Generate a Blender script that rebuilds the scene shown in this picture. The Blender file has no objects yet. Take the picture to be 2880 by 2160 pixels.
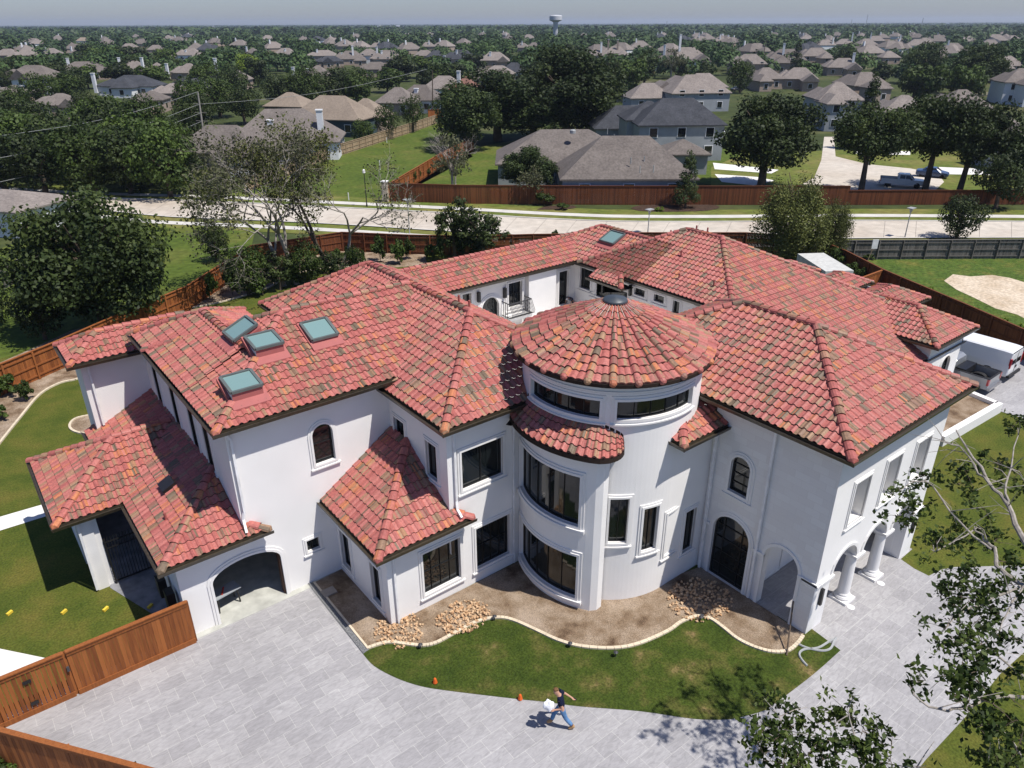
import bpy, bmesh, math, random
import numpy as np
from mathutils import Vector, Matrix, geometry
R = math.radians
sc = bpy.context.scene
random.seed(7); rng = np.random.default_rng(7)
# ---------------------------------------------------------------- camera, sky, sun, exposure
CAM_H = 21.0; FPX = 2089.68
PITCH, ROLL, YAW = R(25.883), R(0.2046), R(51.927)
fwd = Vector((math.cos(YAW)*math.cos(PITCH), math.sin(YAW)*math.cos(PITCH), -math.sin(PITCH)))
r0 = Vector((math.sin(YAW), -math.cos(YAW), 0)); d0 = fwd.cross(r0)
cr = r0*math.cos(ROLL)+d0*math.sin(ROLL); cd = d0*math.cos(ROLL)-r0*math.sin(ROLL)
cam = bpy.data.cameras.new('camera'); camo = bpy.data.objects.new('camera', cam); sc.collection.objects.link(camo)
cam.sensor_width = 36; cam.lens = 36*FPX/2880; cam.clip_start = 0.2; cam.clip_end = 60000
camo.matrix_world = Matrix(((cr.x, -cd.x, -fwd.x, 0), (cr.y, -cd.y, -fwd.y, 0), (cr.z, -cd.z, -fwd.z, CAM_H), (0, 0, 0, 1)))
sc.camera = camo
SUN_EL = R(63.5); SX, SY = 0.43, -0.90
SUN_ROT = math.atan2(SX, SY)
w = bpy.data.worlds.new('World'); sc.world = w; w.use_nodes = True
nt = w.node_tree; bg = nt.nodes['Background']
sky = nt.nodes.new('ShaderNodeTexSky'); sky.sky_type = 'NISHITA'; sky.sun_disc = False
sky.sun_elevation = SUN_EL; sky.sun_rotation = SUN_ROT; sky.altitude = 20; sky.air_density = 1.0; sky.dust_density = 0.6; sky.ozone_density = 3.0
sm = nt.nodes.new('ShaderNodeMix'); sm.data_type = 'RGBA'; sm.blend_type = 'MULTIPLY'; sm.inputs[0].default_value = 1; sm.inputs[7].default_value = (.84, .90, 1.16, 1)
nt.links.new(sky.outputs[0], sm.inputs[6]); nt.links.new(sm.outputs[2], bg.inputs[0]); bg.inputs[1].default_value = 0.07
sl = bpy.data.lights.new('sun', 'SUN'); sl.energy = 4.4; sl.angle = R(0.53); sl.color = (1.0, 0.955, 0.89)
so = bpy.data.objects.new('sun', sl); sc.collection.objects.link(so)
hl = math.hypot(SX, SY)
sdir = Vector((SX/hl*math.cos(SUN_EL), SY/hl*math.cos(SUN_EL), math.sin(SUN_EL)))
so.rotation_euler = sdir.to_track_quat('Z', 'Y').to_euler()
sc.view_settings.view_transform = 'Standard'; sc.view_settings.look = 'None'
sc.view_settings.exposure = 0.38; sc.view_settings.gamma = 1.0
# ---------------------------------------------------------------- measuring: a pixel of the photograph to a point of the place
def ray(px, py): return cr*(px-1440)+cd*(py-1080)+fwd*FPX
def G(px, py, z=0.0):
    d = ray(px, py); t = (z-CAM_H)/d.z; return Vector((d.x*t, d.y*t, z))
def onX(px, py, X):
    d = ray(px, py); t = X/d.x; return (d.y*t, CAM_H+d.z*t)
def onY(px, py, Y):
    d = ray(px, py); t = Y/d.y; return (d.x*t, CAM_H+d.z*t)
def proj(p):
    v = Vector(p)-Vector((0, 0, CAM_H)); k = v.dot(fwd)
    return (1440+FPX*v.dot(cr)/k, 1080+FPX*v.dot(cd)/k, k)
# ---------------------------------------------------------------- object helpers
col = sc.collection
def tag(o, label=None, cat=None, group=None, kind=None):
    if label: o['label'] = label
    if cat: o['category'] = cat
    if group: o['group'] = group
    if kind: o['kind'] = kind
    return o
def empty(name, loc=(0, 0, 0), rz=0, label=None, cat=None, group=None):
    o = bpy.data.objects.new(name, None); col.objects.link(o); o.location = loc; o.rotation_euler = (0, 0, rz)
    o.empty_display_size = .3
    return tag(o, label, cat, group)
def copy_tree(o, parent=None, first=True):
    c = o.copy(); col.objects.link(c); c.parent = parent
    for ch in [x for x in ALL if x.parent == o]: copy_tree(ch, c, False)
    return c
ALL = []
class MB:
    """collects faces, builds ONE mesh object; attr = optional per-vertex colour attribute"""
    def __init__(s): s.v = []; s.f = []; s.a = []; s.m = []; s.mi = 0; s.xf = None
    def add(s, vs, fs, a=None):
        b = len(s.v)
        if s.xf is not None: vs = [s.xf(p) for p in vs]
        s.v.extend([tuple(p) for p in vs]); s.f.extend([tuple(i+b for i in f) for f in fs]); s.m.extend([s.mi]*len(fs))
        s.a.extend([a or (0.5, 0.5, 0.5)]*len(vs)) if not isinstance(a, list) else s.a.extend(a)
        return s
    def quad(s, a, b, c, d, at=None): return s.add([a, b, c, d], [(0, 1, 2, 3)], at)
    def box(s, x0, x1, y0, y1, z0, z1, at=None):
        return s.add([(x0, y0, z0), (x1, y0, z0), (x1, y1, z0), (x0, y1, z0), (x0, y0, z1), (x1, y0, z1), (x1, y1, z1), (x0, y1, z1)],
                     [(0, 3, 2, 1), (4, 5, 6, 7), (0, 1, 5, 4), (1, 2, 6, 5), (2, 3, 7, 6), (3, 0, 4, 7)], at)
    def obox(s, c, u, v, n, a, b, h):   # centre, axes, half sizes
        c, u, v, n = Vector(c), Vector(u), Vector(v), Vector(n)
        P = [c+u*(sx*a)+v*(sy*b)+n*(sz*h) for sz in (-1, 1) for sx, sy in ((-1, -1), (1, -1), (1, 1), (-1, 1))]
        return s.add(P, [(0, 3, 2, 1), (4, 5, 6, 7), (0, 1, 5, 4), (1, 2, 6, 5), (2, 3, 7, 6), (3, 0, 4, 7)])
    def beam(s, p, q, w, h=None, up=(0, 0, 1)):   # rectangular bar between points
        p, q = Vector(p), Vector(q); d = (q-p); L = d.length
        if L < 1e-6: return s
        d.normalize(); up = Vector(up)
        if abs(d.dot(up)) > .99: up = Vector((1, 0, 0))
        r = d.cross(up).normalized(); n = r.cross(d)
        return s.obox((p+q)/2, d, r, n, L/2, w/2, (h or w)/2)
    def tube(s, pts, rad, n=8, cap=True, at=None):
        pts = [Vector(p) for p in pts]
        if not isinstance(rad, (list, tuple)): rad = [rad]*len(pts)
        V = []; F = []; prev = None
        for i, p in enumerate(pts):
            d = (pts[min(i+1, len(pts)-1)]-pts[max(i-1, 0)])
            d = d.normalized() if d.length > 1e-9 else Vector((0, 0, 1))
            if prev is None:
                a = Vector((0, 0, 1)) if abs(d.z) < .9 else Vector((1, 0, 0)); u = d.cross(a).normalized()
            else:
                u = (prev-d*prev.dot(d)); u = u.normalized() if u.length > 1e-6 else d.orthogonal().normalized()
            prev = u; v = d.cross(u)
            for k in range(n):
                t = 2*math.pi*k/n; V.append(p+u*(math.cos(t)*rad[i])+v*(math.sin(t)*rad[i]))
        for i in range(len(pts)-1):
            for k in range(n): F.append((i*n+k, i*n+(k+1) % n, (i+1)*n+(k+1) % n, (i+1)*n+k))
        if cap: F.append(tuple(range(n-1, -1, -1))); F.append(tuple((len(pts)-1)*n+k for k in range(n)))
        return s.add(V, F, at)
    def lathe(s, prof, c=(0, 0, 0), n=20, at=None):   # prof [(r,z)]
        V = []; F = []
        for r_, z in prof:
            for k in range(n): t = 2*math.pi*k/n; V.append((c[0]+r_*math.cos(t), c[1]+r_*math.sin(t), c[2]+z))
        for i in range(len(prof)-1):
            for k in range(n): F.append((i*n+k, i*n+(k+1) % n, (i+1)*n+(k+1) % n, (i+1)*n+k))
        F.append(tuple(range(n-1, -1, -1))); F.append(tuple((len(prof)-1)*n+k for k in range(n)))
        return s.add(V, F, at)
    def prism(s, poly, z0, z1, at=None):   # plan polygon extruded up
        n = len(poly); V = [(p[0], p[1], z0) for p in poly]+[(p[0], p[1], z1) for p in poly]
        F = [(i, (i+1) % n, n+(i+1) % n, n+i) for i in range(n)]
        T = geometry.tessellate_polygon([[Vector((p[0], p[1], 0)) for p in poly]])
        for t in T: F.append(tuple(n+i for i in t)); F.append(tuple(reversed(t)))
        return s.add(V, F, at)
    def build(s, name, mat, parent=None, smooth=False, local=False, fixn=False):
        me = bpy.data.meshes.new(name); me.from_pydata(s.v, [], s.f)
        for mm in (mat if isinstance(mat, (list, tuple)) else [mat]): me.materials.append(mm)
        if isinstance(mat, (list, tuple)): me.polygons.foreach_set('material_index', s.m)
        ca = me.color_attributes.new('tint', 'FLOAT_COLOR', 'POINT')
        arr = np.ones((len(s.v), 4), dtype=np.float32); arr[:, :3] = np.array(s.a, dtype=np.float32) if s.a else 0; ca.data.foreach_set('color', arr.ravel())
        if fixn:
            bm = bmesh.new(); bm.from_mesh(me); bmesh.ops.remove_doubles(bm, verts=bm.verts, dist=1e-4); bmesh.ops.recalc_face_normals(bm, faces=bm.faces); bm.to_mesh(me); bm.free()
        if smooth: me.polygons.foreach_set('use_smooth', [True]*len(me.polygons))
        me.update()
        o = bpy.data.objects.new(name, me); col.objects.link(o); ALL.append(o)
        if parent is not None:
            o.parent = parent
            if not local: # coordinates were given in world space
                M = parent_world(parent).inverted(); me.transform(M)
        return o
def parent_world(p):
    M = Matrix.Translation(p.location) @ p.rotation_euler.to_matrix().to_4x4()
    return (parent_world(p.parent) @ M) if p.parent else M
# ---------------------------------------------------------------- materials
def mat(name):
    m = bpy.data.materials.new(name); m.use_nodes = True
    return m, m.node_tree, m.node_tree.nodes['Principled BSDF']
def N(nt, t, **k):
    n = nt.nodes.new(t)
    for a, b in k.items():
        if a in n.inputs.keys() if isinstance(a, str) else False: n.inputs[a].default_value = b
        else: setattr(n, a, b)
    return n
def ramp(nt, stops, interp='LINEAR'):
    n = nt.nodes.new('ShaderNodeValToRGB'); cr_ = n.color_ramp; cr_.interpolation = interp
    while len(cr_.elements) < len(stops): cr_.elements.new(.5)
    for e, (p, c) in zip(cr_.elements, stops): e.position = p; e.color = (*c, 1)
    return n
def plain(name, c, rough=.7, spec=.3, metal=0, var=.12, scale=3.0, bump=0, bscale=40, coord='Object'):
    m, nt, b = mat(name); tc = nt.nodes.new('ShaderNodeTexCoord')
    nz = N(nt, 'ShaderNodeTexNoise'); nz.inputs['Scale'].default_value = scale; nz.inputs['Detail'].default_value = 6
    nt.links.new(tc.outputs[coord], nz.inputs['Vector'])
    rp = ramp(nt, [(.3, tuple(x*(1-var) for x in c)), (.7, tuple(min(1, x*(1+var)) for x in c))])
    nt.links.new(nz.outputs['Fac'], rp.inputs[0]); nt.links.new(rp.outputs[0], b.inputs['Base Color'])
    b.inputs['Roughness'].default_value = rough; b.inputs['Specular IOR Level'].default_value = spec; b.inputs['Metallic'].default_value = metal
    if bump:
        n2 = N(nt, 'ShaderNodeTexNoise'); n2.inputs['Scale'].default_value = bscale; n2.inputs['Detail'].default_value = 4
        nt.links.new(tc.outputs[coord], n2.inputs['Vector']); bp = nt.nodes.new('ShaderNodeBump'); bp.inputs['Strength'].default_value = bump; bp.inputs['Distance'].default_value = .02
        nt.links.new(n2.outputs['Fac'], bp.inputs['Height']); nt.links.new(bp.outputs[0], b.inputs['Normal'])
    return m
def glass_mat(name, c, rough=.04, spec=.6):
    m, nt, b = mat(name); b.inputs['Base Color'].default_value = (*c, 1); b.inputs['Roughness'].default_value = rough
    b.inputs['Specular IOR Level'].default_value = spec; b.inputs['IOR'].default_value = 1.5
    return m
M = {}
M['stucco'] = plain('white_stucco', (.80, .785, .765), .9, .15, var=.045, scale=.55, bump=.35, bscale=60)
M['trim'] = plain('white_trim', (.76, .745, .725), .7, .3, var=.03, scale=2)
M['stonewall'] = None
M['gutter'] = plain('bronze_gutter', (.045, .035, .022), .35, .6, var=.3, scale=8)
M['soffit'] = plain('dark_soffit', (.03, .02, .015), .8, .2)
M['black'] = plain('black_metal', (.012, .012, .013), .4, .5)
M['iron'] = plain('wrought_iron', (.05, .05, .055), .45, .5)
M['glass'] = glass_mat('dark_glass', (.010, .013, .014))
M['skyglass'] = glass_mat('skylight_glass', (.17, .27, .26), .12, .6)
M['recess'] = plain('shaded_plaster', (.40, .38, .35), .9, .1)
M['concrete'] = plain('concrete', (.46, .42, .37), .9, .1, var=.12, scale=.25, bump=.1)
M['walk'] = plain('sidewalk_concrete', (.52, .50, .46), .9, .1, var=.12, scale=.5)
M['whitewalk'] = plain('pale_paving', (.68, .66, .63), .85, .1, var=.06, scale=1.5)
M['bark'] = plain('bark', (.11, .085, .065), .9, .1, var=.35, scale=6)
M['palebark'] = plain('pale_bark', (.30, .27, .235), .9, .1, var=.3, scale=9)
M['void'] = plain('dark_interior', (.02, .019, .018), .9, .05)
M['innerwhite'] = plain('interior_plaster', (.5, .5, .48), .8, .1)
M['pvc'] = plain('white_pipe', (.75, .75, .75), .5, .4)
def tile_mat():
    m, nt, b = mat('clay_tiles'); at = nt.nodes.new('ShaderNodeAttribute'); at.attribute_name = 'tint'
    sp = nt.nodes.new('ShaderNodeSeparateColor'); nt.links.new(at.outputs['Color'], sp.inputs[0])
    red, red2, red3, org, brn, olv, tan = (.385, .118, .098), (.33, .098, .085), (.42, .145, .122), (.46, .165, .075), (.215, .13, .085), (.155, .112, .075), (.31, .185, .11)
    rp = ramp(nt, [(0, red), (.22, red3), (.42, red2), (.55, red), (.68, org), (.73, tan), (.81, brn), (.89, olv), (.955, red3), (.99, (.10, .032, .028))], 'CONSTANT')  # last stop: tile butts, gap shadow put into the clay colour
    nt.links.new(sp.outputs[0], rp.inputs[0])
    # flashed streaks that run down the tile
    tc = nt.nodes.new('ShaderNodeTexCoord')
    add = N(nt, 'ShaderNodeMath', operation='MULTIPLY_ADD'); nt.links.new(sp.outputs[0], add.inputs[0]); add.inputs[1].default_value = 37.0; nt.links.new(sp.outputs[2], add.inputs[2])
    nz = N(nt, 'ShaderNodeTexNoise', noise_dimensions='1D'); nz.inputs['Scale'].default_value = 2.3; nz.inputs['Detail'].default_value = 2
    nt.links.new(add.outputs[0], nz.inputs['W'])
    rp2 = ramp(nt, [(.46, (0, 0, 0)), (.6, (1, 1, 1))]); nt.links.new(nz.outputs['Fac'], rp2.inputs[0])
    rp3 = ramp(nt, [(0, red2), (.22, tan), (.36, red), (.55, red3), (.66, org), (.74, olv), (.88, red)], 'CONSTANT')
    fr = N(nt, 'ShaderNodeMath', operation='FRACT'); mu = N(nt, 'ShaderNodeMath', operation='MULTIPLY'); mu.inputs[1].default_value = 7.31
    nt.links.new(sp.outputs[0], mu.inputs[0]); nt.links.new(mu.outputs[0], fr.inputs[0]); nt.links.new(fr.outputs[0], rp3.inputs[0])
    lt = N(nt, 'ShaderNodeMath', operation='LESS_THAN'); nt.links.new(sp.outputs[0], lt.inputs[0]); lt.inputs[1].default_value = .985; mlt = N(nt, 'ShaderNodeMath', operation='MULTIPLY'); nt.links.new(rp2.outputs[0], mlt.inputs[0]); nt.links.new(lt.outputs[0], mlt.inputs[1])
    mx = N(nt, 'ShaderNodeMix', data_type='RGBA'); nt.links.new(mlt.outputs[0], mx.inputs[0]); nt.links.new(rp.outputs[0], mx.inputs[6]); nt.links.new(rp3.outputs[0], mx.inputs[7])
    n2 = N(nt, 'ShaderNodeTexNoise'); n2.inputs['Scale'].default_value = 14; n2.inputs['Detail'].default_value = 6; nt.links.new(tc.outputs['Object'], n2.inputs['Vector'])
    mr = N(nt, 'ShaderNodeMapRange'); mr.inputs['From Min'].default_value = .3; mr.inputs['From Max'].default_value = .7; mr.inputs['To Min'].default_value = .78; mr.inputs['To Max'].default_value = 1.2
    nt.links.new(n2.outputs['Fac'], mr.inputs[0])
    ml = N(nt, 'ShaderNodeMix', data_type='RGBA', blend_type='MULTIPLY'); ml.inputs[0].default_value = 1; nt.links.new(mx.outputs[2], ml.inputs[6]); nt.links.new(mr.outputs[0], ml.inputs[7])
    nt.links.new(ml.outputs[2], b.inputs['Base Color']); b.inputs['Roughness'].default_value = .6; b.inputs['Specular IOR Level'].default_value = .35
    return m
M['tile'] = tile_mat()
def stonewall_mat():   # white painted stone coursing on the entrance wing
    m, nt, b = mat('white_stone'); tc = nt.nodes.new('ShaderNodeTexCoord')
    mp = nt.nodes.new('ShaderNodeMapping'); mp.inputs['Rotation'].default_value = (R(90), 0, R(90)); nt.links.new(tc.outputs['Object'], mp.inputs[0])
    br = nt.nodes.new('ShaderNodeTexBrick'); br.inputs['Scale'].default_value = 1.0; br.inputs['Mortar Size'].default_value = .008; br.inputs['Brick Width'].default_value = .6; br.inputs['Row Height'].default_value = .3
    sx = nt.nodes.new('ShaderNodeSeparateXYZ'); nt.links.new(tc.outputs['Object'], sx.inputs[0]); ad = N(nt, 'ShaderNodeMath', operation='ADD'); nt.links.new(sx.outputs[0], ad.inputs[0]); nt.links.new(sx.outputs[1], ad.inputs[1])
    cb = nt.nodes.new('ShaderNodeCombineXYZ'); nt.links.new(ad.outputs[0], cb.inputs[0]); nt.links.new(sx.outputs[2], cb.inputs[1]); nt.links.new(cb.outputs[0], br.inputs['Vector'])
    br.inputs['Color1'].default_value = (.72, .70, .68, 1); br.inputs['Color2'].default_value = (.77, .76, .74, 1); br.inputs['Mortar'].default_value = (.69, .67, .65, 1)
    nt.links.new(br.outputs[0], b.inputs['Base Color']); b.inputs['Roughness'].default_value = .85
    bp = nt.nodes.new('ShaderNodeBump'); bp.inputs['Strength'].default_value = .25; bp.inputs['Distance'].default_value = .01; bp.invert = True; nt.links.new(br.outputs['Fac'], bp.inputs['Height']); nt.links.new(bp.outputs[0], b.inputs['Normal'])
    return m
M['stonewall'] = stonewall_mat()
def mix_noise(name, stops, scale, detail=8, rough=.95, s2=None, a2=.25, bump=0, bscale=30, dist=.03, tint=False):
    """ground-like material: big noise picks colour, fine noise modulates it"""
    m, nt, b = mat(name); tc = nt.nodes.new('ShaderNodeTexCoord')
    nz = N(nt, 'ShaderNodeTexNoise'); nz.inputs['Scale'].default_value = scale; nz.inputs['Detail'].default_value = detail; nz.inputs['Roughness'].default_value = .6
    nt.links.new(tc.outputs['Object'], nz.inputs['Vector']); rp = ramp(nt, stops); nt.links.new(nz.outputs['Fac'], rp.inputs[0]); out = rp.outputs[0]
    if s2:
        n2 = N(nt, 'ShaderNodeTexNoise'); n2.inputs['Scale'].default_value = s2; n2.inputs['Detail'].default_value = 5; nt.links.new(tc.outputs['Object'], n2.inputs['Vector'])
        mr = N(nt, 'ShaderNodeMapRange'); mr.inputs['From Min'].default_value = .3; mr.inputs['From Max'].default_value = .7; mr.inputs['To Min'].default_value = 1-a2; mr.inputs['To Max'].default_value = 1+a2
        nt.links.new(n2.outputs['Fac'], mr.inputs[0]); ml = N(nt, 'ShaderNodeMix', data_type='RGBA', blend_type='MULTIPLY'); ml.inputs[0].default_value = 1
        nt.links.new(out, ml.inputs[6]); nt.links.new(mr.outputs[0], ml.inputs[7]); out = ml.outputs[2]
    if tint:   # per-object tint variation
        oi = nt.nodes.new('ShaderNodeObjectInfo'); mr = N(nt, 'ShaderNodeMapRange'); mr.inputs['To Min'].default_value = .75; mr.inputs['To Max'].default_value = 1.25; nt.links.new(oi.outputs['Random'], mr.inputs[0])
        ml = N(nt, 'ShaderNodeMix', data_type='RGBA', blend_type='MULTIPLY'); ml.inputs[0].default_value = 1; nt.links.new(out, ml.inputs[6]); nt.links.new(mr.outputs[0], ml.inputs[7]); out = ml.outputs[2]
    nt.links.new(out, b.inputs['Base Color']); b.inputs['Roughness'].default_value = rough; b.inputs['Specular IOR Level'].default_value = .15
    if bump:
        n3 = N(nt, 'ShaderNodeTexNoise'); n3.inputs['Scale'].default_value = bscale; n3.inputs['Detail'].default_value = 5; nt.links.new(tc.outputs['Object'], n3.inputs['Vector'])
        bp = nt.nodes.new('ShaderNodeBump'); bp.inputs['Strength'].default_value = bump; bp.inputs['Distance'].default_value = dist; nt.links.new(n3.outputs['Fac'], bp.inputs['Height']); nt.links.new(bp.outputs[0], b.inputs['Normal'])
    return m
M['lawn'] = mix_noise('lawn', [(.30, (.20, .145, .065)), (.38, (.085, .085, .022)), (.5, (.045, .065, .010)), (.72, (.026, .045, .007))], .75, 10, s2=14, a2=.4, bump=.6, bscale=30)
M['lawn2'] = mix_noise('garden_lawn', [(.3, (.115, .105, .022)), (.5, (.078, .092, .015)), (.7, (.045, .068, .010))], .6, 9, s2=12, a2=.35, bump=.6, bscale=25)
M['field'] = mix_noise('field_grass', [(.3, (.12, .12, .03)), (.5, (.075, .105, .017)), (.7, (.05, .08, .013))], .12, 9, s2=1.5, a2=.3)
M['verge'] = mix_noise('verge_grass', [(.3, (.20, .17, .06)), (.5, (.12, .135, .03)), (.7, (.08, .12, .02))], .15, 9, s2=1.2, a2=.3)
M['weeds'] = mix_noise('weeds', [(.3, (.13, .13, .03)), (.5, (.07, .11, .02)), (.7, (.05, .085, .015))], .5, 9, s2=3, a2=.4, bump=.8, bscale=6, dist=.15)
M['mulch'] = mix_noise('mulch', [(.3, (.085, .052, .032)), (.42, (.20, .14, .09)), (.56, (.30, .23, .165)), (.7, (.38, .30, .23))], .8, 8, s2=35, a2=.55, bump=.9, bscale=50)
M['darkmulch'] = mix_noise('dark_mulch', [(.3, (.035, .022, .016)), (.7, (.08, .05, .035))], 2, 8, s2=30, a2=.5, bump=.8, bscale=45)
M['sand'] = mix_noise('pale_sand', [(.3, (.40, .31, .21)), (.6, (.56, .47, .36))], .35, 9, s2=4, a2=.25, bump=.5, bscale=8)
M['gravel'] = mix_noise('grey_gravel', [(.35, (.07, .075, .08)), (.65, (.26, .26, .26))], 22, 3, s2=60, a2=.3, bump=.7, bscale=60)
M['farfloor'] = mix_noise('suburb_ground', [(.3, (.03, .04, .015)), (.52, (.05, .065, .02)), (.66, (.085, .085, .035)), (.75, (.2, .18, .14))], .03, 6, s2=.4, a2=.3)
M['road'] = mix_noise('road_concrete', [(.3, (.40, .34, .275)), (.5, (.48, .43, .365)), (.7, (.54, .495, .43))], .07, 9, s2=.9, a2=.12)
M['shingle'] = mix_noise('tan_shingles', [(.3, (.150, .130, .118)), (.7, (.205, .178, .160))], .5, 6, s2=3.5, a2=.22, tint=True)
M['shingle_tan'] = mix_noise('sandy_shingles', [(.3, (.20, .162, .128)), (.7, (.26, .212, .168))], .3, 6, s2=3, a2=.15)
M['shingle_dark'] = mix_noise('charcoal_shingles', [(.3, (.04, .043, .05)), (.7, (.065, .068, .078))], .5, 6, s2=3.5, a2=.2)
M['shingle_red'] = mix_noise('red_brown_shingles', [(.3, (.16, .085, .065)), (.7, (.21, .115, .09))], .5, 6, s2=3.5, a2=.2)
M['brick'] = plain('pale_brick', (.34, .27, .22), .9, .1, var=.2, scale=4)
M['siding'] = plain('grey_siding', (.30, .32, .34), .8, .2, var=.08, scale=1)
M['tealwall'] = plain('dark_teal_wall', (.05, .075, .085), .8, .2)
M['whitewall'] = plain('white_siding', (.68, .69, .70), .8, .2, var=.05)
def paver_mat():
    m, nt, b = mat('grey_pavers'); tc = nt.nodes.new('ShaderNodeTexCoord')
    br = nt.nodes.new('ShaderNodeTexBrick'); br.inputs['Scale'].default_value = 1; br.inputs['Brick Width'].default_value = .9; br.inputs['Row Height'].default_value = .6; br.inputs['Mortar Size'].default_value = .006
    br.offset = .5; br.inputs['Bias'].default_value = -.1
    mp = nt.nodes.new('ShaderNodeMapping'); nt.links.new(tc.outputs['Object'], mp.inputs[0]); nt.links.new(mp.outputs[0], br.inputs['Vector'])
    br.inputs['Color1'].default_value = (.30, .292, .297, 1); br.inputs['Color2'].default_value = (.355, .346, .348, 1); br.inputs['Mortar'].default_value = (.47, .46, .44, 1)
    nz = N(nt, 'ShaderNodeTexNoise'); nz.inputs['Scale'].default_value = 3; nz.inputs['Detail'].default_value = 8; nz.inputs['Distortion'].default_value = 1.2
    mp2 = nt.nodes.new('ShaderNodeMapping'); mp2.inputs['Scale'].default_value = (1, 3.2, 1); mp2.inputs['Rotation'].default_value = (0, 0, R(50)); nt.links.new(tc.outputs['Object'], mp2.inputs[0]); nt.links.new(mp2.outputs[0], nz.inputs['Vector'])
    mr = N(nt, 'ShaderNodeMapRange'); mr.inputs['From Min'].default_value = .3; mr.inputs['From Max'].default_value = .7; mr.inputs['To Min'].default_value = .84; mr.inputs['To Max'].default_value = 1.14; nt.links.new(nz.outputs['Fac'], mr.inputs[0])
    ml = N(nt, 'ShaderNodeMix', data_type='RGBA', blend_type='MULTIPLY'); ml.inputs[0].default_value = 1; nt.links.new(br.outputs[0], ml.inputs[6]); nt.links.new(mr.outputs[0], ml.inputs[7])
    n4 = N(nt, 'ShaderNodeTexNoise'); n4.inputs['Scale'].default_value = .35; n4.inputs['Detail'].default_value = 5; nt.links.new(tc.outputs['Object'], n4.inputs['Vector'])
    mr2 = N(nt, 'ShaderNodeMapRange'); mr2.inputs['From Min'].default_value = .3; mr2.inputs['From Max'].default_value = .7; mr2.inputs['To Min'].default_value = .92; mr2.inputs['To Max'].default_value = 1.08; nt.links.new(n4.outputs['Fac'], mr2.inputs[0])
    m3 = N(nt, 'ShaderNodeMix', data_type='RGBA', blend_type='MULTIPLY'); m3.inputs[0].default_value = 1; nt.links.new(ml.outputs[2], m3.inputs[6]); nt.links.new(mr2.outputs[0], m3.inputs[7])
    nt.links.new(m3.outputs[2], b.inputs['Base Color']); b.inputs['Roughness'].default_value = .6; b.inputs['Specular IOR Level'].default_value = .3
    bp = nt.nodes.new('ShaderNodeBump'); bp.inputs['Strength'].default_value = .3; bp.inputs['Distance'].default_value = .01; bp.invert = True; nt.links.new(br.outputs['Fac'], bp.inputs['Height']); nt.links.new(bp.outputs[0], b.inputs['Normal'])
    return m
M['paver'] = paver_mat()
def wood_mat(name, c1, c2):
    m, nt, b = mat(name); at = nt.nodes.new('ShaderNodeAttribute'); at.attribute_name = 'tint'; sp = nt.nodes.new('ShaderNodeSeparateColor'); nt.links.new(at.outputs['Color'], sp.inputs[0])
    tc = nt.nodes.new('ShaderNodeTexCoord'); mp = nt.nodes.new('ShaderNodeMapping'); mp.inputs['Scale'].default_value = (18, 18, 1.2); nt.links.new(tc.outputs['Object'], mp.inputs[0])
    nz = N(nt, 'ShaderNodeTexNoise'); nz.inputs['Scale'].default_value = 1; nz.inputs['Detail'].default_value = 6; nt.links.new(mp.outputs[0], nz.inputs['Vector'])
    ad = N(nt, 'ShaderNodeMath', operation='MULTIPLY_ADD'); nt.links.new(nz.outputs['Fac'], ad.inputs[0]); ad.inputs[1].default_value = .8
    mu = N(nt, 'ShaderNodeMath', operation='MULTIPLY_ADD'); nt.links.new(sp.outputs[0], mu.inputs[0]); mu.inputs[1].default_value = .55; mu.inputs[2].default_value = -.17; nt.links.new(mu.outputs[0], ad.inputs[2])
    rp = ramp(nt, [(.2, c1), (.75, c2)]); nt.links.new(ad.outputs[0], rp.inputs[0]); nt.links.new(rp.outputs[0], b.inputs['Base Color']); b.inputs['Roughness'].default_value = .75; b.inputs['Specular IOR Level'].default_value = .2
    return m
M['cedar'] = wood_mat('stained_cedar', (.17, .055, .018), (.33, .115, .034))
M['cedar_dark'] = wood_mat('dark_cedar', (.085, .030, .014), (.18, .062, .026))
M['oldwood'] = wood_mat('weathered_wood', (.08, .075, .068), (.19, .175, .155))
M['palewood'] = wood_mat('pale_wood', (.25, .18, .11), (.38, .29, .19))
def leaf_mat(name, c1, c2, c3, trans=.25):
    m, nt, b = mat(name); at = nt.nodes.new('ShaderNodeAttribute'); at.attribute_name = 'tint'; sp = nt.nodes.new('ShaderNodeSeparateColor'); nt.links.new(at.outputs['Color'], sp.inputs[0])
    rp = ramp(nt, [(0, c1), (.5, c2), (1, c3)]); nt.links.new(sp.outputs[0], rp.inputs[0])
    oi = nt.nodes.new('ShaderNodeObjectInfo'); mr = N(nt, 'ShaderNodeMapRange'); mr.inputs['To Min'].default_value = .75; mr.inputs['To Max'].default_value = 1.3; nt.links.new(oi.outputs['Random'], mr.inputs[0])
    ml = N(nt, 'ShaderNodeMix', data_type='RGBA', blend_type='MULTIPLY'); ml.inputs[0].default_value = 1; nt.links.new(rp.outputs[0], ml.inputs[6]); nt.links.new(mr.outputs[0], ml.inputs[7])
    nt.links.new(ml.outputs[2], b.inputs['Base Color']); b.inputs['Roughness'].default_value = .6; b.inputs['Specular IOR Level'].default_value = .25
    tr = nt.nodes.new('ShaderNodeBsdfTranslucent'); nt.links.new(ml.outputs[2], tr.inputs[0]); ms = nt.nodes.new('ShaderNodeMixShader'); ms.inputs[0].default_value = trans
    out = nt.nodes['Material Output']; nt.links.new(b.outputs[0], ms.inputs[1]); nt.links.new(tr.outputs[0], ms.inputs[2]); nt.links.new(ms.outputs[0], out.inputs[0])
    return m
M['leaf_oak'] = leaf_mat('oak_leaves', (.016, .027, .008), (.034, .052, .014), (.062, .085, .022))
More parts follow.
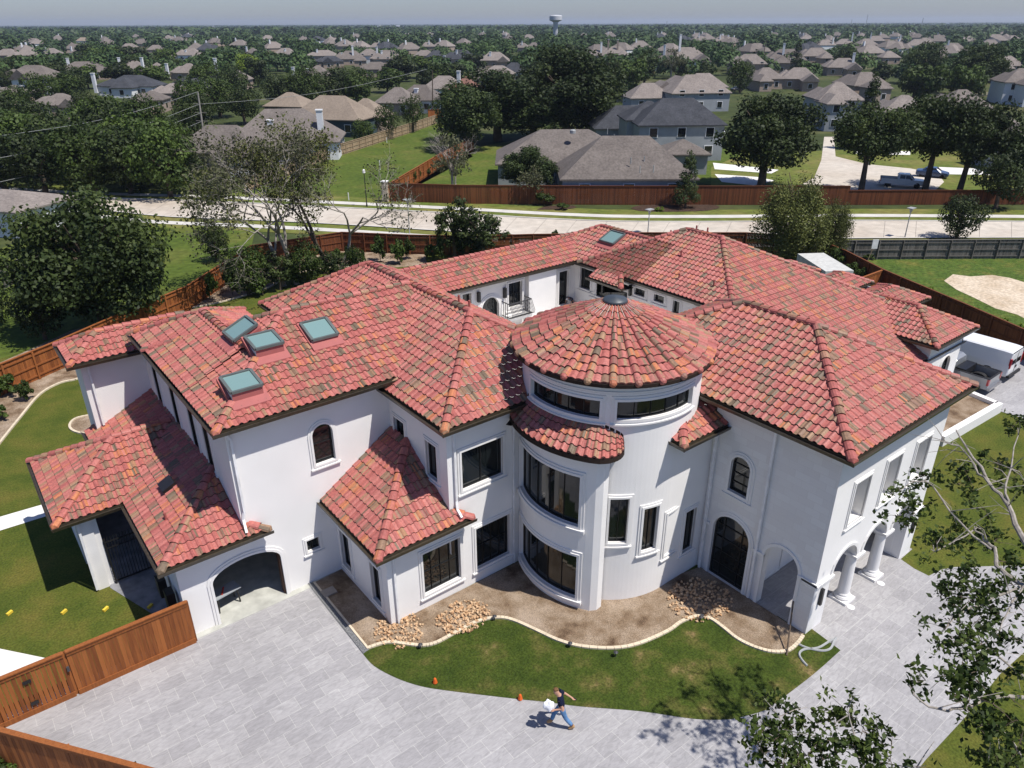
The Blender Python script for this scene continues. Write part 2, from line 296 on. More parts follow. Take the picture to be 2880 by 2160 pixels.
M['leaf_green'] = leaf_mat('green_leaves', (.024, .042, .009), (.048, .077, .014), (.080, .120, .022))
M['leaf_lime'] = leaf_mat('lime_leaves', (.10, .15, .018), (.15, .21, .025), (.20, .26, .035))
M['leaf_willow'] = leaf_mat('willow_leaves', (.06, .075, .018), (.10, .115, .03), (.15, .16, .045))
M['leaf_grey'] = leaf_mat('greyish_leaves', (.07, .075, .04), (.10, .11, .05), (.14, .14, .07))
M['leaf_near'] = leaf_mat('near_oak_leaves', (.020, .038, .008), (.055, .09, .016), (.13, .175, .035), .3)
# ---------------------------------------------------------------- clay tile roofs
TW, TC = 0.305, 0.375
UB = [0, .12, .31, .5, .62, 1.0]
def prof(u): return .062*math.sin(math.pi*u/.62) if u < .62 else 0.0
def hsh(i, j, k=0):
    x = math.sin(i*127.1+j*311.7+k*74.7)*43758.5453; return x-math.floor(x)
def clip(pts, ats, planes):
    for nx, ny, c in planes:
        out = []; oa = []; n = len(pts)
        if n == 0: return pts, ats
        ds = [p[0]*nx+p[1]*ny-c for p in pts]
        for i in range(n):
            j = (i+1) % n; a, b = ds[i], ds[j]
            if a >= -1e-6: out.append(pts[i]); oa.append(ats[i])
            if (a > 1e-6 and b < -1e-6) or (a < -1e-6 and b > 1e-6):
                t = a/(a-b); out.append(tuple(pts[i][k]+(pts[j][k]-pts[i][k])*t for k in range(3))); oa.append(ats[i])
        pts, ats = out, oa
    return pts, ats
def tile_slope(mb, poly, d, e0, z0, s, seed=0):
    """tiles over a convex plan polygon; d = unit uphill dir, e0 = point on the eave line, z0 eave height, s slope"""
    ex, ey = -d[1], d[0]
    area = sum(poly[i][0]*poly[(i+1) % len(poly)][1]-poly[(i+1) % len(poly)][0]*poly[i][1] for i in range(len(poly)))
    if area < 0: poly = poly[::-1]
    planes = []
    for i in range(len(poly)):
        (x0, y0), (x1, y1) = poly[i], poly[(i+1) % len(poly)]; nx, ny = -(y1-y0), (x1-x0); L = math.hypot(nx, ny)
        if L > 1e-6: planes.append((nx/L, ny/L, (x0*nx+y0*ny)/L))
    vc = TC/math.sqrt(1+s*s)
    us = [p[0]*ex+p[1]*ey for p in poly]; vs = [(p[0]-e0[0])*d[0]+(p[1]-e0[1])*d[1] for p in poly]
    k0, k1 = math.floor(min(vs)/vc+1e-6), math.ceil(max(vs)/vc-1e-6); j0, j1 = math.floor(min(us)/TW), math.ceil(max(us)/TW)
    eb = e0[0]*d[0]+e0[1]*d[1]
    def P(u, v, h): # u along eave (absolute), v uphill
        return (ex*u+d[0]*(v+eb), ey*u+d[1]*(v+eb), z0+s*v+h)
    for k in range(k0, k1):
        for j in range(j0, j1):
            rnd = hsh(k, j, seed)*.98
            c = P((j+.5)*TW, (k+.5)*vc, 0)
            inner = min(c[0]*a+c[1]*b-q for a, b, q in planes)
            if inner < -.36: continue
            for q in range(len(UB)-1):
                ua, ub = (j+UB[q])*TW, (j+UB[q+1])*TW; ha, hb = prof(UB[q]), prof(UB[q+1])
                lift = .045
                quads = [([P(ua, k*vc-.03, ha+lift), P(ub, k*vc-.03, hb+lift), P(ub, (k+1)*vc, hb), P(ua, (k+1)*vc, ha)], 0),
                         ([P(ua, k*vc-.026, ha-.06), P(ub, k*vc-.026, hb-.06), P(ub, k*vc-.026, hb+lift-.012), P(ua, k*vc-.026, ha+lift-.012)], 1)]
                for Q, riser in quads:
                    at = [(rnd, .0, UB[q]), (rnd, 0, UB[q+1]), (rnd, 1, UB[q+1]), (rnd, 1, UB[q])] if not riser else [(.995, 0, 0)]*4  # risers get the darkest stop, painted shadow under each tile lip
                    if inner < .36:
                        Q, at = clip(Q, at, planes)
                        if len(Q) < 3: continue
                    mb.add(Q, [tuple(range(len(Q)))], at)
def caps(mb, A, B, r=.17, step=.40, seed=0):
    """overlapping half-round ridge tiles from A (low) to B"""
    A, B = Vector(A), Vector(B); D = B-A; L = D.length; n = max(1, round(L/step)); D.normalize()
    side = D.cross(Vector((0, 0, 1))).normalized(); up = side.cross(D)
    for i in range(n):
        a = A+D*(L*i/n-.03); b = A+D*(L*(i+1)/n+.02); rnd = hsh(i, seed, 5); V = []; F = []; K = 7
        for t, (c, rr, lf) in enumerate(((a, r*1.06, .035), (b, r*.94, .0))):
            for k in range(K):
                an = math.pi*k/(K-1); V.append(c+side*(math.cos(an)*rr)+up*(math.sin(an)*rr*.85+lf-.03))
        for k in range(K-1): F.append((k, k+1, K+k+1, K+k))
        if i == 0:   # rounded starter
            V.append(a-D*.12+up*.02); e = len(V)-1
            for k in range(K-1): F.append((k+1, k, e))
        mb.add(V, F, [(rnd*.98, .5, (v % K)/K) for v in range(len(V))])
        if i: mb.add([v-D*.012 for v in V[:K]]+[v-D*.012-up*.03 for v in V[:K]], [(k, k+1, K+k+1, K+k) for k in range(K-1)], (.995, 0, 0))  # dark strip below each cap lip, its shadow painted in
def gutter(mg, ms, p, q, out, z, soff=.55):
    """gutter and fascia along the eave p->q (plan points), out = outward unit; soffit returns to the wall"""
    ox, oy = out
    (x0, y0), (x1, y1) = p, q
    def pt(t, o, zz): return (x0+(x1-x0)*t+ox*o, y0+(y1-y0)*t+oy*o, zz)
    zt, zb = z-.035, z-.19
    secs = [(.0, zb), (.11, zb+.015), (.145, zt), (.125, zt+.005), (.10, zt-.05), (.0, zt-.05)]
    L = math.hypot(x1-x0, y1-y0); e = .145/max(L, .1)
    V = [pt(-e if o > .05 else 0, o, zz) for o, zz in secs]+[pt(1+e if o > .05 else 1, o, zz) for o, zz in secs]; n = len(secs)
    F = [(i, i+1, n+i+1, n+i) for i in range(n-1)]+[tuple(range(n)), tuple(range(2*n-1, n-1, -1))]
    mg.add(V, F)
    mg.add([pt(0, -.01, zb-.02), pt(1, -.01, zb-.02), pt(1, -.01, z+.02), pt(0, -.01, z+.02)], [(0, 1, 2, 3)])
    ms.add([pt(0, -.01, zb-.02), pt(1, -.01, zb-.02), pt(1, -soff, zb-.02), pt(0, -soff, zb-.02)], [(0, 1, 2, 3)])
ROOFN = [0]
def roof(parent, slopes, hips, eaves, label=None, soff=.55, capr=.17):
    """slopes: (poly, d, e0, z0, s); hips: (A,B) low to high; eaves: (p,q,out,z)"""
    ROOFN[0] += 1; sd = ROOFN[0]
    mb = MB()
    for i, (poly, d, e0, z0, s) in enumerate(slopes): tile_slope(mb, poly, d, e0, z0, s, sd*10+i)
    o = mb.build('roof', M['tile'], parent)
    if label: o['label'] = label
    if hips:
        for i, (a, b) in enumerate(hips): mb = MB(); caps(mb, a, b, capr, seed=sd*7+i); mb.build('ridge_tiles', M['tile'], o, smooth=False)
    if eaves:
        for p, q, out, z in eaves: mg, ms = MB(), MB(); gutter(mg, ms, p, q, out, z, soff); mg.build('gutter', M['gutter'], o); ms.build('soffit', M['soffit'], o)
    return o
def hip(parent, x0, x1, y0, y1, z, s, axis='x', lo=True, hi=True, eav='x-x+y-y+', label=None, extra_caps=(), soff=.55, nocaps=()):
    S = []; H = []; E = []
    if axis == 'x':
        h = (y1-y0)/2; ym = (y0+y1)/2; zr = z+s*h; a = x0+h if lo else x0; b = x1-h if hi else x1
        S.append(([(x0, y0), (x1, y0), (b, ym), (a, ym)], (0, 1), (x0, y0), z, s)); S.append(([(x1, y1), (x0, y1), (a, ym), (b, ym)], (0, -1), (x0, y1), z, s))
        if lo: S.append(([(x0, y1), (x0, y0), (a, ym)], (1, 0), (x0, y0), z, s))
        if hi: S.append(([(x1, y0), (x1, y1), (b, ym)], (-1, 0), (x1, y0), z, s))
        H.append(((a, ym, zr), (b, ym, zr)))
        if lo: H += [((x0, y0, z), (a, ym, zr)), ((x0, y1, z), (a, ym, zr))]
        if hi: H += [((x1, y0, z), (b, ym, zr)), ((x1, y1, z), (b, ym, zr))]
    else:
        h = (x1-x0)/2; xm = (x0+x1)/2; zr = z+s*h; a = y0+h if lo else y0; b = y1-h if hi else y1
        S.append(([(x0, y0), (xm, a), (xm, b), (x0, y1)], (1, 0), (x0, y0), z, s)); S.append(([(x1, y0), (x1, y1), (xm, b), (xm, a)], (-1, 0), (x1, y0), z, s))
        if lo: S.append(([(x0, y0), (x1, y0), (xm, a)], (0, 1), (x0, y0), z, s))
        if hi: S.append(([(x0, y1), (xm, b), (x1, y1)], (0, -1), (x0, y1), z, s))
        H.append(((xm, a, zr), (xm, b, zr)))
        if lo: H += [((x0, y0, z), (xm, a, zr)), ((x1, y0, z), (xm, a, zr))]
        if hi: H += [((x0, y1, z), (xm, b, zr)), ((x1, y1, z), (xm, b, zr))]
    H = [hh for i, hh in enumerate(H) if i not in nocaps]
    if 'x-' in eav: E.append(((x0, y0), (x0, y1), (-1, 0), z))
    if 'x+' in eav: E.append(((x1, y0), (x1, y1), (1, 0), z))
    if 'y-' in eav: E.append(((x0, y0), (x1, y0), (0, -1), z))
    if 'y+' in eav: E.append(((x0, y1), (x1, y1), (0, 1), z))
    return roof(parent, S, H+list(extra_caps), E, label, soff)
# ---------------------------------------------------------------- walls with openings
def mapX(X, sgn=-1):   # wall in plane X=const facing sgn*X ; u = Y
    return lambda u, v, d: (X+sgn*d, u, v)
def mapY(Y, sgn=-1):
    return lambda u, v, d: (u, Y+sgn*d, v)
def mapC(c, r):        # cylinder, u = arc length measured from angle 0
    return lambda u, v, d: (c[0]+(r+d)*math.cos(u/r), c[1]+(r+d)*math.sin(u/r), v)
class Path:            # plan polyline, u = arc length, d outward (right of travel)
    def __init__(s, pts):
        s.p = [Vector((a, b)) for a, b in pts]; s.L = [0]
        for i in range(len(pts)-1): s.L.append(s.L[-1]+(s.p[i+1]-s.p[i]).length)
        s.nn = []
        for i in range(len(s.p)):
            a = s.p[max(i-1, 0)]; b = s.p[min(i+1, len(s.p)-1)]; t = (b-a).normalized(); s.nn.append(Vector((t.y, -t.x)))
    def __call__(s, u, v, d):
        i = 0
        while i < len(s.L)-2 and u > s.L[i+1]: i += 1
        t = (u-s.L[i])/(s.L[i+1]-s.L[i]); p = s.p[i].lerp(s.p[i+1], t); n = s.nn[i].lerp(s.nn[i+1], t).normalized()
        return (p.x+n.x*d, p.y+n.y*d, v)
def gridwall(mb, mf, u0, u1, v0, v1, holes=(), step=None, depth=.25):
    U = sorted(set([u0, u1]+[h[0] for h in holes]+[h[1] for h in holes])); V = sorted(set([v0, v1]+[h[2] for h in holes]+[h[3] for h in holes]))
    if step:
        W = []
        for a, b in zip(U[:-1], U[1:]):
            n = max(1, math.ceil((b-a)/step)); W += [a+(b-a)*i/n for i in range(n)]
        U = W+[U[-1]]
    for a, b in zip(U[:-1], U[1:]):
        for c, d in zip(V[:-1], V[1:]):
            um, vm = (a+b)/2, (c+d)/2
            if any(h[0] < um < h[1] and h[2] < vm < h[3] for h in holes): continue
            mb.quad(mf(a, c, 0), mf(b, c, 0), mf(b, d, 0), mf(a, d, 0))
    for h in holes:
        jamb(mb, mf, [(h[0], h[2]), (h[1], h[2]), (h[1], h[3]), (h[0], h[3])], depth, step)
def dens(poly, step, closed=True):
    if not step: return list(poly)
    out = []; n = len(poly)
    for i in range(n if closed else n-1):
        a, b = poly[i], poly[(i+1) % n]; k = max(1, math.ceil(math.hypot(b[0]-a[0], b[1]-a[1])/step))
        out += [(a[0]+(b[0]-a[0])*j/k, a[1]+(b[1]-a[1])*j/k) for j in range(k)]
    if not closed: out.append(poly[-1])
    return out
def jamb(mb, mf, poly, depth, step=None, closed=True):
    P = dens(poly, step, closed); n = len(P)
    for i in range(n if closed else n-1):
        a, b = P[i], P[(i+1) % n]; mb.quad(mf(*a, 0), mf(*b, 0), mf(*b, -depth), mf(*a, -depth))
def polywall(mb, mf, outline, holes, depth=.25):
    T = geometry.tessellate_polygon([[Vector((p[0], p[1], 0)) for p in loop] for loop in [outline]+list(holes)])
    pts = [p for loop in [outline]+list(holes) for p in loop]
    mb.add([mf(p[0], p[1], 0) for p in pts], [tuple(t) for t in T])
    for h in holes: jamb(mb, mf, h, depth)
def offs(P, o, closed=True):
    """offset a CCW path outwards by o"""
    n = len(P); out = []
    for i in range(n):
        p = Vector(P[i]); a = Vector(P[i-1]) if (closed or i > 0) else None; b = Vector(P[(i+1) % n]) if (closed or i < n-1) else None
        e1 = (p-a).normalized() if a is not None else None; e2 = (b-p).normalized() if b is not None else None
        if e1 is None: e1 = e2
        if e2 is None: e2 = e1
        n1 = Vector((e1.y, -e1.x)); n2 = Vector((e2.y, -e2.x)); m_ = n1+n2
        k = 2/max(m_.length_squared, .3); out.append(tuple(p+m_*(o*k)))
    return out
def bandm(mb, mf, poly, o0, o1, d0, d1, closed=True, step=None):
    P = dens(poly, step, closed) if step else list(poly); A = offs(P, o0, closed); B = offs(P, o1, closed); n = len(P)
    for i in range(n if closed else n-1):
        j = (i+1) % n
        mb.quad(mf(*A[i], d1), mf(*A[j], d1), mf(*B[j], d1), mf(*B[i], d1))
        mb.quad(mf(*A[i], d0), mf(*A[j], d0), mf(*A[j], d1), mf(*A[i], d1))
        mb.quad(mf(*B[i], d1), mf(*B[j], d1), mf(*B[j], d0), mf(*B[i], d0))
    if not closed:
        for i in (0, n-1): mb.quad(mf(*A[i], d0), mf(*A[i], d1), mf(*B[i], d1), mf(*B[i], d0))
def arch(u0, u1, v0, vs, rise=None, n=14):
    """CCW opening: straight sides to vs, then (segmental) arch; rise=None is a full semicircle"""
    c = (u0+u1)/2; r = (u1-u0)/2; rise = r if rise is None else rise
    return [(u0, v0), (u1, v0)]+[(c+r*math.cos(math.pi*k/n), vs+rise*math.sin(math.pi*k/n)) for k in range(n+1)]
def rect(u0, u1, v0, v1): return [(u0, v0), (u1, v0), (u1, v1), (u0, v1)]
def window(parent, mf, poly, trimw=.16, prj=.05, mull=(1, 0), step=None, rec=.14, label=None, sill=True, closed=True, fw=.05, glass='glass', frame='black', name='window', bars=None):
    """trim surround is the part; black frame and pane are its sub-parts"""
    mb = MB()
    if trimw:
        bandm(mb, mf, poly, .0, trimw*.5, -.02, prj, closed, step); bandm(mb, mf, poly, trimw*.5, trimw, -.02, prj*.55, closed, step)
        us = [p[0] for p in poly]; v0 = min(p[1] for p in poly)
        if sill and closed: bandm(mb, mf, rect(min(us)-trimw-.03, max(us)+trimw+.03, v0-trimw-.03, v0-trimw+.03), -.029, .0, -.02, prj*1.5, True, step)
        o = mb.build(name, M['trim'], parent)
    else: o = empty(name); o.parent = parent; ALL.append(o)
    if label: o['label'] = label
    us = [p[0] for p in poly]; vs = [p[1] for p in poly]; u0, u1, v0, v1 = min(us), max(us), min(vs), max(vs)
    mb = MB(); bandm(mb, mf, poly, -fw, -.002, -rec-.01, -rec+.05, True, step)
    nx, ny = mull
    def inside(u):  # top of the opening at u
        ys = []
        for i in range(len(poly)):
            a, b = poly[i], poly[(i+1) % len(poly)]
            if (a[0]-u)*(b[0]-u) < 0: ys.append(a[1]+(b[1]-a[1])*(u-a[0])/(b[0]-a[0]))
        return max(ys) if ys else v1
    def bar(pa, pb, w_):
        P = dens([pa, pb], step, False) if step else [pa, pb]
        for a, b in zip(P[:-1], P[1:]):
            A, B = Vector(mf(*a, -rec+.025)), Vector(mf(*b, -rec+.025)); nrm = Vector(mf(*a, 1))-Vector(mf(*a, 0)); mb.beam(A, B, w_, .04, up=nrm)
    for i in range(1, nx+1): u = u0+(u1-u0)*i/(nx+1); bar((u, v0), (u, inside(u)-.02), .045 if not bars else bars)
    for i in range(1, ny+1): v = v0+(v1-v0)*i/(ny+1); bar((u0+.02, v), (u1-.02, v), .03 if not bars else bars)
    mb.build('frame', M[frame], o)
    mb = MB()
    if step:
        P = dens([(u0, 0), (u1, 0)], step, False)
        for a, b in zip(P[:-1], P[1:]): mb.quad(mf(a[0], v0, -rec), mf(b[0], v0, -rec), mf(b[0], v1, -rec), mf(a[0], v1, -rec))
    else:
        T = geometry.tessellate_polygon([[Vector((p[0], p[1], 0)) for p in poly]]); mb.add([mf(*p, -rec) for p in poly], [tuple(t) for t in T])
    mb.build('pane', M[glass], o)
    return o
# ================================================================ the mansion (x runs to the right and back, y to the left and back)
house = empty('mansion', (16, 24, 0), 0, 'large white stucco mansion with red clay tile roofs and a round tower', 'mansion')
# ---- roofs
hip(house, 5.69, 16.3, 23.84, 33.04, 8.35, .452, 'x', True, False, 'x-y-', nocaps=())          # long left wing
hip(house, 12.27, 20.67, 19.58, 36.8, 7.98, .56, 'y', True, True, 'x-y-x+')                    # cross wing with the left front corner
hip(house, 5.69, 10.9, 27.5, 35.4, 8.37, .50, 'y', False, True, 'x-')                          # rear lobe of the left wing
hip(house, 3.0, 8.5, 35.3, 38.4, 7.55, .5, 'x', True, False, 'x-y-', nocaps=())
hip(house, 21.4, 30.43, 9.4, 21.8, 8.2, .50, 'y', True, True, 'x-y-x+')                        # entrance wing
hip(house, 15.0, 35.5, 35.6, 40.1, 6.6, .5, 'x', False, False, 'y-')                           # rear wing
roof(house, [([(33.3, 30), (36.7, 30), (36.7, 36.68), (33.3, 40.08)], (1, 0), (33.3, 30), 6.6, .5), ([(33.3, 40.08), (36.7, 36.68), (40.1, 40.08)], (0, -1), (33.3, 40.08), 6.6, .5),
             ([(36.7, 30), (40.1, 30), (40.1, 40.08), (36.7, 36.68)], (-1, 0), (40.1, 30), 6.6, .5)],
     [((36.7, 31.9, 8.3), (36.7, 36.68, 8.3)), ((33.3, 40.08, 6.6), (36.7, 36.68, 8.3)), ((40.1, 40.08, 6.6), (36.7, 36.68, 8.3))], [])
X2, Y2 = 48.1, 16.2
roof(house, [([(33.3, 22.7), (38.2, 27.6), (38.2, 30.4), (33.3, 35.6)], (1, 0), (33.3, 30), 6.6, .5), ([(38.2, 27.6), (33.3, 22.7), (33.3, Y2), (X2, Y2), (X2, 17.7)], (0, 1), (33.3, 22.7), 6.6, .5),
             ([(38.2, 27.6), (X2, 17.7), (X2, 40.3), (38.2, 30.4)], (-1, 0), (43.1, 30), 6.6, .5), ([(38.2, 30.4), (X2, 40.3), (33.3, 40.3), (33.3, 35.3)], (0, -1), (33.3, 35.3), 6.6, .5)],
     [((38.2, 27.6, 9.05), (38.2, 30.4, 9.05)), ((33.3, 22.7, 6.6), (38.2, 27.6, 9.05)), ((X2, 17.7, 4.1), (38.2, 27.6, 9.05)), ((33.3, 35.3, 6.6), (38.2, 30.4, 9.05)), ((X2, 40.3, 4.1), (38.2, 30.4, 9.05))],
     [((33.3, 22.7), (33.3, 35.6), (-1, 0), 6.6), ((33.3, Y2), (X2, Y2), (0, -1), 3.35), ((X2, 17.7), (X2, 40.3), (1, 0), 4.1)])
hip(house, 43.04, 48.2, 15.68, 22.5, 4.35, .47, 'y', True, False, 'x-y-x+')                     # right garage annex
hip(house, 46.5, 52.3, 20.4, 24.0, 4.0, .42, 'x', False, True, 'y-x+y+'); hip(house, 46.5, 52.6, 24.6, 27.6, 4.0, .42, 'x', False, True, 'y-x+'); hip(house, 46.5, 52.2, 28.6, 31.6, 4.0, .42, 'x', False, True, 'y-x+')
roof(house, [([(32.5, 30.5), (33.35, 31.35), (33.35, 33.45), (32.5, 33.45)], (1, 0), (33.3, 30), 6.6, .5)], [((32.5, 30.5, 6.22), (33.35, 31.35, 6.64))], [((32.5, 30.5), (32.5, 33.45), (-1, 0), 6.2)], soff=1.2)                        # porch roof over the courtyard door
hip(house, 19.3, 25.0, 14.5, 19.6, 7.15, .5, 'x', True, False, 'x-y-')                          # small roof right of the tower
# lean-to roofs of the left front: over the bay and over the garage
s_, z_ = .65, 3.78
roof(house, [([(9.23, 19.58), (12.65, 23.0), (12.65, 24.34), (9.23, 24.34)], (1, 0), (9.23, 19.58), z_, s_), ([(9.23, 19.58), (12.65, 19.58), (12.65, 23.0)], (0, 1), (9.23, 19.58), z_, s_), ([(12.65, 19.58), (13.36, 19.58), (12.86, 20.08), (12.65, 20.08)], (0, 1), (9.23, 19.58), z_, s_)],
     [((9.23, 19.58, z_), (12.65, 23.0, z_+s_*3.42)), ((13.36, 19.58, z_), (12.80, 20.06, z_+.3))], [((9.23, 19.58), (9.23, 24.34), (-1, 0), z_), ((9.23, 19.58), (13.36, 19.58), (0, -1), z_)])
s_, z_ = .5, 3.72
roof(house, [([(2.97, 23.84), (6.1, 26.97), (6.1, 36.6), (2.97, 36.6)], (1, 0), (2.97, 23.84), z_, s_), ([(2.97, 23.84), (6.1, 23.84), (6.1, 26.97)], (0, 1), (2.97, 23.84), z_, s_), ([(6.1, 23.84), (6.9, 23.84), (6.4, 24.34), (6.1, 24.34)], (0, 1), (2.97, 23.84), z_, s_)],
     [((2.97, 23.84, z_), (6.1, 26.97, z_+s_*3.13)), ((6.9, 23.84, z_), (6.35, 24.32, z_+.25))], [((2.97, 23.84), (2.97, 29.1), (-1, 0), z_), ((2.97, 35.2), (2.97, 36.6), (-1, 0), z_), ((2.97, 23.84), (6.9, 23.84), (0, -1), z_)])
hip(house, .52, 6.1, 29.1, 35.2, 3.72, .5, 'x', True, False, 'x-', nocaps=(0,), extra_caps=[((3.57, 32.15, 5.245), (5.9, 32.15, 5.245))], label='roof of the side porch')
_m, _s = MB(), MB(); gutter(_m, _s, (.52, 29.1), (2.97, 29.1), (0, -1), 3.72); _m.build('gutter', M['gutter'], house); _s.build('soffit', M['soffit'], house)
# ---- tower roof: round cone of radiating barrel tiles
TCX, TCY = 19.55, 18.6
def cone_roof():
    mb = MB(); NB = 28; R1, Z1, ZA = 3.92, 9.90, 11.72; slope = (ZA-Z1)/R1; ring = .345; nr = 11; sub = 18
    def hgt(f, r):
        wsec = 2*math.pi*r/NB; cw = min(.30, wsec*.55); cap = cw/wsec; x = abs(f-.5)
        if x < cap/2: return .125*(cw/.30)*math.sqrt(max(0, 1-(x/(cap/2))**2))
        rem = wsec-cw; nb = int(rem/.24); g = (x-cap/2)/(.5-cap/2)
        if nb < 1: return 0
        return .045*abs(math.sin(math.pi*g*nb*.5*1.0))
    for k in range(nr):
        ra = R1-k*ring; rb = R1-(k+1)*ring
        if rb < .42: rb = .42
        for j in range(NB*sub):
            s0, s1 = j % sub/sub, (j % sub+1)/sub; b = j//sub; t0, t1 = 2*math.pi*(b+s0)/NB, 2*math.pi*(b+s1)/NB
            wS_ = 2*math.pi*ra/NB; cp_ = min(.30, wS_*.55)/wS_; xm_ = (s0+s1)/2-.5; part = 0 if abs(xm_) < cp_/2 else (1 if xm_ < 0 else 2)
            rnd = hsh(k, b*3+part, 91)*.98
            if part == 0: rnd = (rnd*.62+.33) % 1.0
            def P(t, r, f, l): return (TCX+r*math.cos(t), TCY+r*math.sin(t), Z1+slope*(R1-r)+hgt(f, ra)+l)
            at = (rnd, 0, s0*1.7)
            mb.quad(P(t0, ra, s0, .05), P(t1, ra, s1, .05), P(t1, rb, s1, 0), P(t0, rb, s0, 0), at)
            mb.quad(P(t0, ra, s0, -.01), P(t1, ra, s1, -.01), P(t1, ra, s1, .045), P(t0, ra, s0, .045), (.995, 0, 0))  # ring butts coloured dark for the shadow under the lip
        if rb <= .42: break
    for b in range(NB):
        t = 2*math.pi*(b+.5)/NB; u = Vector((math.cos(t), math.sin(t), 0)); c_ = Vector((TCX, TCY, Z1+.0)); mb.tube([c_+u*(R1+.10)+Vector((0, 0, -.02)), c_+u*(R1+.06), c_+u*(R1-.02)+Vector((0, 0, .02)), c_+u*(R1-.2)+Vector((0, 0, .09))], [.05, .115, .15, .15], 10, at=(hsh(b, 3, 9)*.98, 0, .3))
    o = mb.build('tower_roof', M['tile'], house); o['label'] = 'conical tile roof of the round tower'
    mb = MB(); mb.lathe([(.0, ZA-.02), (.44, Z1+slope*(R1-.44)+.12), (.5, Z1+slope*(R1-.5)+.02)], (TCX, TCY, 0), 32); mb.build('metal_cap', plain('lead_cap', (.05, .06, .07), .45, .5), o, smooth=True)
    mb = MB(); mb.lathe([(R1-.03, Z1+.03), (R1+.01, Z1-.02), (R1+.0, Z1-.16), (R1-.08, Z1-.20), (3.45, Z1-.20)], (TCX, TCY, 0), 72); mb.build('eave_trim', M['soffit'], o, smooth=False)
    mb = MB()
    for k in range(NB):   # mortar between the top tiles
        if k % 1 == 0:
            t = 2*math.pi*(k+.02)/NB; u = Vector((math.cos(t), math.sin(t), 0)); a = Vector((TCX, TCY, 0))
            mb.beam(a+u*1.05+Vector((0, 0, Z1+slope*(R1-1.05)+.05)), a+u*.55+Vector((0, 0, Z1+slope*(R1-.55)+.05)), .012, .02)
    mb.build('mortar', plain('pale_mortar', (.6, .55, .48)), o)
cone_roof()
# ---- bay (curved, left of tower) and its skirt roof
LC, LR = (19.28, 18.13), 3.71
bay_pts = [(15.86, 20.08)]+[(LC[0]+LR*math.cos(R(a)), LC[1]+LR*math.sin(R(a))) for a in np.linspace(148.5, 214, 22)]+[(16.33, 15.88), (16.52, 15.77), (16.74, 15.75), (16.93, 15.84), (17.05, 16.0)]
bay = Path(list(bay_pts)); BL = bay.L[-1]
def bay_u(deg):   # arc-length of a bearing on the bay
    best = min(range(1, 24), key=lambda i: abs(math.degrees(math.atan2(bay.p[i].y-LC[1], bay.p[i].x-LC[0])) % 360-deg)); return bay.L[best]
hu0, hu1 = bay_u(151.0)+.02, bay_u(206.5)
mb = MB(); hol = [(hu0, hu1, 4.0, 6.2), (hu0, hu1, .55, 2.6)]
gridwall(mb, bay, 0, BL, -.05, 7.2, hol, .3, .3); bay_wall = mb.build('bay_wall', M['stucco'], house, smooth=False)
for h in hol:
    o = window(house, bay, rect(*h), .2, .07, (4, 0), .25, rec=.16, sill=False, bars=.012, glass='glass', label='tall curved bay window')
    mb = MB(); bandm(mb, bay, rect(h[0]-.24, h[1]+.24, h[2]-.28, h[2]-.12), -.079, 0, -.02, .13, True, .25); mb.build('sill', M['trim'], o)
def skirt():
    mb = MB(); e = Path([bay(u, 0, .45)[:2] for u in np.linspace(.15, BL, 60)]); n = int(e.L[-1]/.30); nc = 4; sub = 8; ze, zt = 7.32, 8.08
    def top(u):
        p = e(u, 0, 0); v = Vector((p[0]-TCX, p[1]-TCY)); v.normalize(); f = u/e.L[-1]
        return Vector((TCX+v.x*3.5, TCY+v.y*3.5, zt if f < .72 else zt-(f-.72)/.28*.60))
    def P(u, k, f, l):
        a = Vector(e(u, ze, 0)); b = top(u); p = a.lerp(b, k/nc); h_ = .085*math.sin(math.pi*min(f/.66, 1)) if f < .66 else 0; return tuple(p+Vector((0, 0, h_*(1-.15*k)+l)))
    for j in range(n):
        for k in range(nc):
            rnd = hsh(j, k, 44)*.98
            for q in range(sub):
                f0, f1 = q/sub, (q+1)/sub; u0, u1 = e.L[-1]*(j+f0)/n, e.L[-1]*(j+f1)/n
                at = (rnd, 0, f0)
                mb.quad(P(u0, k, f0, .05), P(u1, k, f1, .05), P(u1, k+1, f1, 0), P(u0, k+1, f0, 0), at)
                mb.quad(P(u0, k, f0, -.03), P(u1, k, f1, -.03), P(u1, k, f1, .045), P(u0, k, f0, .045), (.995, 0, 0))  # course butts carry the painted lip shadow
    o = mb.build('bay_roof', M['tile'], house); o['label'] = 'curved skirt roof over the bay'
    mb = MB()
    U = np.linspace(0, e.L[-1], 40)
    for a, b in zip(U[:-1], U[1:]):
        for (d0_, z0_, d1_, z1_) in ((.02, ze+.02, .03, ze-.17), (.03, ze-.17, -.46, ze-.17)):
            mb.quad(e(a, z0_, d0_), e(b, z0_, d0_), e(b, z1_, d1_), e(a, z1_, d1_))
    for a, b in zip(U[:-1], U[1:]): mb.quad(tuple(top(a)+Vector((0, 0, .02))), tuple(top(b)+Vector((0, 0, .02))), tuple(top(b)+Vector((0, 0, .14))), tuple(top(a)+Vector((0, 0, .14))))
    ua = e.L[-1]; mb.add([e(ua, ze-.17, .03), e(ua, ze+.1, .03), tuple(top(ua)+Vector((0, 0, .14))), tuple(top(ua)-Vector((0, 0, .3)))], [(0, 1, 2, 3)])
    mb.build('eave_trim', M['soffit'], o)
skirt()
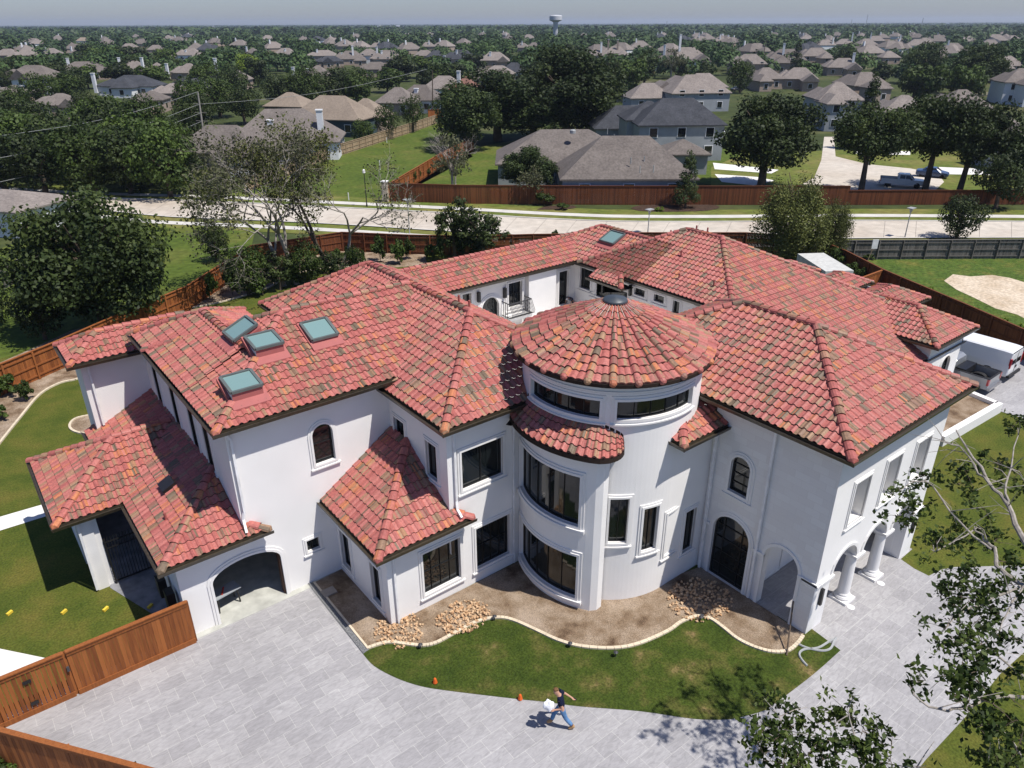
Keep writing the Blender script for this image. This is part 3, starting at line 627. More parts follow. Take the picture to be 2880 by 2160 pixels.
# ---- tower drum
RW = 3.5; tw = mapC((TCX, TCY), RW); A_ = lambda deg: R(deg % 360)*RW
fronts = [(-132.0, -120.2, 2.89, 4.95), (-110.0, -99.0, 2.30, 4.37), (-90.2, -78.6, 1.66, 3.70)]
band_ = [(167.3, 218.5, 8.33, 9.05), (228.4, 281.5, 8.33, 9.05)]
th = [(A_(a), A_(b), c, d) for a, b, c, d in fronts]+[(R(a)*RW, R(b)*RW, c, d) for a, b, c, d in band_]
mb = MB(); gridwall(mb, tw, R(120)*RW, R(330)*RW, -.05, 9.8, th, .22, .28); mb.build('tower_wall', M['stucco'], house)
for i, h in enumerate(th):
    if i < 3: window(house, tw, rect(*h), .17, .07, (1, 0), .2, label='narrow stair window on the tower', bars=.014)
    else: window(house, tw, rect(*h), .2, .07, (4, 0), .2, label='curved band window under the tower roof', bars=.012)
mb = MB(); bandm(mb, tw, rect(R(125)*RW, R(325)*RW, 9.28, 9.42), -.069, 0, -.02, .035, True, .2); mb.build('cornice', M['trim'], house)
# ---- flat walls
def wall(mf, outline, holes=(), mt='stucco', depth=.25, name='wall', label=None):
    mb = MB(); polywall(mb, mf, outline, list(holes), depth); o = mb.build(name, M[mt], house)
    if label: o['label'] = label
    return o
Yg = mapY(24.34); gar = arch(4.62, 7.3, .0, 1.95, .62); wA = arch(9.25, 10.1, 5.42, 6.7); wS = rect(8.42, 8.96, 1.58, 2.14)
wall(Yg, [(3.5, -.05), (4.62, -.05)]+list(reversed(gar[2:]))[0:0]+[(12.65, -.05), (12.65, 8.25), (6.1, 8.25), (6.1, 3.6), (3.5, 3.6)], [[(4.62, .0)]+[(7.3, .0)]+gar[2:-1]+[gar[-1]], wA, wS], depth=.3)
window(house, Yg, wA, .17, .07, (0, 1), label='arched upper window on the left wing'); window(house, Yg, wS, .15, .06, (1, 0), label='small square window')
mb = MB(); bandm(mb, Yg, [gar[1]]+gar[2:]+[gar[0]], 0, .1, -.02, .07, False); bandm(mb, Yg, [gar[1]]+gar[2:]+[gar[0]], .1, .2, -.02, .04, False); go = mb.build('garage_doorway', M['trim'], house); go['label'] = 'open arched garage doorway'
mb = MB(); mb.box(7.24, 7.295, 24.36, 24.62, 0, 2.1); mb.build('door_jamb', plain('brown_jamb', (.06, .03, .02)), go)
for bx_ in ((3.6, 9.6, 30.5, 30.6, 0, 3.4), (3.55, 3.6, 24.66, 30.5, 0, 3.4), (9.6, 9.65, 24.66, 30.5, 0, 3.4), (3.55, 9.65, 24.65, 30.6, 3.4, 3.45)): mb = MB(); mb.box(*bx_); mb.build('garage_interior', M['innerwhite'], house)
mb = MB(); mb.box(3.5, 9.7, 24.05, 30.6, -.2, .02); mb.build('garage_floor', plain('garage_slab', (.42, .42, .38), .8, .2, var=.2, scale=2), house)
wall(mapX(3.5), [(24.34, -.05), (29.4, -.05), (29.4, 3.7), (24.34, 3.7)])
tall = [rect(a, a+.75, 5.25, 7.75) for a in (33.6, 30.9, 28.35, 26.5)]
wall(mapX(6.1), [(24.34, 3.0), (35.8, 3.0), (35.8, 8.25), (24.34, 8.25)], tall)
for t in tall: window(house, mapX(6.1), t, .12, .05, (0, 0), rec=.03, label='tall narrow clerestory window')
wall(mapX(3.45), [(35.8, -.05), (38, -.05), (38, 7.45), (35.8, 7.45)]); wall(mapY(35.8), [(3.45, -.05), (6.1, -.05), (6.1, 7.5), (3.45, 7.5)])
D_, E_ = rect(23.12, 23.94, 5.82, 6.66), rect(20.76, 21.53, 5.08, 6.66)
wall(mapX(12.65), [(20.08, 2.0), (24.34, 2.0), (24.34, 7.85), (20.08, 7.85)], [D_, E_])
window(house, mapX(12.65), D_, .15, .06, (0, 0), label='short upper window'); window(house, mapX(12.65), E_, .15, .06, (0, 0))
wa, wb, wc = rect(11.30, 13.03, .70, 2.72), rect(13.82, 15.53, .70, 2.74), rect(13.26, 15.23, 4.80, 6.52)
wall(mapY(20.08), [(9.77, -.05), (16.1, -.05), (16.1, 7.85), (12.65, 7.85), (12.65, 3.66), (9.77, 3.66)], [wa, wb, wc])
window(house, mapY(20.08), wa, .17, .07, (3, 1), bars=.014, label='wide ground floor window under the bay lean-to'); window(house, mapY(20.08), wb, .17, .07, (3, 1), bars=.014, label='wide ground floor window beside the round bay'); window(house, mapY(20.08), wc, .17, .07, (1, 0), label='wide upper window on the left front corner')
F_, G_ = rect(23.18, 24.0, .54, 2.34), rect(20.68, 21.41, .48, 2.33)
wall(mapX(9.77), [(20.08, -.05), (24.34, -.05), (24.34, 3.66), (20.08, 3.66)], [F_, G_])
window(house, mapX(9.77), F_, .15, .06, (1, 0), bars=.014); window(house, mapX(9.77), G_, .15, .06, (1, 0), bars=.014)
w4 = rect(20.69, 21.36, 1.2, 3.28)
wall(mapY(15.105), [(19.6, -.05), (21.9, -.05), (21.9, 7.1), (19.6, 7.1)], [w4]); window(house, mapY(15.105), w4, .15, .06, (1, 0), bars=.014, label='narrow window between tower and entrance wing')
# entrance wing
door = arch(12.80, 14.52, .03, 2.38); aw = arch(13.25, 14.12, 4.40, 5.62); po = arch(10.63, 12.1, .0, 2.42)
mX = mapX(21.9)
wall(mX, [(9.9, -.05), (15.1, -.05), (15.1, 8.1), (9.9, 8.1)], [door, aw, po], 'stonewall', .32)
window(house, mX, aw, .2, .06, (1, 3), label='arched upper window on the entrance wing', bars=.02)
window(house, mX, door, .2, .06, (3, 4), label='big arched glazed door on the entrance wing', bars=.022, sill=False, name='arched_door')
mb = MB(); bandm(mb, mX, [po[1]]+po[2:]+[po[0]], 0, .12, -.02, .05, False); mb.build('arch_moulding', M['trim'], house)
for a, b in ((9.82, 10.63), (12.1, 12.80-.2), (14.52+.2, 15.05)): mb = MB(); mb.box(21.82, 21.95, a, b, 2.34, 2.46); mb.build('impost', M['trim'], house)
mY = mapY(9.9); a1, a2, a3 = arch(22.95, 24.62, .0, 2.42), arch(25.10, 26.88, .0, 2.42), arch(27.36, 29.05, .0, 2.42)
ws = [rect(23.2, 24.25, 4.45, 6.3), rect(25.45, 26.5, 4.45, 6.35), rect(27.75, 28.85, 4.45, 6.3)]
# arcade: one opening with scalloped head so that the columns stand free
head = [(22.95, 0), (29.05, 0)]+a3[2:]+[(27.36, 2.40), (26.88, 2.40)]+a2[3:]+[(25.10, 2.40), (24.62, 2.40)]+a1[3:]
wall(mY, [(21.9, -.05), (30.0, -.05), (30.0, 8.1), (21.9, 8.1)], [head]+ws, 'stucco', .5)
for a in (a1, a2, a3): mb = MB(); bandm(mb, mY, [(a[1][0], 2.42)]+a[2:-1]+[(a[0][0], 2.42)], 0, .13, -.02, .05, False); mb.build('arch_moulding', M['trim'], house)
for a, b in ((21.82, 22.98), (24.52, 25.2), (26.78, 27.46), (29.02, 30.05)): mb = MB(); mb.box(a, b, 9.78, 10.45, 2.30, 2.42); mb.build('impost', M['trim'], house)
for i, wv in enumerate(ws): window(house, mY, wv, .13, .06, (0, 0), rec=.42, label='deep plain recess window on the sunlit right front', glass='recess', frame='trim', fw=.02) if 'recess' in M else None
for x in (24.86, 27.12):
    t = MB(); t.lathe([(.30, .12), (.34, .18), (.30, .26), (.25, .30), (.27, .34), (.235, .40), (.225, 1.2), (.205, 2.1), (.20, 2.14), (.235, 2.18), (.21, 2.22), (.27, 2.30)], (x, 10.12, 0), 24); t.box(x-.37, x+.37, 9.75, 10.49, 0, .12)
    t.build('column', M['trim'], house, smooth=False)
mb = MB(); mb.box(21.93, 22.95, 10.3, 10.62, 0, 2.45); mb.build('pier', M['stucco'], house); mb = MB(); mb.box(29.04, 29.97, 10.3, 10.75, 0, 2.45); mb.build('pier', M['stucco'], house)
mb = MB(); mb.box(21.95, 30, 12.7, 12.75, 0, 3.6); mb.build('porch_wall', M['stucco'], house); mb = MB(); mb.box(21.95, 29.9, 10.41, 12.69, 3.55, 3.6); mb.build('porch_ceiling', M['stucco'], house)
mb = MB(); mb.box(29.95, 30, 9.95, 20, 0, 8); mb.build('wall', M['stucco'], house)
window(house, mapY(12.7), rect(22.6, 24.3, .1, 2.7), .1, .04, (1, 2), label='glazed door inside the porch', sill=False); window(house, mapY(12.7), rect(26.0, 28.4, .1, 2.8), .1, .04, (1, 0), label='dark front door inside the porch', sill=False)
for x in (22.4, 29.5):
    mb = MB(); mb.box(x-.06, x+.06, 9.78, 9.9, 1.25, 2.0); mb.build('wall_lantern', M['black'], house)
# rear wing, courtyard walls
cY = mapY(36.1)
def onwY(a, b, c, d, Y): (x0, z0), (x1, z1) = onY(a, d, Y), onY(c, b, Y); return x0, x1, z0, z1
ax0, _ = onY(1354, 850, 36.1); ax1, az = onY(1402, 850, 36.1); adoor = arch(ax0, ax1, 2.8, az-.2)
bw = rect(onY(1429, 820, 36.1)[0], onY(1467, 820, 36.1)[0], onY(1448, 862, 36.1)[1], onY(1448, 793, 36.1)[1])
tw2 = rect(onY(1571, 800, 36.1)[0], onY(1598, 800, 36.1)[0], onY(1585, 856, 36.1)[1], onY(1585, 762, 36.1)[1])
lw = rect(onY(1298, 800, 36.1)[0], onY(1323, 800, 36.1)[0], 3.6, onY(1310, 826, 36.1)[1])
wall(cY, [(14, .5), (33.8, .5), (33.8, 6.5), (14, 6.5)], [lw, adoor, bw, tw2])
for p, l, mu in ((lw, 'courtyard window at the far left', (0, 0)), (adoor, 'arched black door to the courtyard', (1, 0)), (bw, 'courtyard window above the belly balcony', (1, 1)), (tw2, 'tall courtyard door window', (0, 0))): window(house, cY, p, .22, .08, mu, rec=.2, label=l, fw=.1)
px0, px1 = onY(1487, 800, 35.75)[0], onY(1563, 800, 35.75)[0]
mb = MB(); mb.box(px0, px1, 35.72, 36.1, .5, 6.45); mb.build('chimney_breast', M['stucco'], house)
cX = mapX(33.8)
def wx(a, b, c, d): (ya, _), (yb, _) = onX(a, (b+d)/2, 33.8), onX(c, (b+d)/2, 33.8); return rect(min(ya, yb), max(ya, yb), onX((a+c)/2, d, 33.8)[1], onX((a+c)/2, b, 33.8)[1])
cws = [wx(1632, 757, 1674, 815), wx(1785, 812, 1815, 832), wx(1840, 830, 1869, 850), wx(1893, 846, 1912, 884), wx(1664, 805, 1766, 845), wx(1955, 868, 1990, 900)]
wall(cX, [(22.0, .5), (36.1, .5), (36.1, 6.5), (22.0, 6.5)], cws)
for i, p in enumerate(cws): window(house, cX, p, .18, .06, (1 if i in (0, 4) else 0, 0), label=['wide courtyard window in the corner', 'small courtyard window, left', 'small courtyard window, right', 'narrow courtyard door', 'doorway under the courtyard porch roof', 'dark terrace opening'][i], fw=.09)
mb = MB(); mb.box(14, 33.8, 21.0, 36.0, 2.6, 2.75); mb.build('terrace', M['whitewalk'], house)
# belly balcony
bal = empty('balcony_railing'); bal.parent = house; ALL.append(bal); bal['label'] = 'wrought iron belly balcony above the courtyard'
bx0, bx1 = onY(1430, 870, 35.4)[0], onY(1492, 870, 35.4)[0]; bz = onY(1460, 885, 35.6)[1]
mb = MB(); mb.box(bx0, bx1, 35.2, 36.1, bz-.14, bz); mb.build('slab', M['trim'], bal)
mb = MB(); mb.beam((bx0, 35.3, bz+1.0), (bx1, 35.3, bz+1.0), .06); mb.beam((bx0, 35.3, bz+.08), (bx1, 35.3, bz+.08), .05)
for i in range(19):
    x = bx0+(bx1-bx0)*i/18; mb.tube([(x, 35.3, bz+1.0), (x, 35.15, bz+.7), (x, 34.95, bz+.35), (x, 35.0, bz+.15), (x, 35.3, bz+.08)], .018, 5)
for x in (bx0, bx1):
    mb.beam((x, 35.3, bz+1.0), (x, 36.1, bz+1.0), .05); mb.beam((x, 35.3, bz+.08), (x, 36.1, bz+.08), .05)
    for y in (35.5, 35.7, 35.9): mb.beam((x, y, bz), (x, y, bz+1.0), .03)
mb.build('bars', M['iron'], bal)
for (a, b) in ((1348, 835), (1421, 823)):
    X_, Z_ = onY(a, b, 35.95); mb = MB(); mb.box(X_-.09, X_+.09, 35.9, 36.08, Z_-.35, Z_+.3); mb.build('wall_lantern', M['black'], house)
for (a, b) in ((1694, 808), (1771, 815)):
    Y_, Z_ = onX(a, b, 33.65); mb = MB(); mb.box(33.62, 33.79, Y_-.08, Y_+.08, Z_-.4, Z_+.3); mb.build('wall_lantern', M['black'], house)
q = G(1630, 858, 2.75)
mb = MB()
for i in range(9): mb.beam((q.x+.28*i*.6, q.y-.28*i*.8, 2.75), (q.x+.28*i*.6, q.y-.28*i*.8, 3.9), .03)
mb.beam((q.x, q.y, 3.9), (q.x+1.35, q.y-1.8, 3.9), .05); mb.build('terrace_railing', M['black'], house)
# right annex walls, planter
fa = arch(45.5, 46.6, 1.2, 2.3)
wall(mapY(16.15), [(43.5, -.05), (47.8, -.05), (47.8, 4.3), (43.5, 4.3)], [fa]); window(house, mapY(16.15), fa, .15, .06, (1, 1), label='arched window of the right garage annex')
wall(mapX(43.5), [(16.15, -.05), (21, -.05), (21, 4.3), (16.15, 4.3)]); wall(mapY(16.7), [(30, -.05), (47.7, -.05), (47.7, 3.3), (30, 3.3)])
for bx_ in ((47.7, 47.75, 16.7, 40, 0, 4.0), (47.76, 51.8, 20.95, 21, 0, 3.9), (51.75, 51.8, 21.0, 31.1, 0, 3.9)): mb = MB(); mb.box(*bx_); mb.build('wall', M['stucco'], house)
# ---- skylights
M['flash'] = plain('red_flashing', (.36, .115, .105), .6, .3, var=.05)
def skylight(fa_, quad_px, lift=(.12, .5), horiz=True):
    P = []
    for px, py in quad_px:
        d = ray(px, py); t = .005
        while True:
            x, y, z = d.x*t, d.y*t, CAM_H+d.z*t
            if z < fa_(x, y)+.25: break
            t += .00001
        P.append((x, y))
    return P
SM = {'y': lambda a, b, c, d, z0, s: None}
def sky_box(x0, x1, y0, y1, f, up, low, high, label):
    """curbed skylight; up='y' roof climbs with y, else with x"""
    o = empty('skylight'); o.parent = house; ALL.append(o); o['label'] = label
    def top(x, y, e=0): 
        t = (y-y0)/(y1-y0) if up == 'y' else (x-x0)/(x1-x0); base = f(x0, y0); return base+low+(f(x1, y1)-base+high-low)*t+e
    C = [(x0, y0), (x1, y0), (x1, y1), (x0, y1)]
    mb = MB(); V8 = [(x, y, f(x, y)-.15) for x, y in C]+[(x, y, top(x, y)) for x, y in C]; mb.add(V8, [(0, 1, 5, 4), (1, 2, 6, 5), (2, 3, 7, 6)]); mb.mi = 1; mb.add(V8, [(3, 0, 4, 7)]); mb.build('curb', [M['flash'], M['trim'] if up == 'y' else M['flash']], o)
    mb = MB()
    for i in range(4):
        a, b = C[i], C[(i+1) % 4]; mb.beam((*a, top(*a, .03)), (*b, top(*b, .03)), .11, .10)
    mb.build('frame', plain('skylight_frame', (.10, .115, .11), .5, .4), o)
    mb = MB(); mb.quad(*[(x, y, top(x, y, .035)) for x, y in C]); mb.build('pane', M['skyglass'], o)
    mb = MB(); c2 = [(x0-.12, y0-.35 if up == 'y' else y0-.12), (x1+.12, y0-.35 if up == 'y' else y0-.12), (x1+.12, y1+.1), (x0-(.12 if up == 'y' else .35), y1+.1)]
    if up != 'y': c2[0] = (x0-.35, y0-.12)
    mb.add([(x, y, f(x, y)+.10) for x, y in c2]+[(x, y, f(x, y)-.1) for x, y in c2], [(0, 1, 2, 3), (0, 4, 5, 1), (1, 5, 6, 2), (2, 6, 7, 3), (3, 7, 4, 0)]); mb.build('flashing', M['flash'], o)
fy = lambda x, y: 8.35+.452*(y-23.84)
fx = lambda x, y: 8.35+.5*(x-5.69)
ft = lambda x, y: 6.6+.5*(x-33.3)
sky_box(6.72, 7.85, 24.75, 25.85, fy, 'y', .42, .12, 'square skylight nearest the left front corner of the roof')
sky_box(8.32, 9.42, 26.35, 27.4, fy, 'y', .42, .12, 'square skylight in the middle of the left roof')
sky_box(10.6, 11.7, 26.35, 27.4, fy, 'y', .2, .12, 'square skylight below the ridge of the left roof')
sky_box(8.05, 9.05, 28.0, 29.2, fx, 'x', .25, .2, 'square skylight on the left hip slope')
sky_box(35.2, 36.3, 34.0, 35.3, ft, 'x', .22, .15, 'skylight on the rear wing roof')
# ---- roof vents
def vent_pipe(x, y, z, h=.4, r=.05): mb = MB(); mb.tube([(x, y, z-.1), (x, y, z+h)], r, 8); mb.build('vent_pipe', M['tile'], house)
mb = MB(); mb.obox((4.5, 27.9, 4.62), (.894, 0, .447), (0, 1, 0), (-.447, 0, .894), .28, .36, .10); mb.build('roof_vent', M['black'], house)['label'] = 'black box vent on the low garage roof'
for x, y, z, h in ((3.9, 26.2, 4.25, .25), (17.6, 26.3, 9.8, .3), (17.4, 25.2, 9.9, .3), (36.0, 28.9, 8.0, .35), (34.6, 25.2, 7.3, .35), (35.6, 32.5, 7.9, .2), (37.6, 31.2, 8.6, .3), (34.4, 27.6, 7.2, .3), (38.4, 29.8, 9.0, .35), (38.5, 29.0, 9.0, .35)): vent_pipe(x, y, z, h)
# ---- downspouts
def pipe(pts, w_=.09): mb = MB(); [mb.beam(a, b, w_, w_) for a, b in zip(pts[:-1], pts[1:])]; mb.build('downspout', M['pvc'], house)
pipe([(6.05, 24.25, 8.05), (6.25, 24.25, 7.7), (6.25, 24.25, 4.6), (6.15, 24.2, 4.3), (6.1, 23.9, 3.9)])
pipe([(3.75, 35.7, 7.3), (3.75, 35.7, 4.2)]); pipe([(12.95, 20.02, 7.7), (12.95, 20.02, 4.5), (12.9, 19.9, 4.15), (12.9, 19.62, 3.95)])
pipe([(10.05, 20.02, 3.5), (10.05, 20.02, .05)]); pipe([(21.82, 12.45, 7.9), (21.82, 12.45, .1)]); pipe([(21.75, 14.86, 6.9), (21.75, 14.86, .1)]); pipe([(15.75, 20.0, 7.6), (15.75, 20.0, .1)], .07)
# ---- side porch: column, gate bay
mb = MB(); mb.box(1.3, 1.72, 29.35, 29.77, 0, 3.55); mb.box(1.721, 1.92, 29.42, 29.7, 0, 3.55); mb.build('porch_column', M['trim'], house)
for bx_ in ((1.25, 1.4, 31.5, 35, 0, 3.5), (1.41, 3.4, 35.0, 35.15, 0, 3.5)): mb = MB(); mb.box(*bx_); mb.build('porch_wall', M['stucco'], house)
pipe([(1.25, 29.3, 3.5), (1.25, 29.3, .1)])
# ================================================================ ground, paving, beds
def PX(l, z=0.0): return [tuple(G(x, y, z)[:2]) for x, y in l]
def sheet(name, pts, z, m, kind='structure', grid=None):
    mb = MB(); T = geometry.tessellate_polygon([[Vector((p[0], p[1], 0)) for p in pts]])
    mb.add([(p[0], p[1], z) for p in pts], [tuple(t) for t in T]); o = mb.build(name, M[m] if isinstance(m, str) else m)
    for pl in o.data.polygons:
        if pl.normal.z < 0: pl.flip()
    return tag(o, kind=kind)
mb = MB(); mb.quad((-30000, -30000, -.03), (60000, -30000, -.03), (60000, 60000, -.03), (-30000, 60000, -.03)); tag(mb.build('ground', M['farfloor']), kind='structure')
sheet('garden_lawn', [(-60, -40), (110, -40), (110, 10), (72, 36), (60, 46), (33, 70), (-5, 100), (-60, 130)], 0.0, 'lawn2')
def smooth_path(pts, n=6):
    out = []; P = [Vector(p) for p in pts]
    for i in range(len(P)-1):
        a, b, c, d = P[max(i-1, 0)], P[i], P[i+1], P[min(i+2, len(P)-1)]
        for k in range(n):
            t = k/n; out.append(tuple(.5*((2*b)+(c-a)*t+(2*a-5*b+4*c-d)*t*t+(3*b-a-3*c+d)*t*t*t)))
    out.append(tuple(P[-1])); return out
island_b = PX([(1021.5, 1840.8), (1053, 1874.7), (1116.5, 1908.6), (1184, 1931), (1252, 1942.5), (1342.5, 1953.8), (1455.5, 1967), (1541, 1976), (1632, 1988), (1800, 2001.3), (1948, 2022.6), (2038, 2024.8), (2083, 2018), (2142, 2002), (2174, 1984), (2287, 1898), (2363.7, 1830)])
island_b = smooth_path(island_b, 4)
sheet('driveway', [(3.4, 25), (9.8, 25), (9.8, 22), (12, 14), (22, 12.7), (30.2, 12.7), (30.2, 9.85)]+PX([(2533, 1573), (2571.7, 1600), (2612, 1620), (2648.5, 1602), (2685, 1595.4), (2784, 1593), (2880, 1590), (3200, 1590), (3000, 1760), (2880, 1835), (2811, 1898), (2716, 2016), (2603, 2138), (2500, 2270)])+[(14, -6), (-8, -6), (-10, 24.6), (3.4, 24.6)], .012, 'paver')
sheet('front_lawn', island_b+PX([(2289, 1774), (2240, 1740), (1900, 1700), (1400, 1720), (1035, 1825)]), .024, 'lawn')
curb_px = [(1035, 1825), (1089, 1809), (1143.6, 1813.7), (1188.8, 1818), (1229.5, 1809), (1288, 1777.5), (1342.5, 1750.4), (1396.7, 1739), (1442, 1745.8), (1505, 1773), (1568.5, 1802.4), (1636, 1820.4), (1726.8, 1825), (1800, 1811.4), (1880, 1776), (1916, 1751), (1961, 1735.5), (1997.5, 1742), (2033.7, 1767), (2074, 1798.8), (2119.6, 1821.4), (2169, 1835), (2214.5, 1832.7), (2241.7, 1812.4), (2258, 1790)]
curb = smooth_path(PX(curb_px), 4)
bed = curb+[(21.88, 9.95), (21.85, 14.9), (19.5, 15.4), (16.5, 17), (16, 20), (9.8, 20.1), (9.75, 24.3)]+PX([(884, 1640)])
sheet('mulch_bed', bed, .036, 'mulch')
sheet('gravel_strip', PX([(866, 1643), (884, 1640), (1038, 1830), (1022, 1841)]), .05, 'gravel')
def curbline(name, path, w_=.13, h=.09, m='pale_stone', label=None, cat=None, block=.45):
    mb = MB(); P = [Vector((*p[:2], 0)) for p in path]; acc = 0
    for a, b in zip(P[:-1], P[1:]):
        d = b-a; L = d.length
        if L < .02: continue
        n = max(1, round(L/block)); d.normalize(); s_ = Vector((-d.y, d.x, 0))
        for i in range(n):
            q0 = a+d*(L*i/n+.006); q1 = a+d*(L*(i+1)/n-.006); mb.obox((q0+q1)/2+Vector((0, 0, h/2)), d, s_, (0, 0, 1), (q1-q0).length/2, w_/2, h/2)
    o = mb.build(name, M[m]); return tag(o, label, cat) if label else tag(o, kind='structure')
M['pale_stone'] = plain('pale_edging_stone', (.60, .51, .38), .85, .15, var=.12, scale=4)
curbline('stone_edging', curb, label='curving cream stone edging between mulch bed and front lawn', cat='edging')
curbline('timber_edging', PX([(884, 1640), (1036, 1827)]), .08, .08, label='straight cream edging board between grey gravel strip and bed', cat='edging', block=9)
def rocks(name, c, r, n, sz, mt, label, squash=1.0):
    mb = MB()
    for i in range(n):
        a = random.random()*6.28; rr = r*math.sqrt(random.random()); x = c[0]+rr*math.cos(a); y = c[1]+rr*math.sin(a)*squash; s_ = sz*random.uniform(.6, 1.3)
        ax = Vector((random.gauss(0, 1), random.gauss(0, 1), random.gauss(0, 1))).normalized(); bx = ax.orthogonal().normalized(); cx_ = ax.cross(bx)
        V = [Vector((x, y, .04+s_*.45))+p*s_*random.uniform(.75, 1.1) for p in (ax*.8, -ax*.8, bx*.6, -bx*.6, cx_*.7, -cx_*.7)]
        V += []
        mb.add(V, [(0, 2, 4), (2, 1, 4), (1, 3, 4), (3, 0, 4), (2, 0, 5), (1, 2, 5), (3, 1, 5), (0, 3, 5)], (random.random(), 0, 0))
    o = mb.build(name, mt); return tag(o, label, 'rocks', kind='stuff')
rk, nt_, b_ = mat('river_rock'); at_ = nt_.nodes.new('ShaderNodeAttribute'); at_.attribute_name = 'tint'; rp_ = ramp(nt_, [(0, (.45, .26, .13)), (.4, (.62, .45, .28)), (.75, (.38, .20, .10)), (1, (.7, .58, .44))]); nt_.links.new(at_.outputs['Fac'], rp_.inputs[0]); nt_.links.new(rp_.outputs[0], b_.inputs['Base Color']); b_.inputs['Roughness'].default_value = .8
rocks('river_rocks', PX([(1122, 1776)])[0], .95, 210, .10, rk, 'tan river rocks heaped at the foot of the left front downspout')
rocks('river_rocks', PX([(1303, 1738)])[0], 1.15, 300, .10, rk, 'round patch of tan river rocks on the mulch before the curved bay', .75)
rocks('river_rocks', PX([(1968, 1690)])[0], 1.35, 330, .10, rk, 'river rocks in the shade before the big arched glazed door', .9)
# patio edge inside the porch
sheet('porch_floor', [(21.92, 10.5), (29.9, 10.5), (29.9, 12.7), (21.92, 12.7)], .03, 'paver')
# left garden: paths, beds
sheet('garden_path', PX([(-60, 1472), (0, 1454), (138, 1414), (150, 1446), (0, 1493), (-60, 1512)]), .014, 'whitewalk')
sheet('garden_path', PX([(-80, 1806), (0, 1825), (131, 1852), (59, 1888), (0, 1911), (-80, 1930)]), .014, 'whitewalk')
gb = smooth_path(PX([(-40, 1300), (0, 1247), (60, 1172), (113, 1110), (170, 1078), (230, 1062), (330, 1005)]), 4)
sheet('garden_bed', gb+PX([(330, 900), (200, 930), (80, 985), (0, 1020), (-120, 1080)]), .012, 'mulch'); curbline('stone_edging', gb, label='cream edging curving along the left garden bed by the fence', cat='edging')
gc = smooth_path(PX([(298, 1226), (240, 1222), (205, 1212), (197, 1196), (215, 1178), (262, 1168)]), 4)
sheet('garden_bed', gc+PX([(300, 1180)]), .016, 'mulch'); curbline('stone_edging', gc, label='cream edging of the small round bed at the left rear corner', cat='edging')
gd = smooth_path(PX([(520, 870), (640, 846), (760, 808), (800, 782), (880, 760), (980, 752), (1020, 760)]), 4)
sheet('garden_bed', gd+PX([(1200, 745), (1200, 690), (960, 700), (720, 760), (540, 840)]), .012, 'mulch'); curbline('stone_edging', gd, label='pale edging of the bed along the rear fence', cat='edging')
sheet('side_alley', [(1.7, 29.2), (3.4, 24.4), (3.45, 29.2), (5.8, 29.4), (5.8, 35), (1.7, 35)], .016, plain('alley_slab', (.2, .2, .21), .8, .2, var=.3, scale=2))
# right side: planter, drive, lawns
plz = .62
mb = MB()
for a, b in (((40.3, 13.3), (47.1, 13.0)), ((46.95, 13.1), (47.3, 14.9))): mb.beam((*a, .31), (*b, .31), .35, .62)
mb.beam((47.3, 14.9, .31), (44.5, 14.9, .31), .3, .62); tag(mb.build('planter_wall', M['trim']), 'low white L-shaped planter wall beyond the entrance wing', 'planter')
sheet('planter_bed', [(30.1, 13.4), (47, 13.1), (47.2, 14.8), (44.6, 16.5), (30.1, 16.5)], .40, 'mulch')
rocks('river_rocks', PX([(2694, 1170)], .4)[0], .7, 70, .11, rk, 'small heap of tan rocks inside the white planter')
sheet('parking_court', [(42.5, 13.5), (47.6, 12.9)]+PX([(2795, 1152), (2880, 1178), (3100, 1230)])+[(62, 16), (54, 16.3), (44, 16.3)], .018, 'paver')
sheet('sand_patch', PX([(2655, 790), (2680, 772), (2730, 778), (2790, 774), (2840, 782), (2900, 800), (2950, 860), (2900, 905), (2860, 885), (2800, 868), (2740, 838), (2690, 815)]), .02, 'sand')
sheet('weedy_lot', PX([(2378, 712), (2400, 705), (2960, 705), (3200, 900), (2960, 960), (2880, 930), (2488, 768)]), .008, 'weeds')
# streets
farE = smooth_path(PX([(-300, 534), (9, 544), (165, 554), (456, 563), (577, 567), (943, 584.6), (1150, 595), (1324, 604), (1478, 613.5), (1637, 621), (1773, 625), (2092, 625), (2382, 622), (2880, 625), (3400, 632)]), 3)
nearE = smooth_path(PX([(-300, 552), (0, 566), (165, 578), (456, 609), (651, 617), (964, 632), (1150, 644), (1324, 654.5), (1500, 662), (1800, 671), (2100, 672), (2354, 671), (2880, 669), (3400, 672)]), 3)
def resample(P, n=48):
    P = [Vector(p[:2]) for p in P]; L = [0]
    for a, b in zip(P[:-1], P[1:]): L.append(L[-1]+(b-a).length)
    out = []; j = 0
    for i in range(n):
        t = L[-1]*i/(n-1)
        while j < len(P)-2 and t > L[j+1]: j += 1
        out.append(tuple(P[j].lerp(P[j+1], (t-L[j])/max(L[j+1]-L[j], 1e-9))))
    return out
farE, nearE = resample(farE), resample(nearE)
def strip(name, a, b, z, m):
    mb = MB(); n = min(len(a), len(b))
    for i in range(n-1): mb.quad((*a[i][:2], z), (*b[i][:2], z), (*b[i+1][:2], z), (*a[i+1][:2], z))
    o = mb.build(name, M[m])
    for pl in o.data.polygons:
        if pl.normal.z < 0: pl.flip()
    return tag(o, kind='structure')
def off2(P, d):
    out = []
    for i in range(len(P)):
        a = Vector(P[max(i-1, 0)][:2]); b = Vector(P[min(i+1, len(P)-1)][:2]); t = (b-a).normalized(); out.append((P[i][0]-t.y*d, P[i][1]+t.x*d))
    return out
strip('street_verge', off2(farE, 6.5), off2(nearE, -4.8), .006, 'verge')
strip('street', farE, nearE, .02, 'road')
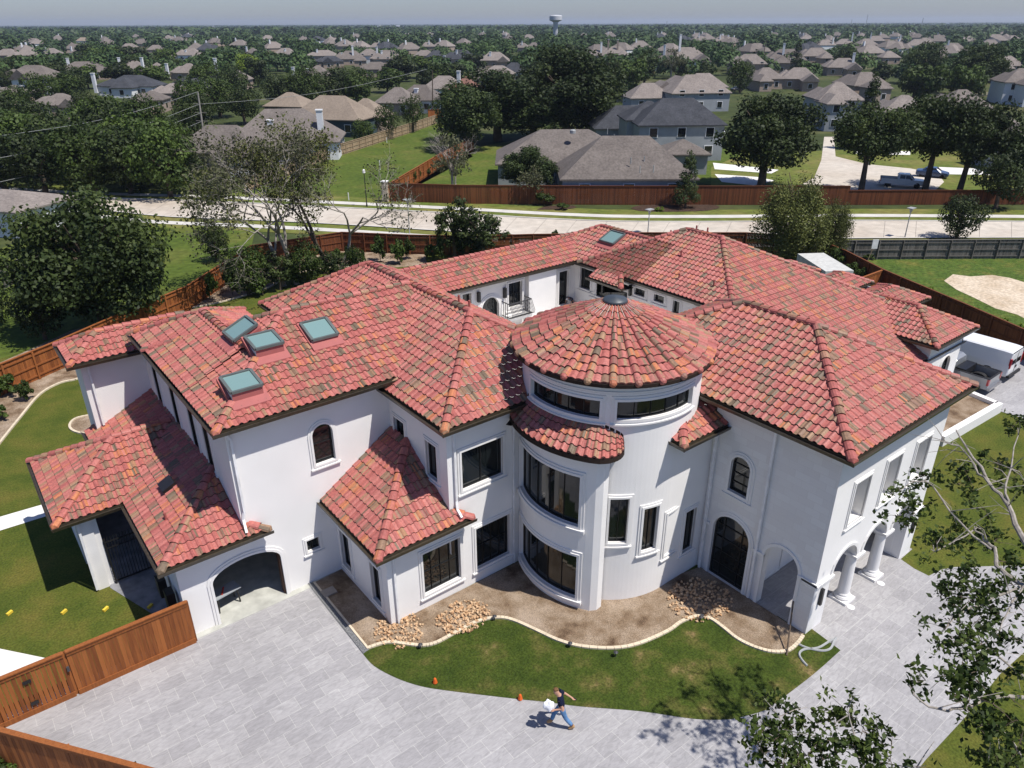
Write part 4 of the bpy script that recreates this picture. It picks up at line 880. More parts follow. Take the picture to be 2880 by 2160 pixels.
strip('kerb', off2(farE, .25), farE, .11, 'walk'); strip('kerb', nearE, off2(nearE, -.25), .11, 'walk')
mb = MB()
for P_, s_ in ((farE, 1), (nearE, -1)):
    for a, b in zip(P_[:-1], P_[1:]): mb.quad((*a[:2], .02), (*b[:2], .02), (*b[:2], .11), (*a[:2], .11))
tag(mb.build('kerb_face', M['walk']), kind='structure')
strip('sidewalk', off2(farE, 3.6), off2(farE, 2.1), .03, 'walk'); strip('sidewalk', off2(nearE, -1.9), off2(nearE, -3.3), .03, 'walk')
mb = MB()   # joints of road slabs
for i in range(0, len(farE)-1):
    a, b = Vector((*farE[i][:2], .026)), Vector((*nearE[i][:2], .026)); mb.beam(a, b, .05, .004)
tag(mb.build('road_joints', plain('joint_dark', (.25, .22, .19))), kind='structure')
sheet('green_field', PX([(640, 566), (1085, 570), (1330, 440), (1240, 345), (1226, 348), (1163, 371), (1097, 392), (933, 445), (700, 520)]), .004, 'field')
sheet('corner_lawn', PX([(456, 622), (720, 640), (705, 700), (560, 800), (470, 870), (150, 960), (0, 1010), (-200, 1100), (-500, 900), (0, 700), (200, 625)]), .003, 'field')
sheet('back_lawn', PX([(1100, 560), (1440, 560), (1440, 520), (1640, 500), (1900, 505), (2150, 540), (2140, 470), (2140, 400), (1640, 360), (1250, 430)]), .004, 'field')
sheet('cul_de_sac', PX([(2318, 385), (2345, 385), (2350, 440), (2440, 462), (2560, 474), (2640, 490), (2655, 512), (2630, 536), (2560, 552), (2190, 552), (2290, 500), (2310, 450)]), .02, 'road')
sheet('cul_lawn', PX([(2000, 552), (2880, 556), (2960, 480), (2880, 430), (2450, 420), (2100, 430), (2000, 470)]), .006, 'verge')
sheet('front_drive', PX([(2005, 458), (2120, 470), (2190, 478), (2170, 488), (2010, 476)]), .022, 'whitewalk'); sheet('front_drive', PX([(2010, 490), (2130, 498), (2180, 508), (2120, 522), (2030, 512)]), .022, 'whitewalk')
sheet('front_drive', PX([(2410, 420), (2560, 426), (2560, 436), (2400, 432)]), .022, 'whitewalk'); sheet('front_drive', PX([(2640, 470), (2880, 480), (2880, 494), (2650, 490)]), .022, 'whitewalk')
bedp = smooth_path(PX([(1775, 586), (1800, 578), (1880, 576), (1990, 576), (2024, 582), (1990, 593), (1880, 596), (1800, 594), (1775, 586)]), 3)
sheet('verge_bed', bedp, .03, 'darkmulch'); sheet('verge_bed', smooth_path(PX([(1510, 590), (1540, 580), (1610, 578), (1616, 586), (1570, 590), (1510, 590)]), 3), .03, 'darkmulch')
# ================================================================ fences
def fence(pts, h, m, label, cat='fence', post=2.4, rails=True, side=1, cap=True, bw=.14, group=None, z0=0, base=False, name='wood_fence', gap=.008):
    c = Vector((*pts[0][:2], 0)); o = empty(name, c, 0, label, cat, group); ALL.append(o)
    mb, mr = MB(), MB(); posts = []
    for a, b in zip(pts[:-1], pts[1:]):
        a, b = Vector((*a[:2], z0)), Vector((*b[:2], z0)); d = b-a; L = d.length; d.normalize(); s_ = Vector((-d.y, d.x, 0))*side; n = max(1, round(L/bw))
        for i in range(n):
            q = a+d*(L*(i+.5)/n); hh = h+random.uniform(-.01, .01); mb.a_ = 0
            bcount = len(mb.v); mb.obox(q+Vector((0, 0, hh/2))+s_*random.uniform(-.004, .004), d, s_, (0, 0, 1), L/n/2-gap/2, .012, hh/2)
            r_ = random.random(); mb.a[bcount:] = [(r_, 0, 0)]*8
        k = max(1, round(L/post))
        for i in range(k+1): posts.append(a+d*(L*i/k)+s_*.09)
        if rails:
            for zz in (.3, h*.5, h-.25): mr.beam(a+s_*.045+Vector((0, 0, zz)), b+s_*.045+Vector((0, 0, zz)), .05, .1)
        if cap: mr.beam(a+Vector((0, 0, h+.03)), b+Vector((0, 0, h+.03)), .16, .05); mr.beam(a-s_*.03+Vector((0, 0, h-.08)), b-s_*.03+Vector((0, 0, h-.08)), .03, .12)
        if base: mr.beam(a-s_*.03+Vector((0, 0, .12)), b-s_*.03+Vector((0, 0, .12)), .03, .22)
    mb.build('board_panel', M[m], o)
    if mr.v: mr.build('rails', M[m], o)
    posts = posts[:100]
    for p in posts:
        mp = MB(); mp.box(p.x-.055, p.x+.055, p.y-.055, p.y+.055, z0, z0+h-.02, (random.random(), 0, 0)); mp.build('post', M[m], o)
    return o
def fpx(l, z): return [tuple(G(x, y, z)[:2]) for x, y in l]
gx = onY(219, 1954, 24.0)[0]; gx2 = onY(104, 1990, 24.0)[0]
fence([(gx+.06, 23.98), (3.55, 23.93)], 1.95, 'cedar', 'smooth stained cedar fence panel running from gate to garage corner', base=True, rails=False, gap=.005)
fg = fence([(-7.0, 24.1), (gx-.03, 23.98)], 1.95, 'cedar', 'stained cedar gate with black hinges and gaps between its boards', 'gate', base=True, rails=False, gap=.02, name='wood_gate')
for zz in (.5, 1.45):
    mb = MB(); mb.box(gx2-.12, gx2+.12, 23.93, 23.97, zz-.06, zz+.06); mb.build('hinge', M['black'], fg)
mb = MB(); mb.box(gx-.05, gx+.03, 23.88, 23.94, 1.2, 1.4); mb.build('latch', M['iron'], fg)
fence([(-6, 26.3), tuple(G(0, 2051, 2)[:2]), tuple(G(370, 2150, 2)[:2]), (4.0, 13.0)], 1.95, 'cedar', 'dark brown fence in the near left corner seen from its rail side', side=1)
back = fpx([(-160, 1085), (0, 1023), (167, 955), (330, 884), (520, 806), (705, 690)], 2)
fence(back, 1.95, 'cedar', 'reddish cedar fence along the left rear garden behind the big oak', side=-1)
fence(fpx([(705, 690), (960, 652), (1150, 660), (1324, 663), (1499, 658), (1603, 657), (1800, 653.5), (2100, 653.5), (2340, 672)], 2), 1.95, 'cedar_dark', 'long brown fence between the rear garden bed and the street', side=-1)
fence(fpx([(2340, 674), (2880, 671), (3100, 671)], 2), 1.9, 'oldwood', 'weathered grey fence behind the weedy lot', side=-1)
fence(fpx([(2340, 690), (2378, 705), (2485, 759), (2716, 856), (2880, 927), (3050, 1000)], 2), 2.0, 'cedar_dark', 'brown fence running along the sandy lot on the right', side=-1)
fence(fpx([(2425, 780), (2487, 757)], 2), 1.95, 'cedar', 'short light cedar fence return by the right rear corner')
farf = PX([(1094, 566), (1300, 573), (1563, 575), (1800, 576), (2098, 576), (2382, 576)]); fence(farf, 2.35, 'cedar_dark', 'tall brown fence across the street before the tan roofed house', side=1, rails=False)
fence(PX([(2382, 576), (2880, 575), (3300, 575)]), 1.8, 'cedar_dark', 'lower brown fence across the street beside the cul-de-sac', side=1, rails=False)
fence(PX([(1094, 566), (1165, 520), (1250, 465), (1330, 425)]), 2.2, 'cedar', 'red brown fence climbing away between field and back yard', side=-1)
fence(PX([(690, 540), (800, 500), (933, 445), (1012, 420), (1097, 392), (1163, 371), (1226, 348)]), 1.9, 'palewood', 'pale new wooden fence along the green field', side=-1, post=3)
fence(fpx([(0, 752), (60, 722), (110, 700)], 1.9), 1.8, 'oldwood', 'old grey fence in front of the white house on the left')
fence(PX([(1690, 287), (1780, 290)]), 1.8, 'oldwood', 'dark grey fence behind the oaks by the charcoal roof', rails=False); fence(PX([(1685, 318), (1760, 318)]), 1.8, 'oldwood', 'dark grey fence just left of the charcoal roof', rails=False); fence(PX([(1720, 216), (1840, 212)]), 1.8, 'cedar', 'orange brown fence behind the thin trees', rails=False)
fence(PX([(1205, 332), (1245, 330)]), 1.9, 'cedar', 'short orange fence at the end of the field', rails=False); fence(PX([(2806, 262), (2868, 262)]), 1.8, 'cedar', 'orange fence below the white gabled house', rails=False)
# stone pillar
c = G(1086, 567); sp_ = empty('stone_pillar', c, R(40), 'pale stone pillar at the street end of the field fence', 'pillar'); ALL.append(sp_)
mb = MB(); mb.box(-.35, .35, -.35, .35, 0, 2.55); mb.build('shaft', mix_noise('rubble_stone', [(.35, (.3, .24, .17)), (.6, (.5, .44, .35))], 3, 5, s2=9, a2=.3), sp_, local=True); mb = MB(); mb.box(-.43, .43, -.43, .43, 2.55, 2.68); mb.build('cap', M['trim'], sp_, local=True)
# ================================================================ street lamps, poles, wires
def lamp(px, pyb, pyt, label, kind):
    b = G(px[0], pyb); d = math.hypot(b.x, b.y); rr = ray(px[1], pyt); t = d/math.hypot(rr.x, rr.y); h = CAM_H+rr.z*t
    o = empty('street_lamp', b, 0, label, 'street lamp', 'street lamps along the road'); ALL.append(o)
    mb = MB(); black = kind == 'globe'
    mb.tube([(0, 0, 0), (0, 0, .5), (0, 0, h-.5)], [.12, .07, .05] if black else [.08, .06, .05], 8); mb.build('pole', M['black'] if black else M['iron2'], o, local=True)
    mb = MB()
    if black: mb.lathe([(.06, h-.5), (.18, h-.42), (.16, h-.1), (.05, h)], n=12); mb.build('globe', M['pvc'], o, local=True)
    else: mb.box(-.45, .45, -.3, .3, h-.08, h); mb.lathe([(.06, h-.55), (.22, h-.12), (.1, h-.08)], n=10); mb.build('lamp_head', M['iron2'], o, local=True)
M['iron2'] = plain('galvanised', (.32, .33, .33), .5, .4)
lamp((1032, 1025), 581, 476, 'black lamp post with glass globe beside the sidewalk and field', 'globe'); lamp((2424, 2440), 542, 452, 'black lamp post left of the white pickup', 'globe')
lamp((1152, 1146), 657, 560, 'grey flat-headed street lamp in front of the tall brown fence, left one', 'flat'); lamp((1822, 1826), 655, 588, 'grey flat-headed street lamp just behind the rear wing roof', 'flat'); lamp((2545, 2563), 667, 584, 'leaning grey flat-headed street lamp on the right before the small tree', 'flat')
def pole(px, pyb, pyt, label, r=.14, arms=True):
    b = G(px[0], pyb); d = math.hypot(b.x, b.y); rr = ray(px[1], pyt); t = d/math.hypot(rr.x, rr.y); h = CAM_H+rr.z*t
    o = empty('utility_pole', b, 0, label, 'utility pole', 'utility poles among the houses'); ALL.append(o)
    tl = Vector((rr.x*t-b.x, rr.y*t-b.y, h)); mb = MB(); mb.tube([(0, 0, 0), tl], [r*1.2, r*.8], 7); mb.build('shaft', M['bark' if not arms else 'oldgrey'], o, local=True)
    if arms:
        mb = MB()
        for f in (.78, .62, .47): p = tl*f; mb.beam(p+Vector((-.9, .6, .1)), p+Vector((.9, -.6, 0)), .08, .06)
        mb.build('crossarm', M['oldgrey'], o, local=True)
    return b+tl, b
M['oldgrey'] = plain('pole_grey', (.30, .28, .25), .9, .1)
P1, B1 = pole((578, 556), 412, 258, 'tall grey utility pole with brackets at the left rear', .17)
pole((1217, 1216), 322, 198, 'dark utility pole beside the field houses', .14, False); pole((1947, 1952), 168, 116, 'thin dark pole among the right hand roofs', .2, False); pole((2145, 2155), 175, 112, 'dark leaning pole near the far garages', .22, False); pole((2401, 2410), 200, 135, 'thin pole beside the tall garage roof', .15, False)
wm = plain('wire', (.28, .29, .28), .5, .3)
for i, (py, L, zf) in enumerate(((384, 1.0, 'topmost'), (448, .78, 'second'), (474, .62, 'third'), (517, .47, 'lowest'))):
    a = B1+(P1-B1)*L; e = G(-40, py+3, a.z-1.5); m_ = MB(); n = 14
    pts = [a.lerp(e, k/n)-Vector((0, 0, 1.0*math.sin(math.pi*k/n))) for k in range(n+1)]
    m_.tube(pts, .028, 4); tag(m_.build('power_line', wm), zf+' power line running left from the tall grey pole', 'power line', 'power lines from the utility pole')
mb = MB(); a = B1+(P1-B1)*.78; e = G(1200, 195, 13); mb.tube([a.lerp(e, k/12)-Vector((0, 0, 1.2*math.sin(math.pi*k/12))) for k in range(13)], .03, 4); tag(mb.build('power_line', wm), 'power line running right from the tall grey pole over the roofs', 'power line', 'power lines from the utility pole')
# small site things
def small(name, mb, mt, label, cat, **k): return tag(mb.build(name, mt, **k), label, cat)
org_ = plain('orange_plastic', (.65, .12, .02), .5, .3)
for (x, y), l in (((1463, 1968), 'small orange marker cap at the lawn edge near the walking man'), ((1224, 1922), 'orange marker stake standing in the front lawn')):
    p = G(x, y); mb = MB(); mb.lathe([(.06, 0), (.09, .05), (.05, .22), (.03, .25)], p, 8); small('marker', mb, org_, l, 'marker')
for (x, y), l in (((1183, 1826), 'dark path light in the lawn below the left rock heap'), ((1391, 1746), 'dark path light at the top of the edging curve'), ((1603, 1822), 'dark path light at the middle of the edging'), ((1731, 1848), 'dark path light right of the middle in the lawn'), ((1970, 1748), 'dark path light at the right edging hump')):
    p = G(x, y); mb = MB(); mb.tube([p, p+Vector((0, 0, .22))], .02, 6); mb.lathe([(.03, .2), (.09, .24), (.02, .3)], p, 8); small('path_light', mb, M['iron'], l, 'garden light')
p = G(925, 1668); mb = MB(); mb.box(p.x-.28, p.x+.28, p.y-.22, p.y+.22, .03, .09); small('stone_slab', mb, plain('slab_stone', (.3, .26, .22)), 'square grey stone slab lying on the shaded mulch', 'slab')
h1 = [G(*q, .05) for q in ((2247, 1812), (2270, 1822), (2312, 1830), (2336, 1823), (2346, 1800), (2351, 1794), (2330, 1805), (2300, 1822), (2262, 1826), (2248, 1838), (2255, 1855), (2270, 1872))]; h1 = [Vector(p) for p in smooth_path(h1, 4)]
mb = MB(); mb.tube(h1, .045, 6); small('hose', mb, M['iron2'], 'pale grey flexible pipe looping on the lawn corner by the porch pier', 'hose')
a, b = G(2217, 1758, 0), G(2212, 1845); mb = MB(); mb.tube([a+Vector((0, 0, 1.2)), b+Vector((0, 0, .03))], .03, 6); small('stick', mb, M['bark'], 'dark pole leaning from the porch pier onto the lawn', 'pole')
for (x, y), l in (((2477, 1642), 'flush round ground light before the right porch column'), ((2393, 1709), 'flush round ground light before the left porch column')):
    p = G(x, y); mb = MB(); mb.lathe([(.14, .012), (.15, .03), (.09, .035), (.0, .03)], p, 14); small('ground_light', mb, M['pvc'], l, 'ground light')
for (x, y), l in (((28, 1727), 'leftmost yellow flag on the garden grass'), ((181, 1724), 'yellow rag in the middle of the garden grass'), ((298, 1716), 'yellow rag nearest the side alley'), ((423, 1708), 'small yellow bag at the alley edge')):
    p = G(x, y); mb = MB(); mb.obox(p+Vector((0, 0, .06)), (.8, .6, 0), (-.6, .8, 0), (0, 0, 1), .12, .05, .05); small('yellow_rag', mb, plain('yellow_cloth', (.7, .5, .05)), l, 'rag')
# work table in the garage
wt = empty('work_table', G(640, 1702), R(10), 'grey folding work table with a red tool just inside the garage', 'work table'); ALL.append(wt)
mb = MB(); mb.box(-.55, .55, -.3, .3, .72, .77); mb.build('tabletop', M['siding'], wt, local=True)
for x in (-.45, .45):
    for y in (-.22, .22): mb = MB(); mb.beam((x, y, .02), (x*.9, y, .72), .05); mb.build('leg', M['black'], wt, local=True)
mb = MB(); mb.tube([(-.2, -.2, .80), (.05, .15, .80)], .035, 8); mb.build('tool', plain('red_tool', (.5, .05, .03)), wt, local=True)
# iron gate in the side passage
ig = empty('iron_gate', (1.98, 29.35, 0), 0, 'black wrought iron gate between white porch column and garage wall', 'gate'); ALL.append(ig)
mb = MB(); W_ = 1.5; mb.beam((0, 0, 2.1), (W_, 0, 2.1), .05); mb.beam((0, 0, .15), (W_, 0, .15), .05); mb.beam((0, 0, 1.8), (W_, 0, 1.8), .04); mb.beam((0, 0, 0), (0, 0, 2.3), .07); mb.beam((W_, 0, 0), (W_, 0, 2.3), .07); mb.build('frame', M['black'], ig, local=True)
mb = MB(); [mb.beam((W_*i/13, 0, .1), (W_*i/13, 0, 2.35), .025) for i in range(1, 13)]; mb.build('bars', M['black'], ig, local=True)
# outdoor units at the dark side wall
for i, (x, y) in enumerate(((3.2, 26.3), (3.25, 25.3))):
    mb = MB(); mb.box(x-.15, x+.15, y-.25, y+.25, .9, 1.7); small('meter_box', mb, M['black'], ['electric meter box on the shaded garage side wall, far one', 'electric meter box on the shaded garage side wall, near one'][i], 'meter box')
# rooftop-level utility block behind the right wing, sign in the lot, field markers
mb = MB(); p = G(2330, 800); a = G(2280, 712, 2.6); b = G(2362, 762, 2.6); mb.beam((a.x, a.y, 1.3), (b.x, b.y, 1.3), 2.4, 2.6); small('storage_container', mb, plain('container_grey', (.50, .50, .47), .7, .3), 'grey box container behind the right rear roofs under the willow', 'container')
p = G(2438, 738); sg = empty('sign_post', p, 0, 'small white sign on a thin post in the weedy lot', 'sign'); ALL.append(sg); mb = MB(); mb.beam((0, 0, 0), (.3, -.2, 1.6), .05); mb.build('post', M['palewood'], sg, local=True); mb = MB(); mb.obox((.35, -.25, 1.8), (.8, -.6, 0), (.6, .8, 0), (0, 0, 1), .28, .03, .45); mb.build('board', M['pvc'], sg, local=True)
for (x, y, t), l in (((1069, 478, 452), 'white marker stake in the middle of the green field'), ((981, 563, 548), 'short white marker stake by the sidewalk'), ((1088, 402, 386), 'white marker stake beside the pale fence')):
    p = G(x, y); mb = MB(); mb.tube([p, p+Vector((0, 0, 1.5 if t == 452 else 1))], .06, 6); small('marker_stake', mb, M['pvc'], l, 'stake')
# ================================================================ vehicles
def paint(name, c, rough=.25, metal=0.0): 
    m, nt, b = mat(name); b.inputs['Base Color'].default_value = (*c, 1); b.inputs['Roughness'].default_value = rough; b.inputs['Metallic'].default_value = metal; b.inputs['Coat Weight'].default_value = .4; return m
M['pwhite'] = paint('white_paint', (.78, .78, .78)); M['psilver'] = paint('silver_paint', (.30, .31, .32), .3, .3); M['tyre'] = plain('tyre', (.015, .015, .015), .8, .2); M['rim'] = plain('rim', (.35, .35, .36), .3, .6, .7)
M['tail'] = paint('tail_light', (.35, .01, .015)); M['dplastic'] = plain('dark_plastic', (.02, .02, .022), .6, .3); M['tealglass'] = glass_mat('vehicle_glass', (.012, .015, .018)); M['headl'] = glass_mat('headlight', (.5, .5, .52)); M['plate'] = plain('number_plate', (.6, .6, .58))
def loft(mb, secs):   # sections: list of (x, [(y,z)...]) same count
    n = len(secs[0][1]); V = [(x, y, z) for x, s_ in secs for y, z in s_]; F = []
    for i in range(len(secs)-1):
        for k in range(n): F.append((i*n+k, i*n+(k+1) % n, (i+1)*n+(k+1) % n, (i+1)*n+k))
    F.append(tuple(range(n-1, -1, -1))); F.append(tuple((len(secs)-1)*n+k for k in range(n))); mb.add(V, F)
def sec(w_, zb, zm, zt, wt, r=.08):   # half section mirrored: bottom width w_, belt at zm, roof width wt
    h = [(w_*.92, zb), (w_, zb+r), (w_*1.01, (zb+zm)/2), (w_, zm), (wt+(w_-wt)*.15, zt-r), (wt-r, zt)]
    return [(-y, z) for y, z in reversed(h)][::-1][::-1]+h[::-1][::-1] if False else [(y, z) for y, z in h]+[(-y, z) for y, z in reversed(h)]
def wheel(parent, x, y, r=.38, w_=.25):
    mb = MB(); s_ = 1 if y > 0 else -1
    pr = [(r*.62, -w_/2), (r*.94, -w_/2), (r, -w_/3), (r, w_/3), (r*.94, w_/2), (r*.62, w_/2)]
    def rot(pts): return [(x+a, y+c, r+b) for a, b, c in pts]
    mb.xf = lambda p: (x+p[0], y+p[2], r+p[1]); mb.lathe(pr, n=20); o = mb.build('wheel', M['tyre'], parent, local=True)
    mb = MB(); mb.xf = lambda p: (x+p[0], y+p[2], r+p[1]); mb.lathe([(r*.62, -w_/2+.03), (r*.62, w_/2-.03)], n=20); mb.build('rim', M['rim'], o, local=True)
def pane(parent, pts, name='window', m='tealglass'):
    mb = MB(); mb.add(pts, [tuple(range(len(pts)))]); mb.build(name, M[m], parent, local=True)
def van(loc, rz, label):
    o = empty('van', loc, rz, label, 'van'); ALL.append(o); W = 1.0   # x forward
    mb = MB(); L0 = -3.1
    loft(mb, [(L0, sec(.93, .5, 1.15, 2.0, .78)), (L0+.06, sec(.98, .42, 1.2, 2.1, .84)), (L0+.5, sec(1.0, .38, 1.2, 2.13, .86)), (1.2, sec(1.0, .38, 1.2, 2.13, .86)), (1.6, sec(1.0, .38, 1.2, 2.05, .84)), (2.25, sec(1.0, .38, 1.18, 1.25, .92)), (2.95, sec(.96, .42, 1.05, 1.1, .85)), (3.05, sec(.9, .5, .9, .95, .8))])
    b = mb.build('body', M['pwhite'], o, local=True); bv = b.modifiers.new('bevel', 'BEVEL'); bv.width = .03; bv.segments = 2; bv.limit_method = 'ANGLE'; bv.angle_limit = R(50)
    for x in (-1.9, 2.1):
        for y in (-.88, .88): wheel(o, x, y, .39)
    for x in (-1.9, 2.1):
        for s_ in (-1, 1):
            mb = MB(); mb.xf = lambda p: (x+p[0], s_*1.006+p[2]*s_, .40+p[1]); mb.lathe([(.47, 0), (.47, .012)], n=22); mb.build('wheel_arch', M['dplastic'], o, local=True)
    for s_ in (-1, 1):
        pane(o, [(L0-.012, s_*.08, 1.2), (L0-.012, s_*.74, 1.2), (L0+.012, s_*.70, 1.86), (L0+.012, s_*.08, 1.86)], 'rear_window')
        mb = MB(); mb.obox((L0+.03, s_*.90, 1.35), (1, 0, 0), (0, 1, 0), (0, 0, 1), .06, .075, .32); mb.build('tail_light', M['tail'], o, local=True)
        pane(o, [(1.15, s_*.99, 1.25), (1.95, s_*.985, 1.25), (1.5, s_*.90, 1.85), (1.15, s_*.90, 1.85)], 'side_window')
        mb = MB(); mb.obox((2.98, s_*.72, .85), (1, 0, 0), (0, 1, 0), (0, 0, 1), .05, .16, .12); mb.build('headlight', M['headl'], o, local=True)
    pane(o, [(1.66, -.82, 1.98), (1.66, .82, 1.98), (2.22, .9, 1.3), (2.22, -.9, 1.3)], 'windscreen')
    mb = MB(); mb.box(L0-.13, L0+.05, -.95, .95, .38, .55); mb.build('bumper', M['dplastic'], o, local=True); mb = MB(); mb.box(L0-.03, L0, -.28, .0, .85, 1.0); mb.build('number_plate', M['dplastic'], o, local=True)
    mb = MB(); mb.box(L0-.02, L0, -.005, .005, .6, 2.0); mb.box(L0+.005, L0+.03, -.88, .88, 2.03, 2.1); mb.build('door_seam', M['dplastic'], o, local=True)
    return o
def pickup(loc, rz, label, m='psilver', cargo=True):
    o = empty('pickup_truck', loc, rz, label, 'pickup truck'); ALL.append(o)
    # lower body with open bed: x from -2.9 (tailgate) to 2.9
    mb = MB(); loft(mb, [(-.75, sec(.96, .45, .9, 1.12, .95, .03)), (.0, sec(.98, .42, .9, 1.15, .95, .03)), (1.3, sec(.98, .42, .9, 1.15, .95, .03)), (2.6, sec(.97, .45, .9, 1.08, .9, .05)), (2.88, sec(.9, .5, .8, .95, .84, .05))])
    for y0, y1 in ((-.99, -.86), (.86, .99)): mb.box(-2.85, -.75, y0, y1, .5, 1.22)
    mb.box(-2.9, -2.82, -.97, .97, .5, 1.2)
    b = mb.build('body', M[m], o, local=True); bv = b.modifiers.new('bevel', 'BEVEL'); bv.width = .025; bv.segments = 2; bv.limit_method = 'ANGLE'; bv.angle_limit = R(50)
    mb = MB(); loft(mb, [(-.78, sec(.95, 1.1, 1.13, 1.72, .72, .04)), (-.55, sec(.95, 1.1, 1.14, 1.84, .74, .06)), (.75, sec(.95, 1.1, 1.14, 1.84, .74, .06)), (1.45, sec(.95, 1.08, 1.1, 1.16, .8, .03))]); mb.build('cab', M[m], o, local=True)
    mb = MB(); mb.box(-2.82, -.75, -.86, .86, .6, .68); mb.build('bed_floor', M['dplastic'], o, local=True)
    mb = MB()
    for s_ in (-1, 1): mb.box(-2.86, -.75, s_*.925-.07, s_*.925+.07, 1.215, 1.245)
    mb.box(-2.92, -2.80, -.97, .97, 1.19, 1.22); mb.build('bed_rail', M['dplastic'], o, local=True)
    for s_ in (-1, 1):
        pane(o, [(-.45, s_*.94, 1.17), (.2, s_*.94, 1.17), (.2, s_*.80, 1.72), (-.45, s_*.80, 1.72)], 'side_window'); pane(o, [(.27, s_*.94, 1.17), (1.15, s_*.94, 1.17), (.8, s_*.80, 1.72), (.27, s_*.80, 1.72)], 'side_window')
        mb = MB(); mb.obox((-2.86, s_*.90, .98), (1, 0, 0), (0, 1, 0), (0, 0, 1), .06, .10, .2); mb.build('tail_light', M['tail'], o, local=True)
        mb = MB(); mb.obox((2.85, s_*.75, .85), (1, 0, 0), (0, 1, 0), (0, 0, 1), .05, .14, .1); mb.build('headlight', M['headl'], o, local=True)
        mb = MB(); mb.obox((1.05, s_*1.08, 1.22), (1, 0, 0), (0, 1, 0), (0, 0, 1), .06, .1, .1); mb.build('mirror', M['dplastic'], o, local=True)
    pane(o, [(-.79, -.7, 1.2), (-.79, .7, 1.2), (-.72, .66, 1.66), (-.72, -.66, 1.66)], 'rear_window'); pane(o, [(.85, -.74, 1.77), (.85, .74, 1.77), (1.42, .84, 1.2), (1.42, -.84, 1.2)], 'windscreen')
    mb = MB(); mb.box(2.84, 2.93, -.55, .55, .6, .95); mb.build('grille', M['dplastic'], o, local=True)
    mb = MB(); mb.box(-3.05, -2.9, -.92, .92, .45, .62); mb.box(2.86, 3.02, -.9, .9, .4, .58); mb.build('bumper', M['rim'], o, local=True)
    for x in (-1.85, 1.85):
        for y in (-.86, .86): wheel(o, x, y, .40)
    if cargo:
        mb = MB(); mb.box(-1.45, -.85, -.84, .84, .9, 1.34); mb.build('tool_box', M['black'], o, local=True)
        for s_ in (-.6, .6): mb = MB(); mb.xf = lambda p: (-1.85+p[0], s_+p[2], .66+p[1]*.5); mb.lathe([(.42, -.18), (.42, .18)], n=16); mb.build('wheel_well', M['dplastic'] if s_ < 0 else M['pwhite'], o, local=True)
    return o
van((52.5, 17.45, 0), R(91), 'white windowless panel van parked beside the grey pickup')
pickup((49.35, 17.2, 0), R(91), 'grey pickup with black tool box across its open bed, parked against the white van')
pk = G(2535, 525); pickup((pk.x, pk.y, 0), R(-62), 'white four-door pickup parked alone in the cul-de-sac across the street', 'pwhite', False)
# small far cars, simple lofted saloons
def car(loc, rz, label, m):
    o = empty('parked_car', loc, rz, label, 'car'); ALL.append(o); mb = MB()
    loft(mb, [(-2.2, sec(.8, .4, .8, .95, .75, .05)), (-2.0, sec(.9, .3, .85, 1.0, .8, .05)), (-1.4, sec(.92, .3, .9, 1.05, .8, .05)), (-.9, sec(.92, .3, .9, 1.45, .65, .06)), (.4, sec(.92, .3, .9, 1.47, .65, .06)), (1.1, sec(.92, .3, .88, 1.02, .8, .05)), (2.0, sec(.88, .3, .75, .85, .75, .05)), (2.2, sec(.8, .4, .65, .7, .7, .05))]); mb.build('body', M[m], o, local=True)
    for x in (-1.35, 1.35):
        for y in (-.82, .82): wheel(o, x, y, .32, .2)
    for s_ in (-1, 1): pane(o, [(-1.1, s_*.86, .98), (.7, s_*.86, .98), (.35, s_*.72, 1.38), (-.85, s_*.72, 1.38)], 'side_window')
    pane(o, [(.5, -.62, 1.42), (.5, .62, 1.42), (1.08, .74, 1.05), (1.08, -.74, 1.05)], 'windscreen')
M['pdark'] = paint('dark_paint', (.02, .022, .025)); M['pred'] = paint('red_paint', (.3, .03, .03)); M['pblue'] = paint('blue_paint', (.03, .06, .14))
car(tuple(G(2072, 257)), R(-20), 'dark car parked by the large tan roof across the street', 'pdark'); car(tuple(G(2092, 243)), R(-20), 'red car half hidden behind the dark parked car', 'pred'); car(tuple(G(2038, 388)), R(40), 'white car beside the charcoal roofed garage', 'pwhite')
car(tuple(G(2620, 498)), R(-70), 'blue and white car under the right oaks', 'pblue'); car(tuple(G(2470, 358)), R(10), 'white car in a driveway behind the tall oaks', 'pwhite')
